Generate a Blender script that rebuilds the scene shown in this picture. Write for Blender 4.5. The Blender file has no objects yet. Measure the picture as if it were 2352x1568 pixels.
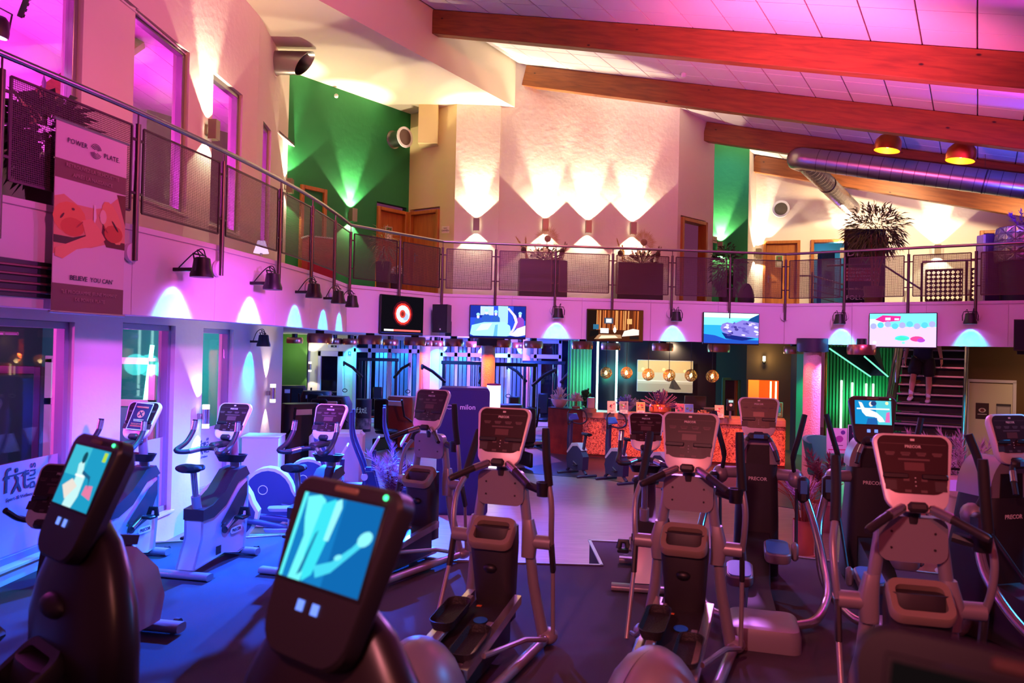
import bpy, bmesh, math, random
from mathutils import Vector, Matrix, Euler
random.seed(7)
PI = math.pi
scene = bpy.context.scene
COL = scene.collection

# ------------------------------------------------------------------ camera
CAMZ = 2.15
cd = bpy.data.cameras.new('camera'); cam = bpy.data.objects.new('camera', cd); COL.objects.link(cam)
cd.sensor_width = 36.0; cd.lens = 36.0 * 1750.0 / 2352.0; cd.clip_start = 0.05; cd.clip_end = 200
cam.location = (0, 0, CAMZ)
cam.rotation_mode = 'QUATERNION'
cam.rotation_quaternion = (Euler((PI/2 + math.radians(0.62), 0, 0)).to_matrix() @ Matrix.Rotation(math.radians(1.26), 3, 'Z')).to_quaternion()
cd.dof.use_dof = True; cd.dof.focus_distance = 11.0; cd.dof.aperture_fstop = 2.2
scene.camera = cam

# ------------------------------------------------------------------ world + exposure
w = bpy.data.worlds.new('world'); scene.world = w; w.use_nodes = True
w.node_tree.nodes['Background'].inputs[0].default_value = (0.50, 0.10, 0.26, 1)
w.node_tree.nodes['Background'].inputs[1].default_value = 0.18
vs = scene.view_settings
vs.view_transform = 'Standard'; vs.look = 'None'; vs.gamma = 1.0; vs.use_curve_mapping = False
vs.exposure = 0.45
scene.cycles.max_bounces = 6; scene.cycles.diffuse_bounces = 3; scene.cycles.glossy_bounces = 3; scene.cycles.transparent_max_bounces = 16
scene.cycles.sample_clamp_indirect = 6.0; scene.cycles.caustics_reflective = False; scene.cycles.caustics_refractive = False

# ------------------------------------------------------------------ lights (LED floods and washes of the hall)
def spot(name, loc, tgt, col, power, deg=60, blend=0.5, rad=0.05, parent=None):
    l = bpy.data.lights.new(name, 'SPOT'); l.color = col; l.energy = power
    l.spot_size = math.radians(deg); l.spot_blend = blend; l.shadow_soft_size = rad
    o = bpy.data.objects.new(name, l); COL.objects.link(o); o.location = loc
    d = Vector(tgt) - Vector(loc); o.rotation_mode = 'QUATERNION'; o.rotation_quaternion = d.to_track_quat('-Z', 'Y')
    return o
def point(name, loc, col, power, rad=0.08):
    l = bpy.data.lights.new(name, 'POINT'); l.color = col; l.energy = power; l.shadow_soft_size = rad
    o = bpy.data.objects.new(name, l); COL.objects.link(o); o.location = loc
    return o
WARM = (1.0, 0.80, 0.52); MAG = (1.0, 0.16, 0.85); RED = (1.0, 0.07, 0.05); BLUE = (0.01, 0.10, 1.0); CYAN = (0.05, 0.62, 1.0)
VIO = (0.62, 0.16, 1.0); PINK = (1.0, 0.22, 0.42)
# coloured LED washes, added as bare spots in, above and behind the hall
spot('wash_fascia_violet', (0.3, 7.2, 6.6), (-0.3, 14.2, 1.5), (0.74, 0.22, 1.0), 900, 56, 0.8, 0.25)
spot('wash_fascia_violet', (4.6, 7.2, 5.9), (5.2, 14.6, 1.6), (0.74, 0.22, 1.0), 1250, 48, 0.8, 0.25)
spot('wash_fascia_side', (2.0, 2.5, 5.0), (-3.6, 6.8, 3.5), (1.0, 0.12, 0.40), 520, 34, 0.8, 0.2)
spot('wash_beams_red', (1.0, 2.0, 4.6), (6.5, 12.5, 6.6), (1.0, 0.04, 0.03), 250, 75, 0.9, 0.25)
spot('wash_upper_pink', (4.0, 3.0, 5.5), (-2.0, 14.0, 6.5), (1.0, 0.17, 0.11), 1900, 75, 0.9, 0.25)
spot('wash_sidewall_salmon', (3.5, 4.0, 5.0), (-4.4, 9.2, 5.7), (1.0, 0.24, 0.13), 620, 46, 0.8, 0.2)
spot('wash_front_amber', (-0.7, -1.4, 3.8), (-0.9, 2.6, 1.4), (1.0, 0.32, 0.16), 70, 56, 0.9, 0.1)
spot('wash_ceiling_magenta', (8.6, 10.0, 4.4), (5.8, 8.0, 6.6), (1.0, 0.05, 0.8), 1500, 110, 0.8, 0.1)
spot('wash_ceiling_blue', (9.3, 12.0, 4.4), (7.5, 10.2, 6.2), (0.12, 0.05, 1.0), 420, 100, 0.8, 0.1)
spot('wash_ceiling_pink', (3.0, 9.0, 4.2), (4.5, 11.0, 7.0), (1.0, 0.12, 0.36), 800, 110, 0.8, 0.2)
spot('wash_floor_violet', (1.2, 11.0, 6.4), (0.7, 10.4, -0.3), (0.42, 0.17, 1.0), 2400, 42, 0.8, 0.1)
spot('wash_bikes_blue', (-2.1, 10.0, 2.3), (-2.45, 7.3, 0.3), BLUE, 5200, 54, 0.7, 0.05)
spot('wash_row_blue', (-1.9, 12.8, 2.3), (-2.4, 10.4, 0.2), BLUE, 6000, 80, 0.6, 0.05)
spot('wash_sidewall_violet', (-0.8, 6.6, 2.9), (-4.4, 9.6, 0.9), (0.72, 0.10, 1.0), 520, 66, 0.8, 0.1)
spot('wash_machines_warm', (-1.6, -1.0, 4.5), (1.7, 6.0, 0.8), (1.0, 0.27, 0.32), 800, 56, 0.9, 0.15)
spot('wash_consoles_blue', (-1.3, 4.2, 3.3), (-2.75, 7.5, 1.0), (0.02, 0.10, 1.0), 2400, 44, 0.8, 0.1)
spot('wash_machines_red', (0.3, -1.0, 4.2), (2.2, 6.0, 0.9), (1.0, 0.08, 0.06), 330, 60, 0.9, 0.15)
spot('wash_machines_violet', (3.0, 13.5, 4.6), (1.4, 7.0, 0.8), (0.66, 0.20, 1.0), 1000, 66, 0.9, 0.15)
spot('gallery_warm_fill', (8.2, 16.6, 6.2), (8.8, 19.6, 4.6), (1.0, 0.74, 0.40), 420, 120, 0.9, 0.1)  # this and the next: warm fill added for the gallery wall, without fittings
spot('gallery_warm_fill', (11.0, 15.6, 5.4), (10.8, 18.6, 4.2), (1.0, 0.74, 0.40), 240, 120, 0.9, 0.1)
spot('gallery_cyan_spot', (4.9, 18.3, 7.2), (5.4, 19.6, 6.6), (0.1, 0.6, 1.0), 60, 80, 0.9, 0.05)
spot('wash_duct_blue', (8.0, 12.4, 4.3), (8.4, 14.7, 5.9), (0.05, 0.08, 1.0), 160, 90, 0.8, 0.1)
spot('wash_machines_cyan', (7.5, 6.5, 3.8), (2.5, 5.5, 0.8), (0.02, 0.35, 1.0), 450, 70, 0.8, 0.1)

# ------------------------------------------------------------------ helpers
def lin(c):
    return tuple(((v/255.0)/12.92 if v/255.0 <= 0.04045 else ((v/255.0+0.055)/1.055)**2.4) for v in c)
MATS = {}
def pm(name, rgb, rough=0.5, metal=0.0, noise=0.0, nscale=20.0, bump=0.0, bscale=60.0, emit=None, estr=0.0, rgb2=None, alpha=1.0, coat=0.0, stretch=None, spec=0.5):
    if name in MATS: return MATS[name]
    m = bpy.data.materials.new(name); m.use_nodes = True; nt = m.node_tree; b = nt.nodes['Principled BSDF']
    c = lin(rgb); b.inputs['Base Color'].default_value = (*c, 1); b.inputs['Roughness'].default_value = rough; b.inputs['Metallic'].default_value = metal
    b.inputs['Specular IOR Level'].default_value = spec
    if coat: b.inputs['Coat Weight'].default_value = coat
    if alpha < 1: b.inputs['Alpha'].default_value = alpha
    if emit: b.inputs['Emission Color'].default_value = (*lin(emit), 1); b.inputs['Emission Strength'].default_value = estr
    tc = None
    def coords():
        t = nt.nodes.new('ShaderNodeTexCoord'); mp = nt.nodes.new('ShaderNodeMapping'); nt.links.new(t.outputs['Object'], mp.inputs[0])
        if stretch: mp.inputs['Scale'].default_value = stretch
        return mp.outputs[0]
    if noise > 0 or rgb2:
        n = nt.nodes.new('ShaderNodeTexNoise'); n.inputs['Scale'].default_value = nscale; n.inputs['Detail'].default_value = 6
        nt.links.new(coords(), n.inputs['Vector'])
        r = nt.nodes.new('ShaderNodeValToRGB'); nt.links.new(n.outputs['Fac'], r.inputs[0]); nt.links.new(r.outputs[0], b.inputs['Base Color'])
        c2 = lin(rgb2) if rgb2 else tuple(v*(1-noise) for v in c)
        r.color_ramp.elements[0].position = 0.35; r.color_ramp.elements[1].position = 0.65
        r.color_ramp.elements[0].color = (*c2, 1); r.color_ramp.elements[1].color = (*c, 1)
    if bump > 0:
        n = nt.nodes.new('ShaderNodeTexNoise'); n.inputs['Scale'].default_value = bscale; n.inputs['Detail'].default_value = 4
        nt.links.new(coords(), n.inputs['Vector'])
        bp = nt.nodes.new('ShaderNodeBump'); bp.inputs['Strength'].default_value = bump; bp.inputs['Distance'].default_value = 0.02
        nt.links.new(n.outputs['Fac'], bp.inputs['Height']); nt.links.new(bp.outputs[0], b.inputs['Normal'])
    MATS[name] = m
    return m
def em(name, rgb, s):
    if name in MATS: return MATS[name]
    m = bpy.data.materials.new(name); m.use_nodes = True; nt = m.node_tree; nt.nodes.remove(nt.nodes['Principled BSDF'])
    e = nt.nodes.new('ShaderNodeEmission'); e.inputs[0].default_value = (*lin(rgb), 1); e.inputs[1].default_value = s
    nt.links.new(e.outputs[0], nt.nodes['Material Output'].inputs[0]); MATS[name] = m
    return m

def T(x=0, y=0, z=0, rx=0, ry=0, rz=0, s=None):
    M = Matrix.Translation((x, y, z)) @ Euler((rx, ry, rz)).to_matrix().to_4x4()
    if s: M = M @ Matrix.Diagonal((*s, 1))
    return M
class MB:
    """collects shapes; build() links them as one mesh object"""
    def __init__(self): self.v = []; self.f = []
    def add(self, vs, fs, M=None):
        o = len(self.v)
        self.v += [tuple(M @ Vector(p)) for p in vs] if M is not None else [tuple(p) for p in vs]
        self.f += [tuple(i+o for i in f) for f in fs]
        return self
    def box(self, c, s, M=None, bev=0.0):
        x, y, z = (v/2 for v in s); cx, cy, cz = c
        b = min(bev, x*.98, y*.98, z*.98)
        if b <= 0:
            vs = [(cx+i*x, cy+j*y, cz+k*z) for k in (-1, 1) for j in (-1, 1) for i in (-1, 1)]
            return self.add(vs, [(0,2,3,1), (4,5,7,6), (0,1,5,4), (2,6,7,3), (0,4,6,2), (1,3,7,5)], M)
        # chamfered box: 24 verts
        vs = []; idx = {}
        for i in (-1, 1):
            for j in (-1, 1):
                for k in (-1, 1):
                    for a in range(3):
                        p = [i*(x-b), j*(y-b), k*(z-b)]; q = (i*x, j*y, k*z); p[a] = q[a]
                        idx[(i, j, k, a)] = len(vs); vs.append((cx+p[0], cy+p[1], cz+p[2]))
        fs = []
        def q4(l): fs.append(tuple(idx[t] for t in l))
        for s_ in (-1, 1):
            l = [(s_,-1,-1,0), (s_,1,-1,0), (s_,1,1,0), (s_,-1,1,0)]; q4(l if s_ > 0 else l[::-1])
            l = [(-1,s_,-1,1), (-1,s_,1,1), (1,s_,1,1), (1,s_,-1,1)]; q4(l if s_ > 0 else l[::-1])
            l = [(-1,-1,s_,2), (1,-1,s_,2), (1,1,s_,2), (-1,1,s_,2)]; q4(l if s_ > 0 else l[::-1])
        for i in (-1, 1):
            for j in (-1, 1):
                l = [(i,j,-1,0), (i,j,1,0), (i,j,1,1), (i,j,-1,1)]; q4(l[::-1] if i*j > 0 else l)
                l = [(i,-1,j,0), (i,1,j,0), (i,1,j,2), (i,-1,j,2)]; q4(l if i*j > 0 else l[::-1])
                l = [(-1,i,j,1), (1,i,j,1), (1,i,j,2), (-1,i,j,2)]; q4(l[::-1] if i*j > 0 else l)
                for k in (-1, 1):
                    l = [(i,j,k,0), (i,j,k,1), (i,j,k,2)]; q4(l if i*j*k > 0 else l[::-1])
        return self.add(vs, fs, M)
    def loft(self, secs, cap=True, closed=False, M=None):
        n = len(secs[0]); vs = [p for s in secs for p in s]; fs = []
        m = len(secs)
        for a in range(m if closed else m-1):
            b = (a+1) % m
            for i in range(n):
                j = (i+1) % n
                fs.append((a*n+i, a*n+j, b*n+j, b*n+i))
        if cap and not closed: fs.append(tuple(range(n))[::-1]); fs.append(tuple((m-1)*n+i for i in range(n)))
        return self.add(vs, fs, M)
    def tube(self, path, r, seg=10, cap=True, closed=False, M=None, flat=1.0, up=None):
        P = [Vector(p) for p in path]; n = len(P)
        R = r if isinstance(r, (list, tuple)) else [r]*n
        secs = []; prev = None
        for i in range(n):
            if closed: t = (P[(i+1) % n]-P[i-1])
            else: t = (P[min(i+1, n-1)]-P[max(i-1, 0)])
            t.normalize()
            if prev is None:
                a = Vector(up) if up else (Vector((0, 0, 1)) if abs(t.z) < .9 else Vector((1, 0, 0)))
            else: a = prev
            a = (a - t*a.dot(t))
            if a.length < 1e-5: a = t.orthogonal()
            a.normalize(); prev = a; b = t.cross(a)
            secs.append([tuple(P[i] + (a*math.cos(q)*flat + b*math.sin(q))*R[i]) for q in (2*PI*k/seg for k in range(seg))])
        return self.loft(secs, cap, closed, M)
    def cyl(self, p0, p1, r, seg=14, r2=None, M=None): return self.tube([p0, p1], [r, r if r2 is None else r2], seg, M=M)
    def lathe(self, prof, seg=20, M=None, cap=True):
        secs = [[(r*math.cos(2*PI*k/seg), r*math.sin(2*PI*k/seg), z) for k in range(seg)] for r, z in prof]
        return self.loft(secs, cap, False, M)
    def prism(self, pts, h0, h1, M=None, axis='z'):
        def m(p, h):
            return (p[0], p[1], h) if axis == 'z' else ((p[0], h, p[1]) if axis == 'y' else (h, p[0], p[1]))
        return self.loft([[m(p, h0) for p in pts], [m(p, h1) for p in pts]], True, False, M)
    def sphere(self, c, r, seg=14, rings=8, M=None):
        r = (r, r, r) if not isinstance(r, (tuple, list)) else r
        prof = [[(c[0]+r[0]*math.sin(PI*a/rings)*math.cos(2*PI*k/seg), c[1]+r[1]*math.sin(PI*a/rings)*math.sin(2*PI*k/seg), c[2]-r[2]*math.cos(PI*a/rings)) for k in range(seg)] for a in range(1, rings)]
        self.loft(prof, False, False, M)
        o = len(self.v); self.add([(c[0], c[1], c[2]-r[2]), (c[0], c[1], c[2]+r[2])], [], M)
        n = (rings-1)*seg; b = o-n
        for k in range(seg):
            self.f.append((o, b+(k+1) % seg, b+k)); self.f.append((o+1, b+n-seg+k, b+n-seg+(k+1) % seg))
        return self
    def quad(self, *p, M=None): return self.add(p, [tuple(range(len(p)))], M)
    def mesh(self, name, smooth=38):
        me = bpy.data.meshes.new(name); me.from_pydata(self.v, [], self.f)
        bm = bmesh.new(); bm.from_mesh(me); bmesh.ops.recalc_face_normals(bm, faces=bm.faces); bm.to_mesh(me); bm.free()
        if smooth:
            me.shade_smooth(); me.set_sharp_from_angle(angle=math.radians(smooth))
        return me
    def build(self, name, mat, parent=None, smooth=38, loc=None):
        me = self.mesh(name, smooth)
        for m in (mat if isinstance(mat, (list, tuple)) else [mat]): me.materials.append(m)
        o = bpy.data.objects.new(name, me); COL.objects.link(o)
        if parent: o.parent = parent
        if loc: o.location = loc
        return o
def empty(name, loc=(0, 0, 0), rz=0.0):
    o = bpy.data.objects.new(name, None); COL.objects.link(o); o.location = loc; o.rotation_euler = (0, 0, rz); o.empty_display_size = 0.1
    return o
def tag(o, label, cat, group=None, kind=None):
    o['label'] = label; o['category'] = cat
    if group: o['group'] = group
    if kind: o['kind'] = kind
    return o
def struct(o, label=None):
    o['kind'] = 'structure'
    if label: o['label'] = label
    return o
def copy_tree(o, parent=None):
    c = o.copy(); COL.objects.link(c)
    if parent: c.parent = parent
    for ch in list(o.children): copy_tree(ch, c)
    return c
def inst(me, name, mat, parent=None, M=None):
    o = bpy.data.objects.new(name, me); COL.objects.link(o)
    if mat and not me.materials: me.materials.append(mat)
    if parent: o.parent = parent
    if M is not None: o.matrix_local = M
    return o
FONT_CACHE = {}
def text_part(txt, size, mat, parent, M, name='lettering', bold=0.0, align='CENTER', ext=0.0008, spacing=1.0):
    cu = bpy.data.curves.new(name, 'FONT'); cu.body = txt; cu.size = size; cu.align_x = align; cu.align_y = 'CENTER'
    cu.extrude = ext; cu.offset = bold; cu.space_character = spacing; cu.resolution_u = 2
    t_ = bpy.data.objects.new(name, cu); me = bpy.data.meshes.new_from_object(t_); bpy.data.objects.remove(t_); bpy.data.curves.remove(cu)
    o = bpy.data.objects.new(name, me); COL.objects.link(o); me.materials.clear(); me.materials.append(mat)
    if parent: o.parent = parent
    o.matrix_local = M
    return o
def facing(loc, nx, ny):
    """matrix: local x to the viewer's right, local y up (world z), local z along the outward horizontal normal (nx, ny)"""
    n = Vector((nx, ny, 0)).normalized(); u = Vector((0, 0, 1)); r = u.cross(n)
    M = Matrix((r, u, n)).transposed().to_4x4(); M.translation = Vector(loc)
    return M
def rrect(w, h, r, n=5, cx=0, cy=0):
    """rounded rectangle outline"""
    out = []
    for (sx, sy, a0) in ((1, 1, 0), (-1, 1, PI/2), (-1, -1, PI), (1, -1, 3*PI/2)):
        for k in range(n+1):
            a = a0 + PI/2*k/n; out.append((cx+sx*(w/2-r)+r*math.cos(a), cy+sy*(h/2-r)+r*math.sin(a)))
    return out
def arc(c, r, a0, a1, n): return [(c[0]+r*math.cos(a0+(a1-a0)*k/n), c[1]+r*math.sin(a0+(a1-a0)*k/n)) for k in range(n+1)]
def smooth_path(pts, n=6):
    """Catmull-Rom through points"""
    P = [Vector(p) for p in pts]; P = [P[0]*2-P[1]] + P + [P[-1]*2-P[-2]]; out = []
    for i in range(1, len(P)-2):
        for k in range(n):
            t = k/n; a, b, c, d = P[i-1], P[i], P[i+1], P[i+2]
            out.append(tuple(0.5*((2*b)+(c-a)*t+(2*a-5*b+4*c-d)*t*t+(3*b-a-3*c+d)*t**3)))
    out.append(tuple(P[-2])); return out

_cr = cam.rotation_quaternion.to_matrix()
def at(px, py, Y):
    """point of the hall at depth Y seen at picture position (px, py)"""
    d = _cr @ Vector(((px-1176)/1750.0, -(py-784)/1750.0, -1.0)); return Vector((0, 0, CAMZ)) + d*(Y/d.y)
def atz(px, py, z):
    d = _cr @ Vector(((px-1176)/1750.0, -(py-784)/1750.0, -1.0)); return Vector((0, 0, CAMZ)) + d*((z-CAMZ)/d.z)
# ------------------------------------------------------------------ materials of the shell
M_PLASTER = pm('plaster_white', (236, 226, 214), 0.85, bump=0.25, bscale=9)
M_CREAM = pm('plaster_cream', (226, 208, 150), 0.85, bump=0.12, bscale=12)
M_GREEN = pm('paint_green', (24, 122, 62), 0.7, bump=0.2, bscale=9)
M_CEILW = pm('soffit_white', (240, 228, 205), 0.85)
M_TILE = pm('ceiling_tile_white', (232, 226, 226), 0.9, bump=0.1, bscale=120)
M_GRID = pm('ceiling_grid_grey', (120, 110, 116), 0.8)
M_FASC = pm('fascia_white', (232, 218, 226), 0.75)
M_CARPET = pm('carpet_charcoal', (92, 84, 92), 0.95, noise=0.35, nscale=320, bump=0.5, bscale=300, spec=0.1)
M_STEEL = pm('stainless_steel', (170, 165, 165), 0.28, 1.0)
M_DKSTEEL = pm('post_steel_dark', (96, 82, 84), 0.38, 0.9)
M_ALU = pm('aluminium', (176, 172, 174), 0.35, 0.9)
M_BLACK = pm('black_plastic', (20, 18, 21), 0.45)
M_DARK = pm('dark_grey_plastic', (42, 39, 43), 0.5)
M_WHITEP = pm('white_frame', (225, 222, 226), 0.5)
M_BROWNW = pm('wall_brown', (104, 78, 46), 0.85)
M_DKGREEN = pm('wall_dark_green', (34, 66, 46), 0.85)

def wood(name, c1, c2, scale, stretch, rough=0.5, knots=False):
    m = bpy.data.materials.new(name); m.use_nodes = True; nt = m.node_tree; b = nt.nodes['Principled BSDF']; b.inputs['Roughness'].default_value = rough
    tc = nt.nodes.new('ShaderNodeTexCoord'); mp = nt.nodes.new('ShaderNodeMapping'); mp.inputs['Scale'].default_value = stretch
    nt.links.new(tc.outputs['Object'], mp.inputs[0])
    n = nt.nodes.new('ShaderNodeTexNoise'); n.inputs['Scale'].default_value = scale; n.inputs['Detail'].default_value = 8; n.inputs['Distortion'].default_value = 0.6
    nt.links.new(mp.outputs[0], n.inputs['Vector'])
    r = nt.nodes.new('ShaderNodeValToRGB'); r.color_ramp.elements[0].position = 0.3; r.color_ramp.elements[1].position = 0.7
    r.color_ramp.elements[0].color = (*lin(c2), 1); r.color_ramp.elements[1].color = (*lin(c1), 1)
    nt.links.new(n.outputs['Fac'], r.inputs[0]); out = r.outputs[0]
    if knots:
        v = nt.nodes.new('ShaderNodeTexVoronoi'); v.inputs['Scale'].default_value = 2.6
        m2 = nt.nodes.new('ShaderNodeMapping'); m2.inputs['Scale'].default_value = (0.7, 1.0, 1.4); nt.links.new(tc.outputs['Object'], m2.inputs[0]); nt.links.new(m2.outputs[0], v.inputs['Vector'])
        r2 = nt.nodes.new('ShaderNodeValToRGB'); r2.color_ramp.elements[0].position = 0.035; r2.color_ramp.elements[1].position = 0.075
        r2.color_ramp.elements[0].color = (0.10, 0.05, 0.03, 1); r2.color_ramp.elements[1].color = (1, 1, 1, 1)
        nt.links.new(v.outputs['Distance'], r2.inputs[0])
        mx = nt.nodes.new('ShaderNodeMix'); mx.data_type = 'RGBA'; mx.blend_type = 'MULTIPLY'; mx.inputs[0].default_value = 1
        nt.links.new(out, mx.inputs[6]); nt.links.new(r2.outputs[0], mx.inputs[7]); out = mx.outputs[2]
    nt.links.new(out, b.inputs['Base Color']); MATS[name] = m
    return m
M_BEAM = wood('beam_spruce', (150, 84, 34), (116, 60, 22), 3.0, (0.6, 6, 6), 0.55, True)
M_DOOR = wood('door_beech', (186, 112, 46), (160, 92, 36), 2.0, (9, 9, 0.8), 0.45)
M_PLANKS = wood('floor_light_oak', (164, 138, 124), (136, 112, 102), 2.5, (1.0, 14, 1), 0.38)
M_STONE = pm('floor_dark_stone', (60, 58, 62), 0.35, noise=0.3, nscale=6)

# ------------------------------------------------------------------ floors
FZ = -0.35     # hall floor; the training deck (z = 0) is raised by two steps
plat = [(-4.5, -3.0), (9.5, -3.0), (9.5, 6.6), (4.3, 7.65), (2.86, 8.26), (1.5, 8.62), (0.93, 8.67), (0.95, 7.68), (-0.6, 7.72), (-2.56, 8.6), (-4.36, 7.95)]
o = MB().prism(plat, FZ, 0.0).build('floor', M_CARPET, smooth=0); struct(o, 'dark charcoal carpet of the raised training deck')
m = MB()
for i in range(3, len(plat)-1):
    a = Vector((*plat[i], 0)); b = Vector((*plat[i+1], 0))
    d = (b-a).normalized(); nrm = Vector((d.y, -d.x, 0)) * -1
    L_ = (b-a).length; M = Matrix.Translation((a+b)/2) @ Matrix.Rotation(math.atan2(d.y, d.x), 4, 'Z')
    m.box((0, 0, 0.006), (L_+0.03, 0.035, 0.016), M, 0.003)
o = m.build('trim_1', M_ALU); struct(o, 'metal edge strip along the raised carpet deck')
o = MB().prism([(-4.6, 7.4), (12.5, 5.0), (12.5, 27.0), (-9.0, 27.0), (-9.0, 14.0), (-4.4, 13.0)], FZ-0.15, FZ).build('floor_wood', M_PLANKS, smooth=0); struct(o, 'light wood floor of the hall below the deck')
# dark stone strip in front of the counter
o = MB().prism([(-0.2, 15.7), (1.2, 17.2), (0.2, 21.5), (7.6, 20.5), (7.2, 13.4), (5.0, 12.2), (1.9, 14.9)], FZ, FZ+0.008).build('floor_stone', M_STONE, smooth=0); struct(o, 'dark stone floor tiles in front of the counter')

# ------------------------------------------------------------------ ceiling with tiles and beams
CN = Vector((0.853, -0.522, 0)).normalized(); CE_ = Vector((0.522, 0.853, 0)).normalized(); CO = Vector((0, 16.4, 8.33)); SL = 0.273
xd = (CN - Vector((0, 0, SL))).normalized(); zd = xd.cross(CE_); SF = math.sqrt(1+SL*SL)
MC = Matrix((xd, CE_, zd)).transposed().to_4x4(); MC.translation = CO      # local x down the slope, y along the ridge, z up
ceil = MB().box((5.9, -1.2, 0.08), (12.6*SF, 18.6, 0.04)).build('ceiling', M_GRID, smooth=0); ceil.matrix_world = MC; struct(ceil, 'sloping ceiling of white square tiles over the hall')
tm = MB().box((0, 0, 0), (0.612*SF-0.018, 0.597, 0.02), None, 0.004).mesh('tile', 0); tm.materials.append(M_TILE)
camM = cam.rotation_quaternion.to_matrix()
def visible(p, mx=0.70, my=0.48):
    v = camM.inverted() @ (Vector(p) - Vector((0, 0, CAMZ)))
    return v.z < -0.5 and abs(v.x/v.z) < mx*1.03 and abs(v.y/v.z) < my*1.03
nt_ = 0
for k in range(20):
    for j in range(-13, 18):
        t = (-0.076 + 0.612*(k+0.5)); e = -3.40 + 0.615*(j+0.5)
        p = MC @ Vector((t*SF, e, 0.05))
        if not visible(p, 0.74, 0.52): continue
        if e > 2.5 and t < 2.6: continue
        if e > 6.8: continue
        c = inst(tm, 'tile', None, ceil, Matrix.Translation((t*SF, e, 0.05))); nt_ += 1
for (t0, e0) in ((-0.1, -2.9), (0.11, 0.15), (3.15, 3.22), (3.5, 6.3)):
    bo = MB().box(((13-t0)/2*SF, 0.1, -0.215), ((13-t0)*SF, 0.2, 0.43), None, 0.008).build('trim_beam', M_BEAM)
    bo.matrix_world = MC @ Matrix.Translation((t0*SF, e0, 0.03)); struct(bo, 'glued timber roof beam with knots')

# ------------------------------------------------------------------ walls
def wall(name, a, b, z0, z1, mat, th=0.14, holes=(), label=None, side=1):
    """wall whose visible face runs a -> b; holes are (s0, s1, z0, z1) in metres along the wall"""
    a = Vector((*a, 0)); b = Vector((*b, 0)); d = (b-a); L_ = d.length; d.normalize()
    M = Matrix.Translation(a) @ Matrix.Rotation(math.atan2(d.y, d.x), 4, 'Z')
    ss = sorted({0, L_, *[h[0] for h in holes], *[h[1] for h in holes]}); zs = sorted({z0, z1, *[h[2] for h in holes], *[h[3] for h in holes]})
    m = MB()
    for i in range(len(ss)-1):
        for j in range(len(zs)-1):
            sc, zc = (ss[i]+ss[i+1])/2, (zs[j]+zs[j+1])/2
            if any(h[0] < sc < h[1] and h[2] < zc < h[3] for h in holes): continue
            m.box((sc, side*th/2, zc), (ss[i+1]-ss[i], th, zs[j+1]-zs[j]))
    bmv = m.build(name, mat, smooth=0); bmv.matrix_world = M
    me = bmv.data; bm = bmesh.new(); bm.from_mesh(me); bmesh.ops.remove_doubles(bm, verts=bm.verts, dist=1e-4); bm.to_mesh(me); bm.free()
    struct(bmv, label)
    return bmv, M
UZ = 3.19; SOFZ = 7.42; LCZ = 2.50
WL0, WL1, WL2 = (-4.58, 4.0), (-4.17, 12.2), (-4.40, 14.64)
G1, C1, S1, MW0, MW1, RW1 = (-2.40, 17.16), (-1.30, 16.38), (-0.35, 16.42), (-0.35, 16.48), (3.61, 16.85), (4.66, 17.85)
def wly(y): return (y-4.0)*math.hypot(0.41, 8.2)/8.2
# left wall: windows upstairs and downstairs (s measured from y = 4)
UW = [(wly(5.2), wly(7.66), 3.86, 7.4), (wly(8.6), wly(9.9), 3.80, 5.93), (wly(10.6), wly(11.62), 3.80, 5.95)]
LW = [(wly(5.3), wly(7.66), 0.12, 2.33), (wly(8.52), wly(9.72), 0.02, 2.36), (wly(10.5), wly(11.5), 0.05, 2.36)]
wl, MWL = wall('wall_left', WL0, WL1, FZ, 8.45, M_PLASTER, 0.22, UW+LW, 'white plaster side wall with tall windows on two floors')
wall('wall_left_end', WL1, WL2, FZ, 8.4, M_PLASTER, 0.2, [(0.42, 1.02, 3.8, 5.86)], 'plaster wall end beside the green wall')
wall('wall_green', WL2, G1, UZ-0.3, SOFZ+0.3, M_GREEN, 0.14, [(2.28, 3.16, UZ, UZ+2.10)], 'green painted wall on the gallery')
wall('wall_cream', G1, C1, UZ-0.3, SOFZ+0.3, M_CREAM, 0.14, [(0.05, 0.93, UZ, UZ+2.06)], 'cream wall with a wooden door on the gallery')
wall('wall_pier', C1, S1, UZ-0.3, SOFZ+0.3, M_PLASTER, 0.14, (), 'plaster wall pier on the gallery')
wall('wall_back', MW0, MW1, UZ-0.3, 8.6, M_PLASTER, 0.14, (), 'tall white plaster back wall lit by sconces')
wall('wall_return', MW1, RW1, UZ-0.3, 8.6, M_PLASTER, 0.14, [(0.12, 1.14, UZ, UZ+2.04)], 'white wall with an open wooden door')
wall('wall_green_far', (4.9, 19.8), (5.95, 19.40), UZ-0.3, 8.6, M_GREEN, 0.14, (), 'green wall panel behind a potted plant')
wall('wall_far_pier', (5.93, 19.42), (6.42, 20.25), UZ-0.3, 8.6, M_PLASTER, 0.14, (), 'plaster wall pier between green panel and office doors')
wall('wall_right', (6.42, 20.25), (13.5, 17.7), UZ-0.3, 8.6, M_PLASTER, 0.14, [(0.20, 1.12, UZ, UZ+1.98), (1.38, 2.50, UZ, UZ+1.98), (5.2, 6.2, UZ, UZ+2.1)], 'cream wall with office doors on the gallery')
# soffit over the left corner of the gallery
A0 = CO + CN*(-0.1) + CE_*0.07; B0 = CO + CN*(-0.1) + CE_*(-8.05)
o = MB().prism([(A0.x, A0.y), (B0.x, B0.y), (-4.30, 9.4), (-4.17, 12.2), (-4.40, 14.64), (-2.40, 17.16), (-1.30, 16.38), (-0.33, 16.45)], SOFZ, 8.5).build('ceiling_soffit', M_CEILW, smooth=0); struct(o, 'lowered white plaster ceiling in the gallery corner')
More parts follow.
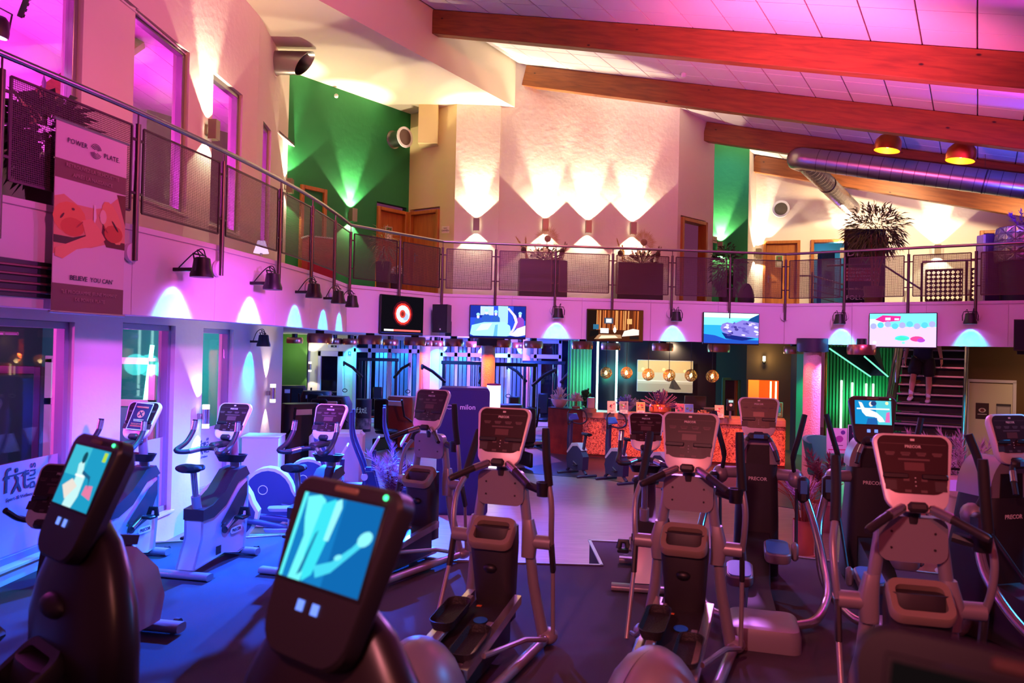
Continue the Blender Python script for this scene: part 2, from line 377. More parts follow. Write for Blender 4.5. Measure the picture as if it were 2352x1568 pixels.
# boxed pipe casing under the soffit
o = MB().box((-1.92, 16.72, 7.0), (0.42, 0.55, 0.84), Matrix.Translation((0, 0, 0))).build('trim_casing', M_CREAM, smooth=0); struct(o, 'cream boxed pipe casing in the gallery corner')

# ------------------------------------------------------------------ gallery slab, fascia panels
B = [(-4.05, 4.0), (-3.70, 5.45), (-3.53, 6.05), (-3.38, 6.75), (-3.13, 8.0), (-2.93, 9.4), (-2.82, 10.6), (-2.78, 11.8), (-2.78, 12.75), (-1.38, 14.5), (5.43, 15.22), (9.6, 12.45)]
BT, BB = 3.19, 2.385
slab = [*[(x-(0.16 if i < 9 else 0.0), y+(0.16 if i >= 8 else 0.02)) for i, (x, y) in enumerate(B)], (13.0, 13.0), (13.4, 17.7), (13.4, 21.6), (6.4, 21.6), (6.4, 20.3), (5.9, 19.4), (4.9, 19.8), (4.66, 17.9), (3.6, 16.9), (-0.35, 16.5), (-1.3, 16.4), (-2.4, 17.2), (-4.4, 14.7), (-4.17, 12.2), (-4.5, 4.0)]
o = MB().prism(slab, 2.96, UZ-0.005).build('floor_gallery', pm('gallery_carpet', (96, 84, 84), 0.9), smooth=0); struct(o, 'floor slab of the gallery')
fas = MB()
for i in range(len(B)-1):
    a, b = Vector((*B[i], 0)), Vector((*B[i+1], 0)); d = (b-a).normalized(); L_ = (b-a).length
    M = Matrix.Translation(a) @ Matrix.Rotation(math.atan2(d.y, d.x), 4, 'Z')
    fas.box((L_/2, 0.11, (BT+BB)/2), (L_+0.02, 0.18, BT-BB), M)
fo = fas.build('wall_fascia', M_FASC, smooth=0); struct(fo, 'white fascia of the gallery edge')
for i in range(len(B)-1):
    a, b = Vector((*B[i], 0)), Vector((*B[i+1], 0)); d = (b-a).normalized(); L_ = (b-a).length
    n = max(1, round(L_/1.3)); w_ = L_/n
    for k in range(n):
        M = Matrix.Translation(a + d*(w_*(k+0.5))) @ Matrix.Rotation(math.atan2(d.y, d.x), 4, 'Z')
        p = MB().box((0, 0.012, (BB+BT)/2-0.035), (w_-0.008, 0.02, BT-BB-0.07), None, 0.002).build('panel', M_FASC, fo, smooth=0); p.matrix_local = M
        p = MB().box((0, 0.012, BT-0.03), (w_-0.004, 0.024, 0.052), None, 0.002).build('cap_strip', M_FASC, fo, smooth=0); p.matrix_local = M
# ceiling of the lower floor
o = MB().prism([(-4.4, 4.0), *[(x+0.12*(-1 if i < 8 else 0), y+0.16) for i, (x, y) in enumerate(B)], (13, 13), (13, 27), (-9, 27), (-9, 13.5), (-4.2, 12.2)], LCZ, 2.96).build('ceiling_lower', pm('lower_ceiling', (210, 200, 214), 0.8), smooth=0); struct(o, 'flat white ceiling under the gallery')

# ------------------------------------------------------------------ railing
def perforated(name, col, pitch, cut):
    m = bpy.data.materials.new(name); m.use_nodes = True; nt = m.node_tree; b = nt.nodes['Principled BSDF']
    b.inputs['Base Color'].default_value = (*lin(col), 1); b.inputs['Roughness'].default_value = 0.5; b.inputs['Metallic'].default_value = 0.3
    tc = nt.nodes.new('ShaderNodeTexCoord'); sp = nt.nodes.new('ShaderNodeSeparateXYZ'); nt.links.new(tc.outputs['Object'], sp.inputs[0])
    def mth(op, a, bb=None):
        n = nt.nodes.new('ShaderNodeMath'); n.operation = op
        for i, q in enumerate((a, bb)):
            if q is None: continue
            if isinstance(q, (int, float)): n.inputs[i].default_value = q
            else: nt.links.new(q, n.inputs[i])
        return n.outputs[0]
    k = 2*PI/pitch
    u = mth('SINE', mth('MULTIPLY', mth('ADD', sp.outputs[0], sp.outputs[2]), k*0.7)); v = mth('SINE', mth('MULTIPLY', mth('SUBTRACT', sp.outputs[0], sp.outputs[2]), k*0.7))
    hole = mth('GREATER_THAN', mth('MULTIPLY', u, v), cut)
    tr = nt.nodes.new('ShaderNodeBsdfTransparent'); mx = nt.nodes.new('ShaderNodeMixShader')
    nt.links.new(hole, mx.inputs[0]); nt.links.new(b.outputs[0], mx.inputs[1]); nt.links.new(tr.outputs[0], mx.inputs[2])
    nt.links.new(mx.outputs[0], nt.nodes['Material Output'].inputs[0]); MATS[name] = m
    return m
M_PERF = perforated('perforated_steel', (76, 56, 56), 0.022, 0.10)
M_PFRAME = pm('panel_frame', (74, 56, 58), 0.45, 0.7)
rail = empty('balcony_railing', (0, 0, 0)); tag(rail, 'curved steel railing with perforated panels along the gallery edge', 'railing')
RZ = 4.17
def off(p, q, s, k=-0.055):
    a, b = Vector((*p, 0)), Vector((*q, 0)); d = (b-a).normalized(); n = Vector((-d.y, d.x, 0)); return a + d*s + n*k
# posts: positions along the outline
posts = []
def along(x, y): posts.append(Vector((x, y, 0)))
for p in [(-4.0, 4.2), (-3.72, 5.40), (-3.39, 6.70), (-3.13, 8.0), (-2.94, 9.35), (-2.835, 10.45), (-2.79, 11.6), (-2.785, 12.72), (-2.08, 13.62), (-1.38, 14.48), (-0.35, 14.61), (0.80, 14.73), (1.92, 14.85), (3.10, 14.97), (4.27, 15.09), (5.43, 15.21), (6.36, 14.60), (7.27, 14.0), (8.15, 13.41), (9.3, 12.65)]: along(*p)
path = []
for i, p in enumerate(posts):
    a = posts[max(i-1, 0)]; b = posts[min(i+1, len(posts)-1)]; d = (b-a).normalized(); n = Vector((d.y, -d.x, 0)); posts[i] = p + n*0.06
hp = [(p.x, p.y, RZ) for p in posts]
curved = smooth_path(hp[:8], 6) + hp[8:]
MB().tube(curved, 0.026, 12).build('handrail', M_STEEL, rail)
for i, p in enumerate(posts):
    m = MB(); m.cyl((p.x, p.y, 2.86), (p.x, p.y, 4.06), 0.025, 12); m.cyl((p.x, p.y, 4.06), (p.x, p.y, RZ), 0.008, 8)
    d = (posts[min(i+1, len(posts)-1)]-posts[max(i-1, 0)]).normalized(); n = Vector((d.y, -d.x, 0))
    c = p - n*0.045
    po = m.build('post', M_DKSTEEL, rail)
    m = MB().cyl((p.x-n.x*0.01, p.y-n.y*0.01, 2.93), (c.x, c.y, 2.93), 0.085, 20)
    m.build('wall_flange', M_FASC, po)
for i in range(len(posts)-1):
    a, b = posts[i], posts[i+1]; d = (b-a).normalized(); L_ = (b-a).length
    M = Matrix.Translation((a.x, a.y, 0)) @ Matrix.Rotation(math.atan2(d.y, d.x), 4, 'Z')
    g = 0.075; z0, z1 = 3.29, 4.035
    m = MB()
    for (c, s) in (((L_/2, 0, z0), (L_-2*g, 0.014, 0.018)), ((L_/2, 0, z1), (L_-2*g, 0.014, 0.018)), ((g, 0, (z0+z1)/2), (0.018, 0.014, z1-z0)), ((L_-g, 0, (z0+z1)/2), (0.018, 0.014, z1-z0))): m.box(c, s)
    for zz in (3.45, 3.92):
        m.box((g/2, 0, zz), (g, 0.02, 0.02)); m.box((L_-g/2, 0, zz), (g, 0.02, 0.02))
    f = m.build('panel_frame', M_PFRAME, rail, smooth=0); f.matrix_local = M
    q = MB().quad((g, 0, z0), (L_-g, 0, z0), (L_-g, 0, z1), (g, 0, z1)).build('perforated_panel', M_PERF, f, smooth=0)
# ------------------------------------------------------------------ pictures: flat print or lit screens made of coloured shapes
def picture(name, parent, M, w, h, polys, estr=0.0, label=None):
    """polys: (rgb, [(u, v)...]) with u, v in 0..1, later ones printed over earlier ones"""
    me = bpy.data.meshes.new(name); vs = []; fs = []; mi = []; mats = []
    for k, (c, pts) in enumerate(polys):
        key = ('glow_%d_%d_%d_%d' % (*c, int(estr*100))) if estr else 'print_%d_%d_%d' % c
        m_ = em(key, c, estr) if estr else pm(key, c, 0.6)
        if m_ not in mats: mats.append(m_)
        o = len(vs); vs += [((u-0.5)*w, (v-0.5)*h, 0.0004*k+0.0006) for u, v in pts]; fs.append(tuple(range(o, o+len(pts)))); mi.append(mats.index(m_))
    me.from_pydata(vs, [], fs)
    for m_ in mats: me.materials.append(m_)
    me.polygons.foreach_set('material_index', mi)
    o = bpy.data.objects.new(name, me); COL.objects.link(o)
    if parent: o.parent = parent
    o.matrix_local = M
    return o
def R_(u0, v0, u1, v1): return [(u0, v0), (u1, v0), (u1, v1), (u0, v1)]
def El(cx, cy, rx, ry, n=14, a=0.0):
    return [(cx+rx*math.cos(t)*math.cos(a)-ry*math.sin(t)*math.sin(a), cy+rx*math.cos(t)*math.sin(a)+ry*math.sin(t)*math.cos(a)) for t in (2*PI*k/n for k in range(n))]

# ------------------------------------------------------------------ doors of the gallery
def door(num, a, b, s0, s1, zt, th=0.14, leaf_open=0.0, leaf=True, mat=None, sign=True, label=None):
    a = Vector((*a, 0)); b = Vector((*b, 0)); d = (b-a).normalized()
    M = Matrix.Translation(a) @ Matrix.Rotation(math.atan2(d.y, d.x), 4, 'Z'); z0 = UZ; w_ = s1-s0
    r = empty('door_%d' % num); r.matrix_world = M @ Matrix.Translation((s0, 0, z0)); struct(r, label)
    mat = mat or M_DOOR; H = zt-z0; f = 0.075
    m = MB(); m.box((f/2, 0.05, H/2), (f, 0.22, H), None, 0.006); m.box((w_-f/2, 0.05, H/2), (f, 0.22, H), None, 0.006); m.box((w_/2, 0.05, H-f/2), (w_-2*f, 0.22, f), None, 0.006)
    m.build('door_frame', mat, r)
    if leaf:
        l = MB().box(((w_-2*f)/2, 0, (H-f)/2), (w_-2*f-0.01, 0.045, H-f-0.01), None, 0.004).build('door_leaf', mat, r)
        l.location = (f, 0.06, 0); l.rotation_euler = (0, 0, leaf_open)
        hm = MB(); hm.tube([(0.07, -0.03, 1.02), (0.07, -0.065, 1.02), (0.19, -0.065, 1.02)], 0.009, 8); hm.box((0.07, -0.028, 0.98), (0.035, 0.01, 0.2), None, 0.003)
        hm.build('door_handle', M_STEEL, l)
        if sign:
            sg = MB().box((w_*0.36, -0.027, 1.45), (0.2, 0.006, 0.32), None, 0.001).build('door_sign', M_WHITEP, l)
            picture('sign_print', l, facing((w_*0.36, -0.031, 1.45), 0, -1), 0.18, 0.30, [((190, 180, 120), R_(0, 0, 1, 1)), ((60, 110, 50), R_(0.1, 0.55, 0.9, 0.95)), ((240, 236, 220), R_(0.15, 0.1, 0.85, 0.45)), ((120, 60, 50), El(0.5, 0.75, 0.25, 0.12))])
    return r
door(1, WL2, G1, 2.28, 3.16, UZ+2.0, leaf_open=0.0, label='brown wooden door in the green gallery wall')
door(2, G1, C1, 0.05, 0.93, UZ+2.0, leaf_open=0.0, sign=False, label='brown wooden door in the cream gallery wall')
door(3, MW1, RW1, 0.12, 1.14, UZ+2.0, leaf_open=0.9, sign=False, label='half open brown wooden door beside the tall white wall')
door(4, (6.42, 20.25), (13.5, 17.7), 0.20, 1.12, UZ+1.98, label='closed beech office door')
door(5, (6.42, 20.25), (13.5, 17.7), 1.38, 2.50, UZ+1.98, leaf=False, label='open beech door frame with a blue lit room behind')
door(6, (6.42, 20.25), (13.5, 17.7), 5.2, 6.2, UZ+2.1, sign=False, label='brown door at the end of the gallery')
door(7, WL2, G1, 0.30, 0.92, UZ+2.1, leaf=True, sign=False, label='wooden door frame in the corner of the green wall')
# rooms behind the open doors
M_ROOMDK = pm('room_dark', (60, 44, 40), 0.9)
o = MB().box((0, 0, UZ+1.05), (1.3, 0.04, 2.3), T(3.45, 18.0, 0, rz=0.76)).build('wall_room_dark', M_ROOMDK, smooth=0); struct(o)
o = MB(); o.box((8.9, 21.5, UZ+1.1), (2.6, 0.04, 2.4)); o = o.build('wall_room_blue', pm('room_blue', (150, 190, 200), 0.8), smooth=0); struct(o)
point('office_cyan', (8.6, 20.6, UZ+1.7), (0.05, 0.75, 1.0), 32, 0.15)
point('office_violet', (7.9, 20.3, UZ+0.9), (0.4, 0.1, 1.0), 10, 0.1)
o = MB().box((8.45, 20.6, UZ+0.9), (0.35, 0.3, 1.8)).build('locker', pm('locker_dark', (30, 60, 80), 0.5), smooth=0); tag(o, 'dark locker seen through the open office door', 'locker')
o = MB().box((7.95, 20.7, UZ+1.0), (0.22, 0.3, 2.0)).build('shelf_column', pm('shelf_pale', (190, 210, 210), 0.5), smooth=0); tag(o, 'pale tall shelf lit cyan inside the open office', 'shelf')

# ------------------------------------------------------------------ wall sconces
M_SCONCE = pm('sconce_grey', (150, 138, 120), 0.4, 0.6)
def sconce(p, n, z, label, up=70.0, down=22.0, updeg=96, w_=0.13, h_=0.27):
    n = Vector((*n, 0)).normalized()
    r = empty('wall_sconce', (p[0], p[1], z), math.atan2(n.y, n.x)); tag(r, label, 'sconce', 'up-and-down wall sconces of the gallery')
    m = MB(); 
    for s in (-1, 1): m.box((0.035+0.075, s*w_/2*0.93, 0), (0.11, 0.01, h_), None, 0.002)
    m.box((0.165, 0, 0), (0.01, w_, h_), None, 0.003)
    m.build('shade', M_SCONCE, r)
    MB().box((0.02, 0, 0), (0.04, w_*0.6, h_*0.5), None, 0.004).build('wall_plate', M_SCONCE, r)
    MB().cyl((0.105, 0, -0.05), (0.105, 0, 0.05), 0.03, 12).build('bulb', em('bulb_warm', (255, 236, 196), 9), r)
    c = Vector((p[0], p[1], z)) + n*0.105
    spot('sconce_up', c+Vector((0, 0, h_/2-0.03)), c+Vector((0, 0, 3))-n*0.10, WARM, up*1.5, updeg, 0.12, 0.02); spot('sconce_beam', c+Vector((0, 0, h_/2-0.03)), c+Vector((0, 0, 3))-n*0.22, WARM, up*5.0, 46, 0.6, 0.02)
    spot('sconce_down', c-Vector((0, 0, h_/2-0.03)), c-Vector((0, 0, 3))-n*0.10, WARM, down*1.8, updeg, 0.12, 0.02)
NG = (0.78, -0.62)
sconce((-4.26, 10.42), (1, -0.05), 5.07, 'grey box sconce on the side wall between two magenta windows', 80, 30)
sconce((-4.385, 14.42), (1, 0), 5.16, 'grey sconce in the corner beside the green wall', 60, 25)
sconce((-3.44, 15.85), NG, 4.87, 'grey sconce on the green gallery wall', 95, 35)
sconce((-0.82, 16.40), (0, -1), 4.81, 'grey sconce on the narrow pier next to the cream wall door', 95, 35)
for x, l in ((0.66, 'wall sconce above the dried palm in the first planter'), (1.60, 'grey sconce between the two dried flower planters'), (2.59, 'wall sconce above the dried palm in the second planter')):
    sconce((x, 16.48+(x+0.35)*0.0934), (0.09, -1), 4.86, l, 105, 40)
sconce((5.33, 19.64), (-0.36, -0.93), 4.90, 'sconce on the far green wall panel above a leafy plant', 110, 35)
sconce((6.36, 20.12), (0.7, -0.6), 4.82, 'cylindrical sconce on the wall edge beside the closed office door', 90, 45)
sconce((8.43, 19.53), (-0.34, -0.94), 4.80, 'sconce half hidden by the tall bamboo palm', 80, 25)
sconce((10.45, 18.80), (-0.34, -0.94), 4.83, 'grey sconce above the stair railing at the gallery end', 95, 45)

# ------------------------------------------------------------------ windows of the left wall
M_GLASS = bpy.data.materials.new('window_glass'); M_GLASS.use_nodes = True
_nt = M_GLASS.node_tree; _nt.nodes.remove(_nt.nodes['Principled BSDF'])
_t = _nt.nodes.new('ShaderNodeBsdfTransparent'); _g = _nt.nodes.new('ShaderNodeBsdfGlossy'); _g.inputs['Roughness'].default_value = 0.02
_f = _nt.nodes.new('ShaderNodeFresnel'); _f.inputs[0].default_value = 1.35; _mx = _nt.nodes.new('ShaderNodeMixShader')
_mx.inputs[0].default_value = 0.06; _nt.links.new(_t.outputs[0], _mx.inputs[1]); _nt.links.new(_g.outputs[0], _mx.inputs[2]); _nt.links.new(_mx.outputs[0], _nt.nodes['Material Output'].inputs[0])
M_FROST = pm('frosted_film', (206, 186, 214), 0.6)
def window(num, h, film=None, label=None):
    r = empty('window_%d' % num); r.matrix_world = MWL @ Matrix.Translation((h[0], 0.10, h[2])); struct(r, label)
    w_, H = h[1]-h[0], h[3]-h[2]; f = 0.07
    m = MB()
    for (c, s) in (((f/2, 0, H/2), (f, 0.09, H)), ((w_-f/2, 0, H/2), (f, 0.09, H)), ((w_/2, 0, f/2), (w_, 0.09, f)), ((w_/2, 0, H-f/2), (w_, 0.09, f))): m.box(c, s, None, 0.005)
    m.build('window_frame', M_ALU if film is None else pm('frame_grey_mauve', (150, 138, 160), 0.5), r)
    MB().box((w_/2, 0.01, H/2), (w_-2*f, 0.012, H-2*f)).build('pane', M_GLASS, r, smooth=0)
    if film: MB().box((w_/2, -0.005, (film-h[2])/2+f/2), (w_-2*f, 0.004, film-h[2]-f)).build('frosted_film', M_FROST, r, smooth=0)
    MB().box((w_/2, -0.06, -0.012), (w_+0.04, 0.16, 0.03), None, 0.004).build('window_sill', M_PLASTER, r)
    return r
window(1, UW[0], label='tall magenta lit gallery window'); window(2, UW[1], label='gallery window beside the sconce'); window(3, UW[2], label='narrow gallery window')
w4 = window(4, LW[0], 1.02, 'large lower window with frosted film and lettering'); w5 = window(5, LW[1], 0.95, 'lower window with frosted film'); w6 = window(6, LW[2], 0.95, 'narrow lower window with frosted film')
M_LOGO = pm('logo_anthracite', (48, 34, 62), 0.6)
def fitplus(parent, M, s, mat, sub=True):
    """lettering fit plus with the leaping figure as the i"""
    text_part('f', 0.42*s, mat, parent, M @ T(-0.235*s, 0.02*s, 0), 'lettering')
    text_part('t', 0.42*s, mat, parent, M @ T(0.09*s, 0.02*s, 0), 'lettering')
    m = MB(); m.sphere((-0.07*s, 0.135*s, 0), (0.03*s, 0.03*s, 0.002), 10, 6)
    m.tube(smooth_path([(-0.27*s, 0.08*s, 0), (-0.08*s, 0.085*s, 0), (0.14*s, 0.10*s, 0)], 5), 0.012*s, 6, flat=0.15, up=(0, 0, 1))
    m.tube(smooth_path([(-0.09*s, 0.07*s, 0), (-0.05*s, 0.0, 0), (-0.14*s, -0.13*s, 0)], 5), [0.022*s]*10+[0.01*s], 6, flat=0.1, up=(0, 0, 1)); m.tube(smooth_path([(-0.05*s, 0.05*s, 0), (-0.05*s, -0.02*s, 0), (0.01*s, -0.13*s, 0)], 5), [0.022*s]*10+[0.01*s], 6, flat=0.1, up=(0, 0, 1))
    m.build('logo_figure', mat, parent).matrix_local = M
    text_part('plus', 0.2*s, mat, parent, M @ T(0.20*s, 0.03*s, 0, rz=PI/2), 'lettering')
    if sub: text_part('Sport- & Wellness', 0.062*s, mat, parent, M @ T(0.0, -0.19*s, 0), 'lettering')
fitplus(w4, facing((1.76, -0.012, 0.72), 0, -1), 0.78, M_LOGO)
fitplus(w5, facing((0.30, -0.012, 0.62), 0, -1), 0.7, M_LOGO)
fitplus(w6, facing((0.26, -0.012, 0.62), 0, -1), 0.7, M_LOGO)
# gallery window beyond the wall corner
r = empty('window_7'); dE = (Vector((*WL2, 0))-Vector((*WL1, 0))).normalized()
r.matrix_world = Matrix.Translation((*WL1, 0)) @ Matrix.Rotation(math.atan2(dE.y, dE.x), 4, 'Z') @ Matrix.Translation((0.42, 0.1, 3.8)); struct(r, 'narrow gallery window next to the corner')
m = MB()
for (c, s) in (((0.03, 0, 1.03), (0.06, 0.08, 2.06)), ((0.57, 0, 1.03), (0.06, 0.08, 2.06)), ((0.3, 0, 0.03), (0.6, 0.08, 0.06)), ((0.3, 0, 2.03), (0.6, 0.08, 0.06))): m.box(c, s)
m.build('window_frame', M_ALU, r); MB().box((0.3, 0, 1.03), (0.5, 0.01, 1.95)).build('pane', M_GLASS, r, smooth=0)

# ------------------------------------------------------------------ magenta studio behind the upper windows
M_STUD = pm('studio_wall', (236, 226, 236), 0.85)
o = MB(); o.box((-7.6, 9.5, 5.2), (0.1, 12, 4.2)); o = o.build('wall_studio', M_STUD, smooth=0); struct(o)
o = MB().box((-6.1, 9.3, 3.14), (3.2, 12, 0.1)).build('floor_studio', pm('studio_floor', (120, 100, 110), 0.6), smooth=0); struct(o)
sc_ = MB().box((0, 0, 0.05), (3.6, 12.5, 0.04)).build('ceiling_studio', M_GRID, smooth=0); struct(sc_, 'tiled magenta lit ceiling of the studio behind the gallery windows')
sc_.matrix_world = Matrix.Translation((-6.1, 9.3, 6.35)) @ Euler((0.02, 0.26, 0)).to_matrix().to_4x4()
tm2 = MB().box((0, 0, 0), (0.60, 0.60, 0.02), None, 0.004).mesh('tile', 0); tm2.materials.append(M_TILE)
for i in range(6):
    for j in range(20): inst(tm2, 'tile', None, sc_, Matrix.Translation((-1.55+0.615*i, -5.9+0.615*j, 0.015)))
bo = MB().tube([tuple(at(60, 262, 7.9)), tuple(at(372, 50, 10.6))], 0.16, 4).build('trim_beam_studio', M_BEAM, smooth=0); struct(bo, 'timber beam in the magenta studio')
for y in (5.8, 7.6, 9.6, 11.6): point('studio_magenta', (-6.4, y, 4.5), (1.0, 0.06, 0.90), 105, 0.15)
# LED cans hung in the studio
def studio_can(p, rx, rz, label):
    r = empty('stage_lamp', p); r.rotation_euler = (rx, 0, rz); tag(r, label, 'stage lamp', 'stage lamps behind the tall gallery window')
    MB().lathe([(0.05, 0.13), (0.08, 0.1), (0.1, 0.0), (0.1, -0.06)], 16).build('housing', M_BLACK, r)
    MB().lathe([(0.088, -0.062), (0.088, -0.066)], 16).build('lens', em('lens_lilac', (215, 190, 255), 5), r)
    MB().tube([(-0.12, 0, 0), (-0.12, 0, 0.2), (0.12, 0, 0.2), (0.12, 0, 0)], 0.01, 6).build('yoke', M_BLACK, r)
studio_can((-4.95, 6.95, 5.66), -0.5, 0.5, 'upper stage lamp glowing lilac behind the tall gallery window')
studio_can((-5.15, 7.28, 5.40), 0.9, 0.5, 'middle stage lamp glowing lilac behind the tall gallery window')
studio_can((-4.92, 7.16, 5.06), 0.2, 1.4, 'lowest stage lamp behind the tall gallery window')
for k, (y, z, t_) in enumerate(((6.72, 6.0, 0.5), (7.5, 5.55, 0.5))):
    o = MB(); o.box((0, 0, 0), (0.05, 0.08, 0.42), None, 0.005)
    for i in range(7): o.box((0.03, 0, -0.18+0.06*i), (0.012, 0.06, 0.03))
    o = o.build('led_bar', M_BLACK); o.location = (-4.9, y+0.05, z); o.rotation_euler = (t_*0.8, 0.3, 0.6); tag(o, ('upper' if k == 0 else 'lower')+' black LED bar behind the tall gallery window', 'stage lamp')
# ------------------------------------------------------------------ studio behind the lower windows
o = MB().box((-8.4, 9.5, 1.0), (0.1, 13, 2.9)).build('wall_course_room', pm('course_wall', (70, 50, 84), 0.8), smooth=0); struct(o)
o = MB().box((-6.4, 9.3, FZ-0.05), (4.0, 12.5, 0.1)).build('floor_course_room', pm('course_floor', (40, 34, 44), 0.5), smooth=0); struct(o)
o = MB().box((-6.4, 13.6, 1.0), (4.0, 0.1, 2.9)).build('wall_course_end', pm('course_teal', (70, 150, 150), 0.8), smooth=0); struct(o)
point('course_magenta', (-6.6, 7.0, 1.9), (1.0, 0.08, 0.9), 110, 0.15); point('course_magenta', (-5.0, 6.5, 2.0), (1.0, 0.08, 0.8), 35, 0.1); point('course_blue', (-7.4, 6.2, 1.2), (0.1, 0.1, 1.0), 60, 0.1)
point('course_teal', (-5.6, 12.6, 1.7), (0.05, 0.8, 0.75), 30, 0.1); point('course_pink', (-5.6, 11.0, 2.0), (1.0, 0.1, 0.8), 45, 0.1)
# truss, lamp, speaker and racks seen through the big window
r = empty('lighting_truss', (-6.0, 7.3, 2.2)); tag(r, 'aluminium lattice truss with lamp behind the large lower window', 'truss')
for dy, dz in ((-0.1, 0.0), (0.1, 0.0), (0, 0.17)): MB().cyl((-2.2, dy, dz), (1.2, dy, dz), 0.018, 8).build('chord', M_ALU, r)
m = MB()
for k in range(16):
    x = -2.2+0.2*k; m.cyl((x, -0.1, 0), (x+0.1, 0, 0.17), 0.008, 6); m.cyl((x+0.1, 0, 0.17), (x+0.2, -0.1, 0), 0.008, 6); m.cyl((x, -0.1, 0), (x+0.2, 0.1, 0), 0.008, 6)
m.build('lattice', M_ALU, r)
r = empty('disco_lamp', (-5.55, 6.98, 2.03)); tag(r, 'round pink lamp glowing behind the large lower window', 'stage lamp')
MB().sphere((0, 0, 0), 0.065, 14, 8).build('lens', em('lens_pink', (255, 150, 240), 7), r); MB().cyl((0, 0, 0.06), (0, 0, 0.18), 0.02, 8).build('bracket', M_BLACK, r)
o = MB().box((0, 0, 0), (0.5, 0.3, 0.26), T(rz=0.4), 0.02).build('ceiling_speaker', M_BLACK); o.location = (-5.55, 7.5, 1.98); tag(o, 'black speaker hanging behind the large lower window', 'speaker')
def rack(x, y, label):
    r = empty('strength_rack', (x, y, FZ)); tag(r, label, 'gym machine', 'racks behind the lower windows')
    for dx, dy in ((-0.5, -0.4), (0.5, -0.4), (-0.5, 0.4), (0.5, 0.4)): MB().box((dx, dy, 1.1), (0.08, 0.08, 2.2), None, 0.006).build('upright', M_DARK, r)
    for dy in (-0.4, 0.4): MB().box((0, dy, 2.16), (1.0, 0.07, 0.09), None, 0.006).build('crossbar', M_DARK, r)
    m = MB()
    for k in range(6): m.box((0.1, 0, 0.35+0.09*k), (0.34, 0.3, 0.075), None, 0.006)
    m.build('weight_stack', M_BLACK, r); MB().cyl((-0.6, -0.45, 1.3), (0.6, -0.45, 1.3), 0.015, 8).build('barbell', M_STEEL, r)
    MB().box((-0.1, -0.1, 0.5), (0.4, 0.9, 0.08), None, 0.02).build('bench', M_BLACK, r)
rack(-6.3, 7.0, 'dark strength rack behind the left half of the large lower window'); rack(-5.7, 8.0, 'dark strength rack behind the right edge of the large lower window')
for k, (x, y) in enumerate(((-6.6, 9.3), (-6.4, 10.8), (-5.9, 12.4))):
    o = MB().box((0, 0, 0.0), (0.05, 0.05, 1.0), T(ry=0.1)).build('neon_tube', em('neon_green', (120, 255, 200), 5)); o.location = (x, y, 1.6); tag(o, ['mint neon tube nearest the pink post behind the lower window', 'mint neon tube in the middle behind the lower window', 'mint neon tube by the teal wall behind the lower window'][k], 'neon tube', 'neon tubes in the course room')
o = MB().cyl((0, 0, 0), (0, 0, 2.8), 0.16, 16).build('studio_column', pm('column_pinkwhite', (230, 200, 215), 0.7)); o.location = (-5.2, 12.4, FZ); tag(o, 'pink lit column behind the narrow lower window', 'column')
r = empty('studio_double_door', (-6.3, 11.8, FZ)); tag(r, 'pale glazed double door seen through the second lower window', 'door')
m = MB()
for x in (-0.85, -0.05, 0.75): m.box((x, 0, 1.1), (0.1, 0.06, 2.2))
for z in (0.05, 1.55, 2.2): m.box((-0.05, 0, z), (1.7, 0.06, 0.1))
m.build('frame', M_WHITEP, r); MB().box((-0.05, 0, 0.8), (1.6, 0.02, 1.4)).build('glazing', pm('teal_glazing', (110, 190, 190), 0.3), r, smooth=0)

# ------------------------------------------------------------------ ducts and pipes
r = empty('air_pipe', (-4.29, 13.42, 7.13), 0.0); tag(r, 'silver air pipe with a slanted mouth on the side wall', 'air duct')
sec0 = []; sec1 = []; 
for k in range(24):
    a = 2*PI*k/24; y, z = 0.205*math.cos(a), 0.205*math.sin(a); sec0.append((0, y, z)); sec1.append((0.52+0.75*z+0.12*y, y, z))
in0 = [(p[0], p[1]*0.97, p[2]*0.97) for p in sec0]; in1 = [(p[0], p[1]*0.97, p[2]*0.97) for p in sec1]
MB().loft([sec0, sec1, in1, in0], cap=False).build('pipe', M_STEEL, r); MB().lathe([(0.207, 0), (0.235, 0), (0.235, 0.012), (0.207, 0.012)], 24, T(ry=PI/2)).build('wall_collar', M_PLASTER, r)
r = empty('vent_pipe', (-2.72, 16.76, 6.72), math.atan2(NG[1], NG[0])); tag(r, 'short galvanised vent pipe with a mesh grille on the green wall', 'air duct')
MB().lathe([(0.17, 0), (0.17, 0.36), (0.165, 0.36), (0.165, 0)], 24, T(ry=PI/2), False).build('pipe', M_STEEL, r)
MB().lathe([(0.175, 0.355), (0.225, 0.355), (0.225, 0.39), (0.175, 0.39), (0.175, 0.355)], 24, T(ry=PI/2), False).build('front_ring', M_WHITEP, r); MB().lathe([(0.2, 0), (0.2, 0.02)], 24, T(ry=PI/2)).build('wall_ring', M_STEEL, r)
MB().lathe([(0.168, 0.37), (0.168, 0.375)], 24, T(ry=PI/2)).build('grille', pm('vent_mesh', (104, 78, 72), 0.6, bump=0.5, bscale=220), r)
r = empty('round_wall_vent', (7.0, 20.01, 6.01), math.atan2(-0.94, -0.34)); tag(r, 'round vent with a mesh grille above the office door', 'vent')
MB().lathe([(0.165, 0), (0.225, 0), (0.22, 0.03), (0.165, 0.02), (0.165, 0)], 28, T(ry=PI/2), False).build('ring', M_WHITEP, r); MB().lathe([(0.165, 0.012), (0.165, 0.016)], 28, T(ry=PI/2)).build('grille', pm('grille_grey', (84, 74, 62), 0.6, bump=0.6, bscale=200), r)
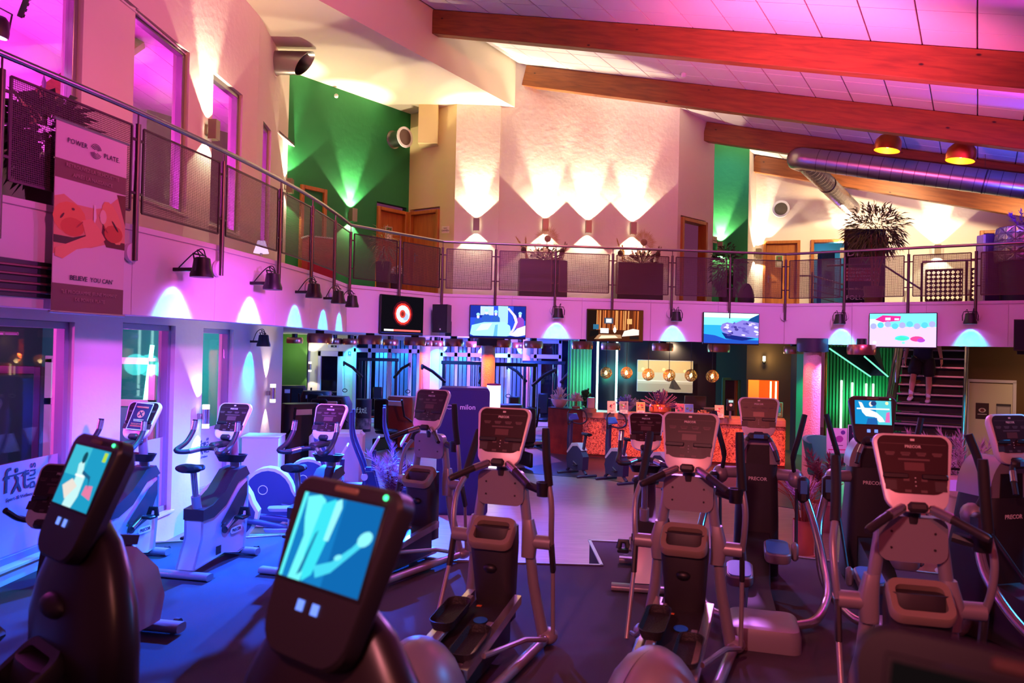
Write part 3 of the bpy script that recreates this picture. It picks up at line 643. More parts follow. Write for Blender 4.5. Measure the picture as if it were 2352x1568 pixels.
# spiral duct hung parallel to the slope, elbow and flexible duct to the wall
r = empty('ceiling_air_duct'); tag(r, 'silver spiral air duct with a flexible branch under the beams', 'air duct')
E0 = Vector((6.0, 16.0, 6.31)); dd = Vector((0.853, -0.522, -0.245)); E1 = E0 + dd*5.2; WP = Vector((8.66, 19.5, 5.94)); DR = 0.225
M_DUCT = pm('duct_galvanised', (178, 172, 176), 0.32, 0.95)
MB().tube([tuple(E0 + dd*0.12), tuple(E1)], DR, 28).build('main_duct', M_DUCT, r)
m = MB()
for k in range(24):
    c = E0 + dd*(0.35+0.2*k); m.tube([tuple(c-dd*0.006), tuple(c+dd*0.006)], DR+0.004, 28)
m.build('spiral_seams', pm('duct_seam', (120, 112, 118), 0.4, 0.9), r)
wd = (WP-E0).normalized()
path = [tuple(E0+dd*0.14), tuple(E0+dd*0.02), tuple(E0-(dd-wd)*0.10), tuple(E0-(dd-wd)*0.07+wd*0.08), tuple(E0+wd*0.2-(dd-wd)*0.02)]
MB().tube(smooth_path(path, 4), [DR]*17, 24).build('elbow', M_DUCT, r)
n = 46; L_ = (WP-E0).length; MB().tube([tuple(E0+wd*(0.15+(L_-0.15)*k/n)) for k in range(n+1)], [0.185+(0.016 if k % 2 else -0.010) for k in range(n+1)], 20).build('flexible_branch', M_DUCT, r, smooth=0)
c = E0+wd*L_*0.46; MB().tube([tuple(c-wd*0.03), tuple(c+wd*0.03)], 0.205, 20).build('clamp_band', M_DKSTEEL, r)
c = E0+dd*3.3; m = MB(); m.tube([tuple(c-dd*0.012), tuple(c+dd*0.012)], DR+0.008, 28); m.cyl(tuple(c+Vector((0, 0, DR))), tuple(c+Vector((0, 0, 0.75))), 0.004, 6); m.build('hanger', M_DKSTEEL, r)
# copper pendants under the ceiling
M_COPPER = pm('copper_shade', (214, 112, 60), 0.3, 0.85); M_GOLDIN = pm('gold_inside', (250, 190, 70), 0.4, 0.3)
def pendant(px, label):
    r = empty('copper_pendant', px); r.rotation_euler = (0.05, 0.16, 0); tag(r, label, 'pendant lamp', 'copper pendants under the roof')
    MB().lathe([(0.02, 0.16), (0.16, 0.15), (0.215, 0.08), (0.23, -0.02), (0.225, -0.11)], 28, None, False).build('shade', M_COPPER, r)
    MB().lathe([(0.02, 0.15), (0.155, 0.14), (0.208, 0.075), (0.223, -0.02), (0.218, -0.108)], 28, None, False).build('shade_inside', M_GOLDIN, r)
    MB().sphere((0, 0, -0.01), 0.045, 12, 8).build('bulb', em('bulb_gold', (255, 214, 120), 14), r); MB().cyl((0, 0, 0.1), (-0.05, 0, 0.5), 0.004, 6).build('cord', M_BLACK, r)
    point('pendant_glow', (px[0], px[1], px[2]-0.04), (1.0, 0.55, 0.12), 10, 0.04)
pendant((6.75, 13.8, 6.02), 'left copper dome pendant glowing gold above the spiral duct'); pendant((7.38, 12.6, 5.55), 'right copper dome pendant glowing gold above the spiral duct')
# small fittings
o = MB(); o.lathe([(0.055, 0), (0.05, 0.05), (0.03, 0.07)], 16, T(rx=PI)); o = o.build('smoke_detector', M_WHITEP); o.location = MC @ Vector((3.85*SF, -0.45, 0.035)); tag(o, 'small white smoke detector on the tiled ceiling', 'detector')
o = MB().sphere((0, 0, 0), 0.045, 12, 8).build('siren', M_WHITEP); o.location = (-3.69, 15.47, 7.24); tag(o, 'small round white siren high on the green wall', 'alarm')
for (p, n_, l, t_) in (((-1.48, 16.36, 4.70), (-0.3, -1), 'WC\nDAMEN', 'small sign beside the door in the cream wall'), ((4.70, 17.84, 4.83), (0.65, -0.7), 'WC\nHERREN', 'small sign beside the half open door'), ((7.78, 19.72, 4.72), (-0.34, -0.94), 'PERSONAL\nBÜRO', 'small sign between the two office doors')):
    M = facing(p, *n_); o = MB().box((0, 0, 0.006), (0.17, 0.15, 0.01), M).build('door_plate', pm('plate_cream', (220, 205, 170), 0.6), smooth=0); tag(o, t_, 'sign'); text_part(l, 0.05, M_BLACK, o, M @ T(0, 0, 0.013), 'lettering')

# ------------------------------------------------------------------ LED cans along the fascia
def seg_frame(i, s, out, z):
    a, b = Vector((*B[i], 0)), Vector((*B[i+1], 0)); d = (b-a).normalized(); n = Vector((d.y, -d.x, 0))
    p = a + d*s + n*out; return Vector((p.x, p.y, z)), d, n
def proj_x(px, i):
    """distance along fascia segment i at which the picture column px lies"""
    a, b = Vector((*B[i], 0)), Vector((*B[i+1], 0)); u = (px-1176)/1750.0; d = b-a
    t = (u*a.y-a.x)/(d.x-u*d.y); return t*d.length
def par_can(pos, n, label, z=2.86, reach=0.2, col=(0.04, 0.50, 1.0), power=60, arm=True, deg=58, tgt=None, core=True):
    """black LED flood lamp on a bracket; pos = point on the wall"""
    p = Vector((pos[0], pos[1], z)) + n*reach
    r = empty('led_flood_lamp', p, math.atan2(n.y, n.x)); tag(r, label, 'flood lamp', 'LED flood lamps along the gallery edge')
    MB().lathe([(0.055, 0.105), (0.075, 0.095), (0.088, 0.0), (0.108, -0.055), (0.108, -0.085), (0.095, -0.085)], 18).build('housing', M_BLACK, r)
    MB().lathe([(0.094, -0.080), (0.094, -0.083)], 18).build('lens', em('lens_blue', (70, 150, 255), 3.0), r)
    m = MB(); m.tube([(0, -0.115, -0.03), (0, -0.12, 0.06), (-0.03, -0.1, 0.13), (-0.03, 0.1, 0.13), (0, 0.12, 0.06), (0, 0.115, -0.03)], 0.008, 6); m.build('yoke', M_BLACK, r)
    MB().box((-reach/2-0.02, 0.0, -0.01), (reach, 0.03, 0.035), None, 0.004).build('arm', M_BLACK, r)
    m = MB(); m.tube(smooth_path([(0.02, 0.03, 0.1), (-0.03, 0.05, 0.19), (-0.12, 0.04, 0.15), (-reach+0.02, 0.03, 0.0)], 5), 0.006, 6); m.tube(smooth_path([(0.0, -0.03, 0.1), (-0.02, -0.05, 0.17), (0.06, -0.07, 0.12)], 5), 0.006, 6); m.build('cable', M_BLACK, r)
    q = p - Vector((0, 0, 0.09)) - n*(reach*0.35)
    spot('flood_core', q, tgt or (q - Vector((0, 0, 1)) - n*0.36), (0.0, 0.60, 1.0), power*3.4, 84, 1.0, 0.04)
    spot('flood_halo', q, tgt or (q - Vector((0, 0, 1)) - n*0.10), (0.30, 0.14, 1.0), power*0.10, 140, 0.6, 0.03)
    return r
def fascia_can(px, i, label, **k):
    pos, d, n = seg_frame(i, proj_x(px, i), 0, 0); par_can(pos, n, label, **k)
fascia_can(395, 3, 'LED flood lamp nearest the hanging banner', reach=0.3)
fascia_can(572, 4, 'second LED flood lamp from the hanging banner', reach=0.27)
fascia_can(676, 5, 'third LED flood lamp from the hanging banner', reach=0.25, power=45)
fascia_can(741, 6, 'fourth LED flood lamp from the hanging banner', reach=0.22, power=40)
fascia_can(778, 7, 'LED flood lamp in the corner beside the black screen', reach=0.2, power=35)
fascia_can(1277, 9, 'LED flood lamp between the surgery screen and the brown screen', reach=0.2, power=60)
fascia_can(1545, 9, 'LED flood lamp between the brown screen and the sea screen', reach=0.2, power=60)
fascia_can(1932, 10, 'LED flood lamp left of the cartoon screen', reach=0.2, power=60)
fascia_can(2229, 10, 'LED flood lamp right of the cartoon screen', reach=0.2, power=60)
par_can((-4.16, 12.15), Vector((1, 0, 0)), 'LED flood lamp under the gallery on the side wall', z=2.20, reach=0.2, power=45)

# ------------------------------------------------------------------ screens on the fascia
def tv(px0, px1, i, zc, h, polys, label, estr=1.3):
    s0, s1 = proj_x(px0, i), proj_x(px1, i); p, d, n = seg_frame(i, (s0+s1)/2, 0.06, zc); w_ = abs(s1-s0)
    r = empty('wall_screen', p, math.atan2(d.y, d.x)); tag(r, label, 'screen', 'flat screens on the gallery fascia')
    MB().box((0, 0.0, 0), (w_, 0.05, h), None, 0.006).build('casing', M_BLACK, r); MB().box((0, 0.04, 0), (0.3, 0.04, 0.2)).build('wall_mount', M_BLACK, r)
    picture('screen_picture', r, facing((0, -0.027, 0.006), 0, -1), w_-0.025, h-0.035, polys, estr)
    return r
rnd = random.Random(3)
ring = [((10, 8, 14), R_(0, 0, 1, 1)), ((70, 10, 24), El(.5, .54, .24, .34)), ((220, 50, 40), El(.5, .53, .20, .29)), ((190, 205, 235), El(.5, .53, .165, .235)), ((150, 170, 215), El(.56, .46, .07, .10)), ((190, 60, 50), El(.49, .53, .07, .11)), ((120, 30, 30), El(.49, .53, .035, .06)), ((235, 235, 240), R_(.06, .06, .28, .11)), ((220, 90, 90), R_(.28, .06, .94, .11)), ((30, 30, 90), R_(0, 0, 1, .03))]
tv(866, 964, 8, 2.72, 0.70, ring, 'black screen showing a glowing red ring beside the speaker')
surg = [((40, 70, 200), R_(0, 0, 1, 1)), ((24, 40, 140), R_(0, .62, .32, 1)), ((170, 190, 250), R_(.18, .7, .42, .98)), ((20, 36, 130), R_(.78, .55, 1, 1)), ((150, 190, 250), R_(.5, .45, .68, 1))]
for x, w_, top in ((.14, .07, .72), (.29, .09, .85), (.46, .08, .82), (.9, .08, .78)):
    c = (40, 80, 170) if x < .8 else (130, 60, 170); surg += [(c, [(x-w_, .3), (x+w_, .3), (x+w_*.9, top-.2), (x+w_*.4, top-.12), (x-w_*.4, top-.12), (x-w_*.9, top-.2)]), ((215, 190, 220), El(x, top-.07, .025, .06)), ((140, 215, 240), El(x, top, .032, .05))]
surg += [((150, 215, 240), [(0, .1), (.03, .38), (.25, .48), (.62, .5), (.72, .38), (.75, .08), (.5, .0), (.1, .02)]), ((90, 160, 225), [(.42, .05), (.45, .4), (.5, .42), (.49, .03)]), ((190, 240, 250), [(.1, .2), (.2, .42), (.4, .46), (.32, .25)]), ((200, 190, 245), [(.66, .92), (.70, .95), (.83, .7), (.86, .5), (.8, .25), (.74, .1), (.70, .12), (.77, .3), (.81, .5), (.77, .7)]), ((220, 220, 250), [(.72, .08), (.85, .3), (1, .4), (1, .1), (.85, .04)]), ((14, 22, 90), R_(0, 0, 1, .05))]
tv(1077, 1206, 9, 2.67, 0.64, surg, 'bright blue screen showing surgeons around an operating table')
brn = [((60, 26, 14), R_(0, 0, 1, 1))]
for k in range(34):
    x = .02+.03*k*.94; c = rnd.choice([(150, 70, 30), (190, 100, 50), (110, 46, 22), (220, 140, 80), (90, 36, 18)]); brn.append((c, [(x, .35), (x+.018, .35), (x+.022+rnd.uniform(-.01, .01), .98), (x+.004, .98)]))
brn += [((26, 14, 12), R_(0, .0, .16, .98)), ((150, 110, 80), [(.12, .04), (.62, .08), (.6, .2), (.2, .2)]), ((225, 205, 170), [(.2, .06), (.55, .1), (.5, .17), (.25, .16)]), ((60, 70, 90), R_(.3, .55, .46, .74)), ((200, 200, 200), R_(.33, .58, .43, .71)), ((200, 150, 90), R_(.71, .55, .8, .72)), ((40, 90, 120), R_(.1, .36, .2, .52)), ((210, 215, 220), R_(.23, .24, .38, .40)), ((15, 12, 14), [(.03, .1), (.2, .18), (.2, .34), (.05, .3)]), ((240, 225, 200), El(.49, .35, .03, .1)), ((210, 150, 120), El(.485, .47, .018, .035)), ((220, 200, 190), [(.62, .14), (.94, .2), (.96, .36), (.82, .40), (.66, .32)]), ((30, 20, 20), R_(.76, .06, 1, .16)), ((70, 30, 16), R_(.93, 0, 1, 1))]
tv(1345, 1474, 9, 2.66, 0.63, brn, 'screen showing a brown panelled room with a small figure')
sea = [((40, 150, 220), R_(0, 0, 1, .62)), ((120, 225, 250), R_(0, .6, 1, 1)), ((200, 250, 255), R_(0, .85, 1, 1)), ((30, 70, 170), [(0, 0), (1, 0), (1, .12), (.4, .14), (.2, .26), (0, .3)]), ((20, 60, 120), [(.75, .65), (.85, .85), (1, .98), (1, .6)]), ((90, 190, 220), [(.5, .72), (.7, .8), (.85, .84), (.6, .66)]), ((120, 110, 190), [(.3, .5), (.33, .64), (.42, .7), (.55, .66), (.7, .78), (.85, .74), (1, .7), (1, .2), (.8, .22), (.6, .2), (.42, .3), (.34, .38)]), ((20, 30, 110), [(.32, .36), (.5, .28), (.75, .22), (.95, .18), (.7, .1), (.4, .16)])]
for k in range(26):
    x, y = rnd.uniform(.36, .98), rnd.uniform(.28, .68); sea.append((rnd.choice([(190, 180, 230), (230, 215, 245), (90, 80, 170), (60, 50, 130)]), El(x, y, rnd.uniform(.02, .06), rnd.uniform(.02, .05), 7, rnd.uniform(0, 3))))
tv(1611, 1739, 9, 2.66, 0.63, sea, 'screen showing pale rocks on a blue seashore')
toon = [((200, 176, 240), R_(0, 0, 1, .62)), ((110, 205, 235), R_(0, .6, 1, 1)), ((190, 240, 245), R_(0, .6, .3, .84)), ((215, 40, 130), [(.08, .82), (.2, .95), (.48, .92), (.46, .78), (.2, .74)]), ((245, 190, 230), R_(.24, .8, .32, .88)), ((245, 190, 230), R_(.38, .8, .45, .86)), ((70, 200, 220), El(.5, .26, .11, .08)), ((60, 210, 170), [(.38, .22), (.48, .32), (.6, .26), (.52, .18)]), ((230, 60, 130), El(.72, .24, .1, .08)), ((160, 60, 180), El(.78, .2, .06, .06)), ((235, 245, 255), El(.08, .12, .03, .045)), ((130, 235, 235), El(.52, .12, .025, .04))]
for k in range(9): toon.append(((80, 180, 200) if k % 2 else (150, 150, 215), El(.06+.11*k, .62+.03*(k % 3), .05, .09, 12)))
tv(1997, 2153, 10, 2.66, 0.645, toon, 'bright pastel cartoon beach screen at the right end of the fascia')

# ------------------------------------------------------------------ loudspeakers on the fascia
def speaker(px, i, zc, yaw, label, s=1.0):
    p, d, n = seg_frame(i, proj_x(px, i), 0.30, zc); r = empty('loudspeaker', p, math.atan2(d.y, d.x)+yaw); tag(r, label, 'speaker', 'loudspeakers on the gallery fascia')
    MB().loft([[(-.15*s, -.15*s, -.26*s), (.15*s, -.15*s, -.26*s), (.10*s, .15*s, -.26*s), (-.10*s, .15*s, -.26*s)], [(-.15*s, -.15*s, .26*s), (.15*s, -.15*s, .26*s), (.10*s, .15*s, .26*s), (-.10*s, .15*s, .26*s)]]).build('cabinet', M_BLACK, r, smooth=0)
    MB().box((0, -.154*s, 0), (.28*s, .01, .49*s), None, 0.004).build('grille', pm('speaker_grille', (24, 20, 26), 0.7, bump=0.5, bscale=250), r); MB().box((0.02, -.162*s, -.2*s), (.025, .004, .03)).build('badge', M_WHITEP, r, smooth=0)
    m = MB(); m.box((0, .17, -.18), (.05, .14, .05)); m.box((0, .25, -.18), (.12, .02, .28)); m.build('wall_bracket', M_BLACK, r, smooth=0)
speaker(1016, 9, 2.70, -0.45, 'black loudspeaker tilted beside the surgery screen'); speaker(2350, 10, 2.58, 0.1, 'black loudspeaker at the right edge of the fascia')

# ------------------------------------------------------------------ banner over the railing
p0 = Vector((-3.585, 5.80, 0)); p1 = Vector((-3.415, 6.52, 0)); d = (p1-p0).normalized(); n = Vector((d.y, -d.x, 0)); bw, bh = 0.745, 1.47
bn = empty('hanging_banner', (p0+p1)/2 + n*0.085 + Vector((0, 0, 3.10)), math.atan2(d.y, d.x)); tag(bn, 'hanging fabric banner with a mother and baby on the railing', 'banner')
m = MB(); nb = 14
front = [[(-bw/2+bw*k/nb, -0.006*math.sin(k*1.3)-0.004, -bh/2), (-bw/2+bw*k/nb, -0.004*math.sin(k*1.1), bh/2)] for k in range(nb+1)]
MB().box((0, 0.002, 0), (bw, 0.003, bh)).build('fabric', pm('banner_fabric', (226, 200, 206), 0.8), bn, smooth=0)
ban = [((228, 204, 208), R_(0, 0, 1, 1)), ((122, 78, 72), R_(0, .70, 1, .80)), ((122, 72, 78), R_(0, .0, 1, .15)),
  ((226, 150, 116), [(0, .40), (0, .60), (.12, .62), (.3, .58), (.55, .58), (.7, .6), (.9, .68), (1, .69), (1, .42), (.75, .40), (.5, .36), (.3, .35), (.15, .32), (0, .30)]),
  ((110, 40, 24), [(.86, .69), (1, .695), (1, .52), (.95, .58)]), ((96, 36, 24), [(.58, .56), (.66, .5), (.64, .44), (.72, .38), (1, .38), (1, .42), (.8, .42)]), ((70, 26, 22), [(0, .40), (.25, .40), (.45, .43), (.46, .41), (.25, .36), (0, .36)]),
  ((232, 128, 76), El(.2, .50, .22, .085)), ((214, 92, 52), El(.24, .455, .16, .05)), ((236, 150, 100), El(.8, .52, .18, .09, 14, -.5)), ((206, 84, 48), El(.82, .46, .14, .05)), ((240, 196, 170), El(.66, .545, .05, .04)),
  ((238, 150, 110), [(.36, .50), (.5, .52), (.6, .48), (.7, .42), (.6, .38), (.3, .34), (.12, .28), (.02, .29), (.02, .33), (.2, .37), (.42, .42)]), ((90, 34, 24), El(.1, .505, .03, .008, 10, .5)), ((90, 34, 24), El(.24, .55, .02, .007)), ((60, 20, 18), El(.84, .505, .06, .008, 10, -.5)), ((170, 56, 36), El(.33, .475, .05, .006, 10, .4)), ((170, 56, 40), El(.7, .475, .04, .006, 10, -.4)), ((244, 226, 216), [(.52, .60), (.545, .60), (.56, .53), (.54, .50), (.52, .51)])]
picture('banner_print', bn, facing((0, -0.002, 0), 0, -1), bw, bh, ban)
M_INKD = pm('ink_dark', (58, 44, 58), 0.7); M_INKL = pm('ink_light', (186, 140, 136), 0.7)
def bt(t, s, v, mat, u=0.5, b=0.0, sp=1.0): text_part(t, s, mat, bn, facing(((u-0.5)*bw, -0.012, (v-0.5)*bh), 0, -1), 'lettering', b, spacing=sp)
bt('POWER', 0.055, .905, M_INKD, .27, sp=1.1); bt('PLATE.', 0.055, .885, M_INKD, .76, sp=1.1); bt('RETROUVEZ LA SILHOUETTE', 0.043, .775, M_INKL); bt('APRÈS LA NAISSANCE', 0.043, .73, M_INKL); bt('BELIEVE', 0.052, .185, M_INKD, .335, 0.0004); bt("YOU CAN'", 0.052, .185, M_INKD, .66); bt('"LE PROGRAMME JEUNE MAMAN"', 0.039, .108, M_INKL); bt('DE POWER PLATE', 0.039, .07, M_INKL)
m = MB()
for k, rr in enumerate((0.022, 0.034, 0.046, 0.058)):
    for a0 in (0.3, PI+0.3): m.tube([(rr*math.cos(a0+t*0.24), -0.011, rr*math.sin(a0+t*0.24)) for t in range(11)], 0.0022, 5)
m.build('ring_logo', M_INKD, bn).location = (0.02, 0, .895*bh-bh/2)
for z in (bh/2, -bh/2): MB().cyl((-bw/2-0.02, -0.002, z), (bw/2+0.02, -0.002, z), 0.012, 8).build('rod', M_ALU, bn)
# dark ventilation grille in the fascia behind the banner
gr = empty('fascia_vent'); p, d, n = seg_frame(0, 1.0, 0.035, 2.60); gr.location = p; gr.rotation_euler = (0, 0, math.atan2(d.y, d.x)); tag(gr, 'long dark slatted ventilation grille low in the fascia', 'vent')
MB().box((0.2, 0.01, 0), (1.6, 0.02, 0.27)).build('backing', M_BLACK, gr, smooth=0)
for k in range(4): MB().tube(smooth_path([(-0.6, -0.01, 0.09-0.06*k), (0.2, -0.014, 0.085-0.062*k), (0.95, -0.01, 0.095-0.063*k)], 8), 0.011, 6).build('slat', pm('slat_brown', (120, 74, 70), 0.4, 0.4), gr)
# ================================================================== lower floor: back rooms, counter, stairs
M_LAV = pm('frame_lavender', (206, 196, 224), 0.5)
YB = 25.0
def xb(px): return (px-1176)/1750.0*YB
# back wall with door, pilasters and glazing
wall('wall_rear_green', (xb(640), YB-0.2), (xb(709), YB-0.2), FZ, LCZ, pm('paint_green_low', (60, 110, 40), 0.7), 0.1, (), 'green wall at the back of the lower floor')
wall('wall_rear_cream', (xb(709), YB), (xb(812), YB), FZ, LCZ, M_PLASTER, 0.1, [(xb(732)-xb(709), xb(790)-xb(709), FZ, 1.98)], 'cream rear wall around the glazed exit door')
wall('wall_rear_night', (-9, 27.5), (4, 27.5), FZ, 3.0, pm('night_blue', (24, 50, 90), 0.8, noise=0.5, nscale=2.5), 0.1, (), 'dark garden beyond the rear windows')
r = empty('door_8', (xb(732), YB, FZ)); struct(r, 'white glazed exit door in the rear wall'); wd_ = xb(790)-xb(732)
m = MB()
for (c, s) in (((0.05, 0, 1.16), (0.1, 0.12, 2.33)), ((wd_-0.09, 0, 1.16), (0.18, 0.12, 2.33)), ((wd_/2, 0, 2.24), (wd_, 0.12, 0.17)), ((wd_/2, 0, 0.1), (wd_, 0.12, 0.2))): m.box(c, s, None, 0.008)
m.build('door_frame', M_LAV, r); MB().box((wd_/2-0.03, 0, 1.2), (wd_-0.25, 0.015, 2.0)).build('pane', M_GLASS, r, smooth=0); MB().tube([(wd_-0.2, -0.07, 1.0), (wd_-0.2, -0.12, 1.0), (wd_-0.32, -0.12, 1.0)], 0.014, 8).build('door_handle', M_STEEL, r)
p = at(764, 795, YB-0.017); o = MB().box((0, 0, 0), (0.32, 0.03, 0.09), None, 0.004).build('exit_sign', M_WHITEP); o.location = p; tag(o, 'small exit sign above the glazed rear door', 'sign'); picture('sign_print', o, facing((0, -0.017, 0), 0, -1), 0.28, 0.07, [((30, 46, 50), R_(.3, 0, 1, 1)), ((220, 230, 225), El(.7, .5, .06, .3))])
p = at(803, 811, YB-0.012); o = MB().box((0, 0, 0), (0.1, 0.02, 0.13)).build('extinguisher_sign', M_WHITEP, smooth=0); o.location = p; tag(o, 'small pictogram on the cyan lit pilaster', 'sign'); picture('sign_print', o, facing((0, -0.012, 0), 0, -1), 0.09, 0.12, [((40, 60, 110), R_(0, 0, 1, 1)), ((235, 235, 235), El(.5, .5, .2, .3))])
# glazing: big panes in a pale frame
def glazing(num, px0, px1, mull, zt, ztr, Y, label):
    x0, x1 = (px0-1176)/1750.0*Y, (px1-1176)/1750.0*Y; r = empty('window_%d' % num, (x0, Y, FZ)); struct(r, label); W_ = x1-x0; H = zt-FZ
    xs = [(q-1176)/1750.0*Y-x0 for q in mull]
    for q in [0.04, *xs, W_-0.04]: MB().box((q, 0, H/2), (0.11, 0.1, H), None, 0.008).build('mullion', M_LAV, r)
    for z in (0.08, ztr-FZ, H-0.05): MB().box((W_/2, 0, z), (W_, 0.1, 0.14), None, 0.008).build('transom', M_LAV, r)
    e = [0.04, *xs, W_-0.04]
    for i in range(len(e)-1):
        for (a, b) in ((0.15, ztr-FZ-0.07), (ztr-FZ+0.07, H-0.12)): MB().box(((e[i]+e[i+1])/2, 0.01, (a+b)/2), (e[i+1]-e[i]-0.1, 0.012, b-a)).build('pane', M_GLASS, r, smooth=0)
    return r
glazing(8, 813, 965, [850, 896, 943], LCZ, 2.03, YB, 'tall lavender framed glazing left of the first orange column')
glazing(9, 1012, 1290, [1048, 1078, 1110, 1170, 1230], LCZ, 1.95, YB, 'tall lavender framed glazing behind the cable machines')
# vertical blinds outside the panes
sl = MB().box((0, 0, 0), (0.11, 0.012, 2.75), T(rz=0.25)).mesh('slat', 0); sl.materials.append(pm('blind_blue', (150, 190, 225), 0.7))
bl = empty('vertical_blind', (0, YB+0.6, 1.05)); tag(bl, 'pale blue vertical blind behind the rear glazing', 'blind')
for k in range(40):
    x = xb(860)+0.14*k
    if x < xb(1300): inst(sl, 'slat', None, bl, Matrix.Translation((x, 0.02*math.sin(k), 0)))
wall('wall_rear_pier', (xb(965), YB-0.02), (xb(1012), YB-0.02), FZ, LCZ, M_PLASTER, 0.1, (), 'pale pier between the rear windows')
for (px, Y, c, pw) in ((806, YB-0.35, (0.03, 0.75, 0.95), 26), (1002, YB-0.35, (0.03, 0.75, 0.95), 26), (1155, YB-0.35, (0.03, 0.7, 1.0), 22), (880, YB+0.3, (0.02, 0.35, 1.0), 45), (930, YB+0.3, (0.02, 0.3, 1.0), 30), (1060, YB+0.3, (0.02, 0.5, 0.9), 30), (1200, YB+0.3, (0.1, 0.2, 1.0), 30)):
    q = at(px, 790, Y); spot('rear_strip', (q.x, q.y, 2.42), (q.x, q.y+0.3, -0.3), c, pw*(8 if Y < YB else 3.5), 80, 0.7, 0.05)
point('gym_blue', (0.4, 21.5, 2.2), (0.03, 0.10, 1.0), 420, 0.2); point('gym_blue', (-2.8, 19.5, 2.2), (0.05, 0.2, 1.0), 240, 0.2); point('gym_violet', (-1.0, 23.0, 2.0), (0.5, 0.2, 1.0), 220, 0.2)
point('green_corner', (xb(690), YB-1.0, 2.0), (0.85, 1.0, 0.4), 22, 0.1)

# ------------------------------------------------------------------ round columns with dark collars
M_COLP = pm('column_rough_plaster', (226, 196, 186), 0.9, bump=0.9, bscale=40)
def column(x, y, r0, label, lights, collar=True):
    r = empty('round_column', (x, y, FZ)); tag(r, label, 'column', 'round plaster columns')
    MB().lathe([(r0, 0), (r0, LCZ-FZ)], 24).build('shaft', M_COLP, r)
    if collar:
        ks = 16; secs = []
        for (rr, z) in ((r0+0.13, 2.6), (r0+0.13, 2.85)): secs.append([((rr)*math.cos(2*PI*k/48), rr*math.sin(2*PI*k/48), z-(0.018*abs(math.sin(k*PI/6)) if z < 2.7 else 0)) for k in range(48)])
        MB().loft(secs).build('collar', pm('collar_dark', (46, 36, 60), 0.5), r)
    for (a, c, pw) in lights:
        px_, py_ = x+(r0+0.55)*math.cos(a), y+(r0+0.55)*math.sin(a); spot('column_wash', (px_, py_, 2.40), (x, y, 0.9), c, pw*4.0, 62, 0.8, 0.03)
column(*at(974, 900, 24.0).xy, 0.17, 'slim orange lit column at the rear windows', ((-1.2, (1.0, 0.10, 0.01), 45), (-2.2, (1.0, 0.10, 0.01), 45)), False)
column(*at(1120, 900, 18.6).xy, 0.165, 'orange lit column beside the white glowing lamp', ((-1.2, (1.0, 0.09, 0.01), 60), (-2.2, (1.0, 0.09, 0.01), 60)))
column(*at(1208, 900, 23.5).xy, 0.12, 'thin orange lit column behind the cable machines', ((-1.57, (1.0, 0.09, 0.01), 35),), False)
column(5.90, 14.95, 0.165, 'pink and red lit column beside the stairs', ((-2.3, (1.0, 0.06, 0.03), 55), (-0.7, (0.9, 0.1, 0.9), 60)))

# ------------------------------------------------------------------ copper drum lamps on the lower ceiling
M_DRUM = pm('drum_copper', (190, 120, 110), 0.28, 0.9); M_DRUMIN = pm('drum_inside', (230, 190, 160), 0.5)
def drum_parts(r):
    MB().lathe([(0.0, 0.095), (0.235, 0.092), (0.25, 0.06), (0.255, 0.0), (0.25, -0.06), (0.24, -0.095), (0.23, -0.09), (0.24, 0.0), (0.2, 0.07), (0, 0.075)], 28, None, False).build('shade', M_DRUM, r)
    MB().cyl((0, 0, 0.09), (0, 0, 0.205), 0.09, 14).build('ceiling_mount', M_BLACK, r)
    MB().lathe([(0.0, -0.07), (0.225, -0.07)], 24, None, False).build('diffuser', pm('drum_diffuser', (225, 205, 215), 0.6), r)
proto = None
drums = [(677, 30, 'behind the first large drum'), (735, 58, 'largest drum lamp, left of all'), (768, 26, ''), (805, 33, ''), (850, 55, ''), (897, 36, ''), (953, 50, ''), (985, 22, ''), (1004, 25, ''), (1042, 47, ''), (1088, 28, ''), (1151, 47, ''), (1196, 26, ''), (1225, 45, ''), (1338, 48, ''), (1403, 44, ''), (1522, 48, ''), (1651, 50, ''), (1695, 41, ''), (1824, 46, ''), (1979, 70, '')]
near = ['small copper drum lamp left of the largest one', 'largest copper drum lamp, left of the row', 'copper drum lamp half hidden behind the largest one', 'copper drum lamp above the exit sign', 'wide copper drum lamp below the red ring screen', 'small copper drum lamp right of the wide one', 'wide copper drum lamp left of the first orange column', 'tiny copper drum lamp over the first orange column', 'small copper drum lamp beside the first orange column', 'wide copper drum lamp under the loudspeaker', 'copper drum lamp touching the dark column collar', 'wide copper drum lamp under the surgery screen', 'small copper drum lamp behind the pair under the surgery screen', 'copper drum lamp under the lamp right of the surgery screen', 'copper drum lamp left above the mint neon tubes', 'copper drum lamp right above the mint neon tubes', 'copper drum lamp above the picture behind the counter', 'copper drum lamp left above the dark green doorway', 'copper drum lamp right above the dark green doorway', 'copper drum lamp left of the pink column', 'wide copper drum lamp in front of the stairs']
for k, (px, wpx, _) in enumerate(drums):
    Y = min(0.5*1750/wpx, 24.0); Y = max(Y, 14.2); x = (px-1176)/1750.0*Y
    if proto is None: proto = empty('drum_ceiling_lamp'); drum_parts(proto); o = proto
    else: o = copy_tree(proto)
    o.location = (x, Y, LCZ-0.205); tag(o, near[k], 'ceiling lamp', 'copper drum lamps under the gallery')

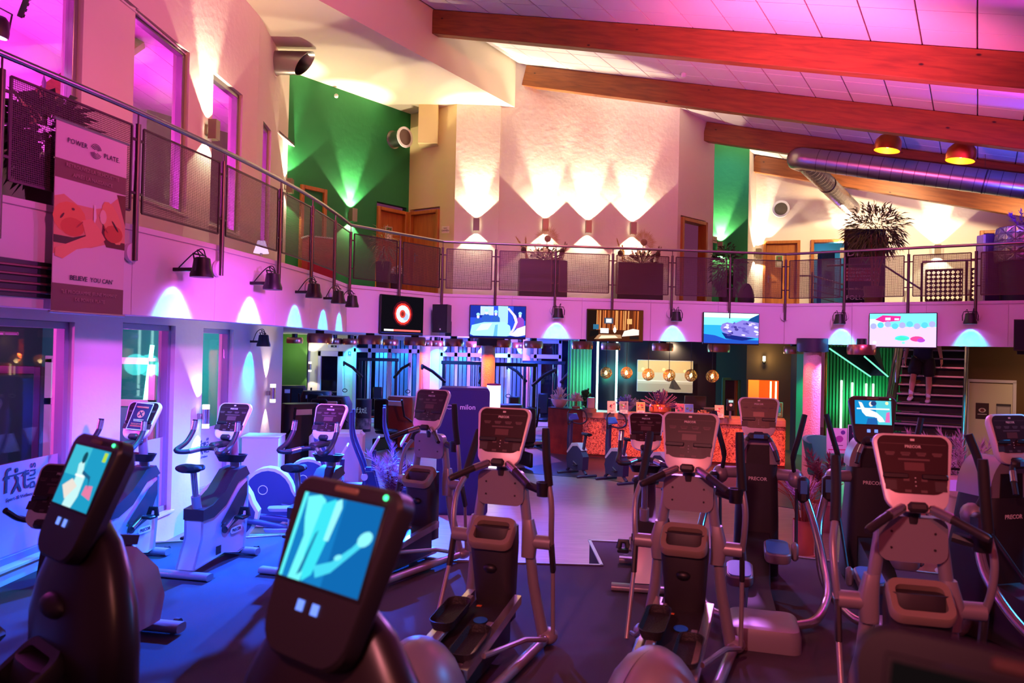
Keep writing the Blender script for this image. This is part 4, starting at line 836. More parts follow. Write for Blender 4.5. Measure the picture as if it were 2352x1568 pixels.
# ------------------------------------------------------------------ gym machines in the back room
M_CHROME = pm('chrome_rod', (210, 210, 216), 0.15, 1.0); M_FRAME = pm('machine_frame_black', (26, 24, 30), 0.4, 0.3)
def cable_tower(x, y, rz, label, s=1.0, arms=True):
    r = empty('cable_machine', (x, y, FZ), rz); tag(r, label, 'gym machine', 'cable machines in the rear room')
    for sx in (-0.55, 0.55):
        MB().box((sx*s, 0, 1.05*s), (0.09, 0.09, 2.1*s), None, 0.01).build('upright', M_FRAME, r)
        MB().box((sx*s, -0.35, 0.04), (0.1, 0.9, 0.08), None, 0.01).build('foot', M_FRAME, r)
        st = MB()
        for k in range(9): st.box((sx*0.6*s, 0.05, 0.2+0.075*k), (0.26, 0.14, 0.062), None, 0.006)
        st.build('weight_stack', M_BLACK, r)
        for q in (-0.07, 0.07): MB().cyl((sx*0.6*s+q, 0.05, 0.08), (sx*0.6*s+q, 0.05, 2.05*s), 0.012, 8).build('guide_rod', M_CHROME, r)
    MB().box((0, 0, 2.1*s), (1.25*s, 0.12, 0.1), None, 0.01).build('top_beam', M_FRAME, r)
    if arms:
        for sx in (-1, 1):
            MB().tube([(sx*0.5*s, -0.05, 1.55*s), (sx*0.75*s, -0.45, 1.85*s), (sx*1.0*s, -0.6, 2.0*s)], 0.045, 8).build('cable_arm', M_FRAME, r)
            MB().cyl((sx*1.0*s-0.02, -0.6, 1.97*s), (sx*1.0*s+0.02, -0.6, 1.97*s), 0.08, 14).build('pulley', M_DARK, r)
            MB().tube([(sx*1.0*s, -0.6, 1.9*s), (sx*0.95*s, -0.62, 1.2*s)], 0.005, 5).build('cable', M_BLACK, r)
            MB().tube(arc3 := [(sx*0.95*s+0.07*math.cos(t), -0.62, 1.15*s+0.05*math.sin(t)) for t in (2*PI*k/10 for k in range(10))], 0.012, 6, closed=True, cap=False).build('grip', M_BLACK, r)
    MB().box((0, -0.35, 0.5), (0.34, 0.4, 0.09), None, 0.03).build('seat', M_BLACK, r); MB().box((0, -0.12, 0.95), (0.3, 0.08, 0.6), None, 0.03).build('back_pad', M_BLACK, r)
    return r
cable_tower(*at(868, 900, 23.9).xy, 0.1, 'black lat machine with bent arms left of the first orange column', 1.0)
cable_tower(*at(1062, 900, 21.5).xy, -0.2, 'black cable machine left of the orange column with the collar', 1.0)
cable_tower(*at(1180, 900, 20.5).xy, 0.15, 'black cable machine right of the orange column', 1.0)
cable_tower(*at(1248, 900, 22.4).xy, -0.1, 'black cable machine beside the green curtain', 1.02)
def plate_machine(x, y, rz, label, c=None):
    r = empty('circuit_machine', (x, y, FZ), rz); tag(r, label, 'gym machine', 'strength machines of the rear room')
    MB().loft([[(a*0.42, b*0.3, 0.05) for a, b in rrect(2, 2, 0.5, 4)], [(a*0.42, b*0.3, 1.1) for a, b in rrect(2, 2, 0.5, 4)], [(a*0.36, b*0.22, 1.28) for a, b in rrect(2, 2, 0.6, 4)]]).build('housing', c or M_DARK, r)
    MB().box((0, -0.33, 1.12), (0.5, 0.03, 0.12), None, 0.01).build('label_plate', M_WHITEP, r)
    MB().box((0.1, -0.75, 0.48), (0.42, 0.45, 0.1), None, 0.04).build('seat', M_BLACK, r); MB().box((0.1, -0.98, 0.9), (0.4, 0.1, 0.75), T(rx=0), 0.04).build('backrest', M_BLACK, r)
    for sx in (-0.35, 0.5): MB().tube([(sx, -0.3, 0.7), (sx, -0.6, 0.85), (sx, -0.72, 1.25)], 0.025, 8).build('lever', M_FRAME, r)
    MB().box((0.1, -0.8, 0.2), (0.08, 0.9, 0.3), None, 0.02).build('frame', M_FRAME, r)
plate_machine(*at(728, 930, 20.5).xy, 0.1, 'dark strength machine with a pale label plate in front of the exit door'); plate_machine(*at(672, 930, 23.0).xy, 0.3, 'dark strength machine at the green rear wall')
plate_machine(*at(925, 940, 19.0).xy, -0.5, 'dark strength machine with orange top left of the first orange column', pm('machine_orange_top', (150, 60, 40), 0.5)); plate_machine(*at(690, 960, 16.0).xy, 0.6, 'blue lit strength machine behind the third exercise bike'); plate_machine(*at(1160, 960, 17.0).xy, 0.4, 'dark strength machine right of the white lamp')
plate_machine(*at(765, 950, 18.5).xy, -0.2, 'dark strength machine right of the third bike console')
# stretching mats / low bench seen beside the second elliptical
r = empty('low_bench', (*atz(1228, 1028, FZ).xy, FZ), 0.2); tag(r, 'low grey step bench with a chrome handle on the stone floor', 'bench')
MB().box((0, 0, 0.14), (0.55, 0.3, 0.1), None, 0.02).build('top', M_ALU, r); MB().tube([(0.2, 0, 0.18), (0.22, 0, 0.5), (0.45, 0, 0.52)], 0.018, 8).build('handle', M_CHROME, r)
for sx in (-0.2, 0.2): MB().box((sx, 0, 0.05), (0.06, 0.28, 0.1)).build('leg', M_DARK, r, smooth=0)
# round bin with lettering
q = atz(834, 990, FZ); r = empty('round_bin', (q.x, q.y, FZ)); tag(r, 'black cylindrical promotion bin with pale lettering', 'bin')
MB().lathe([(0.22, 0), (0.23, 0.92)], 24).build('drum', M_BLACK, r); MB().lathe([(0.235, 0.92), (0.235, 0.95), (0.2, 0.95)], 24).build('rim', M_DARK, r)
lm = pm('lettering_lime', (220, 240, 170), 0.6); fitplus(r, facing((-0.02, -0.237, 0.62), 0.02, -1), 0.55, lm, False); MB().lathe([(0.232, 0.08), (0.2335, 0.4)], 24, None, False).build('photo_band', pm('bin_photo', (150, 110, 96), 0.7, rgb2=(40, 30, 30), nscale=7), r)

# ------------------------------------------------------------------ glowing column lamp and milon cabinet
r = empty('column_lamp', (*at(1134, 900, 14.0).xy, FZ)); tag(r, 'tall white glowing cylinder lamp', 'floor lamp')
MB().lathe([(0.125, 0.06), (0.125, 1.84)], 24).build('shade', em('lamp_white', (255, 240, 250), 2.2), r); MB().lathe([(0.13, 0), (0.13, 0.06)], 24).build('base', M_WHITEP, r); MB().lathe([(0.13, 1.84), (0.13, 1.87)], 24).build('cap', pm('cap_purple', (120, 40, 110), 0.4), r)
cb = empty('circuit_cabinet', (-0.72, 11.75, FZ), 0.06); tag(cb, 'tall dark blue training cabinet with rounded top and white lettering', 'cabinet')
MB().loft([[(x, -0.28, z+0.955) for x, z in rrect(0.78, 1.91, 0.07, 4)], [(x, 0.28, z+0.955) for x, z in rrect(0.78, 1.91, 0.07, 4)]]).build('body', pm('cabinet_navy', (44, 40, 96), 0.45), cb)
MB().loft([[(x*0.98, -0.292, z+0.955) for x, z in rrect(0.72, 1.85, 0.06, 4)], [(x*0.98, -0.278, z+0.955) for x, z in rrect(0.72, 1.85, 0.06, 4)]]).build('front_panel', pm('cabinet_navy_front', (38, 34, 92), 0.4), cb)
text_part('milon', 0.105, pm('lettering_white', (220, 220, 235), 0.5), cb, facing((0.06, -0.295, 1.62), 0, -1), 'lettering', 0.001)
MB().tube([(-0.215+0.045*math.cos(t), -0.296, 1.62+0.028*math.sin(t)) for t in (2*PI*k/16 for k in range(16))], 0.004, 5, closed=True, cap=False).build('logo_ring', pm('lettering_white', (220, 220, 235), 0.5), cb)

# ------------------------------------------------------------------ counter
M_CTOP = wood('counter_top_wood', (206, 150, 120), (176, 116, 90), 2.2, (0.8, 8, 8), 0.4); M_CSIDE = pm('counter_side_copper', (150, 60, 34), 0.45, 0.3, noise=0.4, nscale=4)
M_CFRONT = bpy.data.materials.new('counter_front_relief'); M_CFRONT.use_nodes = True; MATS['counter_front_relief'] = M_CFRONT
_n = M_CFRONT.node_tree; _b = _n.nodes['Principled BSDF']; _v = _n.nodes.new('ShaderNodeTexNoise'); _v.inputs['Scale'].default_value = 15; _v.inputs['Detail'].default_value = 3; _v.inputs['Distortion'].default_value = 2.5
_tc = _n.nodes.new('ShaderNodeTexCoord'); _n.links.new(_tc.outputs['Object'], _v.inputs['Vector']); _r = _n.nodes.new('ShaderNodeValToRGB'); _n.links.new(_v.outputs['Fac'], _r.inputs[0]); _n.links.new(_r.outputs[0], _b.inputs['Base Color'])
_r.color_ramp.elements[0].position = 0.40; _r.color_ramp.elements[0].color = (*lin((140, 44, 22)), 1); _r.color_ramp.elements[1].position = 0.52; _r.color_ramp.elements[1].color = (*lin((250, 150, 96)), 1)
_bp = _n.nodes.new('ShaderNodeBump'); _bp.inputs['Strength'].default_value = 0.8; _n.links.new(_v.outputs['Fac'], _bp.inputs['Height']); _n.links.new(_bp.outputs[0], _b.inputs['Normal']); _b.inputs['Roughness'].default_value = 0.45
CP = [Vector((0.92, 18.65, 0)), Vector((1.72, 18.05, 0)), Vector((6.05, 16.75, 0))]
ct = empty('reception_counter', (CP[1].x, CP[1].y, FZ)); tag(ct, 'long reception counter with an orange relief front and wooden top', 'counter')
def cseg(a, b, z0, z1, th, mat, nm, outset=0.0):
    d = (b-a).normalized(); L_ = (b-a).length; M = Matrix.Translation(a-Vector((CP[1].x, CP[1].y, 0))) @ Matrix.Rotation(math.atan2(d.y, d.x), 4, 'Z')
    q = MB().box((L_/2, th/2-outset, (z0+z1)/2), (L_, th, z1-z0), None, 0.004).build(nm, mat, ct, smooth=0); q.matrix_local = M
cseg(CP[0], CP[1], 0.0, 1.1, 0.5, M_CSIDE, 'end_block'); cseg(CP[1], CP[2], 0.08, 0.94, 0.6, M_CFRONT, 'relief_front'); cseg(CP[1], CP[2], 0.0, 0.08, 0.5, M_CSIDE, 'plinth', -0.06)
cseg(CP[1], CP[2], 0.94, 1.08, 0.72, M_CTOP, 'wooden_top', 0.06); cseg(CP[0], CP[1], 1.1, 1.12, 0.56, pm('counter_dark_top', (80, 60, 70), 0.3), 'end_top', 0.02)
spot('counter_orange', (2.6, 16.6, 2.4), (3.4, 17.6, 0.3), (1.0, 0.22, 0.04), 300, 100, 0.8, 0.1); spot('counter_orange', (4.9, 15.9, 2.4), (5.2, 16.9, 0.3), (1.0, 0.20, 0.04), 240, 100, 0.8, 0.1)
# pendants over the counter
M_WIRE = pm('wire_globe', (150, 124, 70), 0.4, 0.4)
gm = MB(); gm_r = random.Random(5)
for k in range(26):
    ax = Vector((gm_r.gauss(0, 1), gm_r.gauss(0, 1), gm_r.gauss(0, 1))).normalized(); u_ = ax.orthogonal().normalized(); v_ = ax.cross(u_)
    gm.tube([tuple((u_*math.cos(2*PI*t/16)+v_*math.sin(2*PI*t/16))*0.135) for t in range(16)], 0.0042, 4, closed=True, cap=False)
gmesh = gm.mesh('wire_shade', 60); gmesh.materials.append(M_WIRE)
gl = ['wire globe pendant leftmost above the counter', 'second wire globe pendant from the left', 'third wire globe pendant, at the left of the picture', 'fourth wire globe pendant, in front of the picture', 'fifth wire globe pendant, at the right of the picture', 'wire globe pendant rightmost above the counter']
for k, (px, py) in enumerate(((1392, 856), (1439, 856), (1489, 860), (1537, 862), (1587, 862), (1636, 864))):
    p = at(px, py, 17.7-0.22*k); r = empty('globe_pendant', p); tag(r, gl[k], 'pendant lamp', 'wire globe pendants over the counter')
    inst(gmesh, 'wire_shade', None, r); MB().sphere((0, 0, 0), (0.035, 0.035, 0.05), 10, 7).build('bulb', em('bulb_yellow', (255, 226, 150), 12), r); MB().cyl((0, 0, 0.06), (0, 0, LCZ-p.z), 0.006, 6).build('cord', M_BLACK, r)
    point('globe_glow', (p.x, p.y, p.z-0.02), (1.0, 0.72, 0.3), 1.2, 0.04)
# things on the counter
def flower_burst(r, n, R0, h, mat, rr, thick=0.006, droop=0.2, name='stems', tip=0.012):
    m = MB(); q = random.Random(rr)
    for k in range(n):
        a, e = q.uniform(0, 2*PI), q.uniform(0.15, 1.45); L_ = h*q.uniform(0.6, 1.0); d = Vector((math.cos(a)*math.cos(e)*R0/h, math.sin(a)*math.cos(e)*R0/h, math.sin(e)))
        p0 = Vector((0, 0, 0)); p1 = d*L_*0.6; p2 = d*L_ - Vector((0, 0, droop*L_*0.3))
        m.tube([tuple(p0), tuple(p1), tuple(p2)], [thick*0.6, thick, tip], 5)
    return m.build(name, mat, r)
M_DRYP = pm('dried_pink', (224, 190, 200), 0.8); M_DRYB = pm('dried_brown', (150, 110, 90), 0.8); M_BLUEF = pm('dried_blue', (120, 120, 190), 0.8); M_LEAF = pm('leaf_green', (40, 76, 40), 0.6); M_PURP = pm('dried_purple', (130, 80, 130), 0.8)
def on_counter(px, Y=17.9, z=None): p = at(px, 940, Y); return (p.x, p.y, FZ+(1.085 if z is None else z))
r = empty('flower_bowl', on_counter(1285, 18.65, 1.12)); tag(r, 'white scalloped bowl of pale dried flowers on the counter end', 'flower bowl')
MB().lathe([(0.09, 0), (0.16, 0.06), (0.2, 0.16), (0.205, 0.2), (0.19, 0.2), (0.15, 0.07), (0, 0.05)], 24, None, False).build('bowl', pm('bowl_porcelain', (232, 190, 200), 0.3), r); f = flower_burst(r, 70, 0.32, 0.42, M_DRYP, 1); f.location = (0, 0, 0.14); MB().sphere((0.02, -0.1, 0.28), 0.045, 10, 7).build('flower_head', pm('flower_tan', (200, 150, 100), 0.8), r)
r = empty('dried_bouquet', on_counter(1323, 18.45, 1.12)); tag(r, 'round pink dried bouquet on a small foot', 'bouquet'); f = flower_burst(r, 110, 0.2, 0.26, M_DRYP, 2); f.location = (0, 0, 0.16); MB().lathe([(0.1, 0), (0.1, 0.04), (0.03, 0.06), (0.03, 0.16)], 16).build('foot', M_DRYB, r)
r = empty('green_plant', on_counter(1345, 18.9, 1.0)); tag(r, 'dark green leafy plant behind the pink bouquet', 'plant'); f = flower_burst(r, 60, 0.2, 0.55, M_LEAF, 3, 0.004, 0.2, 'leaves', 0.03); f.location = (0, 0, 0.1); MB().lathe([(0.07, 0), (0.09, 0.12)], 14).build('pot', M_DARK, r)
r = empty('wood_slice_stand', on_counter(1357, 17.75)); tag(r, 'wooden block with a glass cylinder on the counter corner', 'decoration'); MB().lathe([(0.13, 0), (0.135, 0.09)], 14).build('wood_slice', M_DRYB, r); MB().box((0, 0, 0.22), (0.17, 0.1, 0.25), None, 0.01).build('glass_vase', pm('vase_glass', (190, 170, 190), 0.1, 0.2), r)
disp = [(1405, (226, 200, 214), 'pink flyer stand nearest the wooden block'), (1433, (120, 120, 170), 'flyer stand with small grey photos'), (1472, (190, 170, 110), 'yellow flyer stand left of the fern bowl'), (1562, (190, 110, 130), 'red and white flyer stand right of the fern bowl'), (1583, (90, 130, 210), 'blue flyer stand beside the monitor'), (1653, (214, 180, 160), 'cream flyer stand near the card terminal')]
for k, (px, c, l) in enumerate(disp):
    r = empty('flyer_stand', on_counter(px, 17.65-0.0025*(px-1400)), 0.0); tag(r, l, 'flyer stand', 'flyer stands on the counter'); MB().box((0, 0, 0.14), (0.2, 0.012, 0.28), T(rx=-0.15), 0.002).build('acrylic_holder', M_WHITEP, r); MB().box((0, 0.03, 0.005), (0.2, 0.1, 0.01)).build('foot', M_WHITEP, r, smooth=0)
    pp = [(c, R_(0, 0, 1, 1)), ((240, 232, 236), R_(.08, .06, .92, .3))]
    for j in range(7): pp.append((rnd.choice([(200, 60, 90), (60, 50, 90), (235, 225, 225), (120, 60, 110), (90, 140, 90)]), El(rnd.uniform(.2, .8), rnd.uniform(.4, .85), rnd.uniform(.05, .16), rnd.uniform(.04, .1), 9)))
    pp += [((70, 50, 70), R_(.2, .2, .8, .23)), ((70, 50, 70), R_(.2, .12, .7, .15))]
    picture('flyer', r, T(rx=-0.15) @ facing((0, -0.008, 0.14), 0, -1), 0.19, 0.27, pp)
r = empty('fern_bowl', on_counter(1516, 17.55)); tag(r, 'glass bowl of purple and red dried grasses on the counter', 'flower bowl'); MB().lathe([(0.18, 0), (0.26, 0.08), (0.25, 0.2), (0.22, 0.24)], 20, None, False).build('bowl', pm('bowl_amber', (170, 90, 60), 0.15, 0.1), r); f = flower_burst(r, 130, 0.5, 0.5, M_PURP, 4, 0.004, 0.1, 'grasses', 0.012); f.location = (0, 0, 0.12); f = flower_burst(r, 80, 0.3, 0.3, pm('dried_red', (190, 70, 50), 0.8), 5, 0.004, 0.1, 'red_stems', 0.012); f.location = (0, 0, 0.08)
r = empty('blue_bouquet', on_counter(1440, 18.5)); tag(r, 'blue lit dried bouquet in a pale bowl behind the flyers', 'bouquet'); f = flower_burst(r, 90, 0.36, 0.3, M_BLUEF, 6, 0.008, 0.2); f.location = (0, 0, 0.12); MB().lathe([(0.08, 0), (0.18, 0.12), (0.17, 0.13)], 18).build('bowl', pm('bowl_pale', (150, 140, 200), 0.4), r)
r = empty('moss_ball', on_counter(1614, 16.95)); tag(r, 'brown woven dried ball on the counter', 'decoration'); f = flower_burst(r, 120, 0.2, 0.14, M_DRYB, 7, 0.006, 0.1, 'twigs'); f.location = (0, 0, 0.04); MB().lathe([(0.1, 0), (0.12, 0.03)], 14).build('dish', M_DARK, r)
r = empty('computer_monitor', on_counter(1596, 17.6, 1.082)); tag(r, 'black computer monitor seen from behind on the counter', 'monitor'); MB().box((0, 0, 0.30), (0.50, 0.04, 0.30), T(rx=0.08), 0.008).build('panel', M_BLACK, r); MB().box((0, 0.02, 0.1), (0.06, 0.04, 0.2)).build('stand', M_BLACK, r, smooth=0); MB().box((0, 0, 0.005), (0.24, 0.18, 0.01)).build('foot', M_BLACK, r, smooth=0)
r = empty('cash_register', on_counter(1634, 17.35)); tag(r, 'black cash register right of the monitor', 'register'); MB().box((0, 0, 0.09), (0.42, 0.3, 0.18), None, 0.015).build('body', M_BLACK, r); MB().box((0, 0, 0.19), (0.4, 0.26, 0.015)).build('tray', M_ALU, r, smooth=0)
r = empty('card_terminal', on_counter(1677, 16.9)); tag(r, 'black card terminal with a round white dial on a post', 'terminal'); MB().box((0, 0, 0.3), (0.15, 0.09, 0.26), None, 0.015).build('head', M_BLACK, r); MB().box((0, 0, 0.09), (0.04, 0.04, 0.18)).build('post', M_ALU, r, smooth=0); MB().box((0, -0.047, 0.38), (0.1, 0.004, 0.05)).build('display', em('terminal_display', (190, 220, 220), 0.8), r, smooth=0); MB().lathe([(0.012, 0), (0.03, 0), (0.03, 0.004), (0.012, 0.004)], 16, facing((0, -0.046, 0.30), 0, -1)).build('dial', M_WHITEP, r)
# wall behind the counter: dark mirror, picture, neon tubes, green curtain
wall('wall_bar_back', (2.4, 22.4), (6.4, 21.4), FZ, LCZ, pm('bar_wall_dark', (44, 30, 40), 0.18, 0.25), 0.1, (), 'dark glossy wall behind the counter')
r = empty('landscape_picture', at(1527, 864, 21.55), math.atan2(-1.0, 4.0)); tag(r, 'large pale landscape picture with a dark gown shape behind the counter', 'picture'); pw_, ph_ = 1.55, 0.9
MB().box((0, 0, 0), (pw_, 0.03, ph_), None, 0.004).build('canvas', M_WHITEP, r); picture('picture_print', r, facing((0, -0.017, 0), 0, -1), pw_-0.02, ph_-0.02, [((226, 184, 120), R_(0, .62, 1, 1)), ((214, 196, 160), R_(0, .36, 1, .62)), ((236, 226, 204), R_(0, .32, 1, .37)), ((176, 158, 132), R_(0, 0, 1, .28)), ((200, 184, 156), R_(0, .26, 1, .33)), ((255, 228, 150), El(.1, .72, .03, .05)), ((255, 228, 150), El(.48, .72, .03, .05)), ((255, 228, 150), El(.86, .68, .03, .05)), ((60, 40, 34), [(.58, .12), (.63, .4), (.67, .42), (.8, .1), (.7, .08)]), ((36, 26, 24), [(.62, .12), (.64, .38), (.68, .1)])])
q_ = at(1527, 864, 19.6); spot('picture_fill', (q_.x, q_.y, 2.4), tuple(at(1527, 870, 21.5)), (1.0, 0.78, 0.45), 150, 60, 0.6, 0.05)  # added warm fill that brightens the picture, no fitting there
for k, (px, Y) in enumerate(((1372, 20.6), (1416, 20.9))):
    p = at(px, 860, Y); o = MB().box((0, 0, 0), (0.05, 0.05, 2.84), None, 0.006).build('neon_tube', em('neon_mint', (190, 255, 240), 4)); o.location = (p.x, p.y, 1.075); tag(o, ['left', 'right'][k]+' upright mint neon tube behind the counter', 'neon tube', 'upright neon tubes behind the counter'); point('neon_glow', (p.x, p.y-0.15, 1.5), (0.08, 0.9, 0.85), 18, 0.3)
o = MB(); 
cu_pts = [(x*0.05, 0.035*math.sin(x*1.7)) for x in range(0, 27)]
r = empty('green_curtain', (*at(1304, 860, 21.0).xy, FZ)); tag(r, 'green lit pleated curtain beside the cable machines', 'curtain')
MB().loft([[(x*0.5, y, 0) for x, y in cu_pts] + [(x*0.5, y+0.02, 0) for x, y in cu_pts[::-1]], [(x*0.5, y, 2.8) for x, y in cu_pts] + [(x*0.5, y+0.02, 2.8) for x, y in cu_pts[::-1]]]).build('pleats', pm('curtain_grey_green', (130, 150, 130), 0.8), r)
p = at(1345, 860, 20.5); point('curtain_green', (p.x, p.y, 1.4), (0.05, 0.9, 0.4), 22, 0.2)
# dark green wall, beige door, brown wall with the orange doorway, green strip
def pxw(px, Y): return (px-1176)/1750.0*Y
wall('wall_service_green', (pxw(1646, 21.3), 21.3), (pxw(1717, 21.0), 21.0), FZ, LCZ, M_DKGREEN, 0.1, [(pxw(1661, 21.2)-pxw(1646, 21.3), pxw(1706, 21.1)-pxw(1646, 21.3), FZ, 1.45)], 'dark green wall with a pale doorway right of the bar')
o = MB().box((pxw(1684, 22.2), 22.3, 0.9), (1.6, 0.06, 2.5)).build('wall_service_room', pm('service_beige', (226, 180, 110), 0.8), smooth=0); struct(o); point('service_warm', (pxw(1676, 21.8), 21.8, 1.6), (1.0, 0.75, 0.4), 14, 0.1)
r = empty('door_9', (pxw(1661, 21.2), 21.22, FZ)); struct(r, 'dark green door frame right of the bar'); dw = pxw(1706, 21.1)-pxw(1661, 21.2)
for (c, s) in (((0.03, 0, 0.9), (0.07, 0.14, 1.8)), ((dw-0.03, 0, 0.9), (0.07, 0.14, 1.8)), ((dw/2, 0, 1.82), (dw, 0.14, 0.07))): MB().box(c, s).build('door_frame', pm('frame_green', (60, 110, 70), 0.6), r, smooth=0)
MB().box((dw*0.82, 0.3, 0.9), (0.04, 0.5, 1.75)).build('door_leaf', M_DOOR, r, smooth=0)
wall('wall_service_brown', (pxw(1716, 20.6), 20.6), (pxw(1818, 20.2), 20.2), FZ, LCZ, M_BROWNW, 0.1, [(pxw(1720, 20.6)-pxw(1716, 20.6), pxw(1795, 20.3)-pxw(1716, 20.6), FZ, 1.48)], 'brown wall over the orange lit doorway')
o = MB().box((pxw(1757, 22.4), 22.4, 0.9), (2.2, 0.06, 2.5)).build('wall_orange_room', pm('orange_room', (240, 120, 60), 0.8), smooth=0); struct(o); point('orange_room_light', (pxw(1757, 21.5), 21.5, 1.6), (1.0, 0.16, 0.02), 70, 0.15)
for k, px in enumerate((1770, 1782)):
    p = at(px, 905, 21.9); o = MB().box((0, 0, 0), (0.04, 0.03, 1.75)).build('light_strip', em('strip_amber', (255, 220, 150), 3)); o.location = (p.x, p.y, 0.53); tag(o, ['left', 'right'][k]+' vertical light strip inside the orange doorway', 'light strip', 'light strips in the orange doorway')
r = empty('small_wall_lamp', at(1755, 829, 20.3)); tag(r, 'small white wall lamp above the orange doorway', 'wall lamp'); MB().cyl((0, 0, 0), (0, 0, 0.13), 0.035, 12).build('shade', em('lamp_cream', (255, 235, 190), 5), r); MB().lathe([(0.02, -0.09), (0.045, -0.03), (0.035, 0.0)], 12).build('holder', M_BLACK, r); point('small_wall_lamp_glow', tuple(at(1755, 824, 20.15)), (1.0, 0.75, 0.35), 6, 0.05)
wall('wall_dark_return', (pxw(1818, 20.2), 20.2), (pxw(1832, 19.5), 19.5), FZ, LCZ, pm('wall_charcoal', (40, 36, 34), 0.8), 0.1, (), 'charcoal wall edge beside the green strip')
wall('wall_green_strip', (pxw(1831, 19.4), 19.4), (pxw(1868, 19.0), 19.0), FZ, LCZ, pm('strip_green', (60, 170, 120), 0.6), 0.1, (), 'green lit wall strip behind the pink column'); p = at(1842, 830, 18.6); spot('strip_green_light', (p.x, p.y, 2.4), (p.x, p.y+0.4, 0), (0.02, 1.0, 0.45), 120, 70, 0.7, 0.05)
r = empty('poster_stand', (*at(1784, 1035, 19.3).xy, FZ), 0.1); tag(r, 'slim stand with a red and blue portrait poster', 'poster stand'); MB().cyl((-0.05, 0, 0.02), (-0.05, 0, 0.95), 0.02, 10).build('post', M_ALU, r); MB().lathe([(0.16, 0), (0.15, 0.02)], 20, T(-0.05)).build('foot', M_ALU, r); MB().box((0, 0, 1.13), (0.27, 0.02, 0.37), None, 0.003).build('board', M_WHITEP, r); picture('poster', r, facing((0, -0.012, 1.13), 0, -1), 0.25, 0.35, [((200, 80, 70), R_(0, 0, 1, 1)), ((70, 40, 90), El(.52, .6, .3, .3)), ((80, 130, 190), El(.68, .5, .16, .24)), ((220, 120, 100), El(.4, .62, .14, .22)), ((235, 230, 235), R_(.15, .18, .4, .24)), ((235, 230, 235), R_(.6, .18, .85, .24)), ((235, 230, 235), R_(.2, .08, .8, .12))])
# ------------------------------------------------------------------ green slat wall with neon tubes behind the stairs
r = empty('slat_wall', (pxw(1898, 19.6), 19.6, FZ)); tag(r, 'green lit slat wall with upright neon tubes left of the stairs', 'slat wall')
sw = pxw(2075, 19.6)-pxw(1898, 19.6); MB().box((sw/2, 0.06, 1.4), (sw, 0.04, 2.8)).build('backing', pm('slat_back', (40, 60, 46), 0.7), r, smooth=0)
slm = MB().box((0, 0, 0), (0.05, 0.05, 2.8)).mesh('slat', 0); slm.materials.append(pm('slat_green', (80, 120, 84), 0.5))
for k in range(int(sw/0.085)): inst(slm, 'slat', None, r, Matrix.Translation((0.04+0.085*k, 0, 1.4)))
for k, (px, z0, z1) in enumerate(((1937, 0.2, 1.55), (1962, 0.9, 1.5), (1994, 0.9, 1.48), (2010, 0.9, 1.48))):
    x = pxw(px, 19.5); o = MB().box((0, 0, 0), (0.035, 0.03, z1-z0), None, 0.004).build('neon_tube', em('neon_white_green', (215, 255, 240), 5)); o.location = (x, 19.562, (z0+z1)/2); tag(o, ['long neon tube on the slat wall, nearest the pink column', 'second neon tube on the slat wall', 'third neon tube on the slat wall', 'neon tube on the slat wall nearest the stairs'][k], 'neon tube', 'neon tubes on the slat wall'); point('slat_neon', (x, 19.2, (z0+z1)/2), (0.02, 1.0, 0.42), 9, 0.2)
# second flight seen underneath, dark stringers with lit edges
r = empty('upper_stair_flight', (0, 0, 0)); tag(r, 'dark underside of the upper stair flight with mint lit edges', 'stairs')
a, b = at(1905, 800, 17.8), at(2000, 865, 17.8); c, d_ = at(1985, 818, 17.2), at(2040, 865, 17.2)
for (p, q) in ((a, b), (c, d_)):
    MB().cyl(tuple(p), tuple(q), 0.018, 6).build('lit_edge', em('edge_mint', (110, 220, 180), 1.2), r)
MB().quad(tuple(a+Vector((0.05, .1, .05))), tuple(b+Vector((0, .1, .02))), tuple(d_+Vector((0, .1, 0.02))), tuple(c+Vector((0.2, 0.1, 0.12))), tuple(a+Vector((1.2, .1, 0.05)))).build('soffit_board', pm('stair_dark', (34, 30, 34), 0.6), r, smooth=0)

# ------------------------------------------------------------------ stairs with handrails
S0 = Vector((7.0, 13.0, FZ)); SD = CE_.copy(); SN = CN.copy(); NST = 19; SW = 1.16
st = empty('staircase', S0); tag(st, 'open dark staircase with metal treads and steel handrails', 'stairs')
M_TREAD = pm('tread_dark', (52, 44, 50), 0.4, 0.4); M_NOSE = pm('tread_nosing', (190, 185, 190), 0.25, 0.9)
MS = Matrix((SN, SD, Vector((0, 0, 1)))).transposed().to_4x4()
for k in range(NST):
    y, z = 0.28*k, 0.18*(k+1)
    t_ = MB().box((0, y+0.15, z-0.02), (SW, 0.30, 0.04)).build('tread', M_TREAD, st, smooth=0); t_.matrix_local = MS
    q = MB().box((0, y-0.004, z-0.012), (SW, 0.012, 0.03)).build('nosing', M_NOSE, t_, smooth=0)
    q = MB().box((0, y+0.27, z-0.11), (SW-0.02, 0.015, 0.14)).build('riser', pm('riser_dark', (30, 24, 30), 0.5), t_, smooth=0)
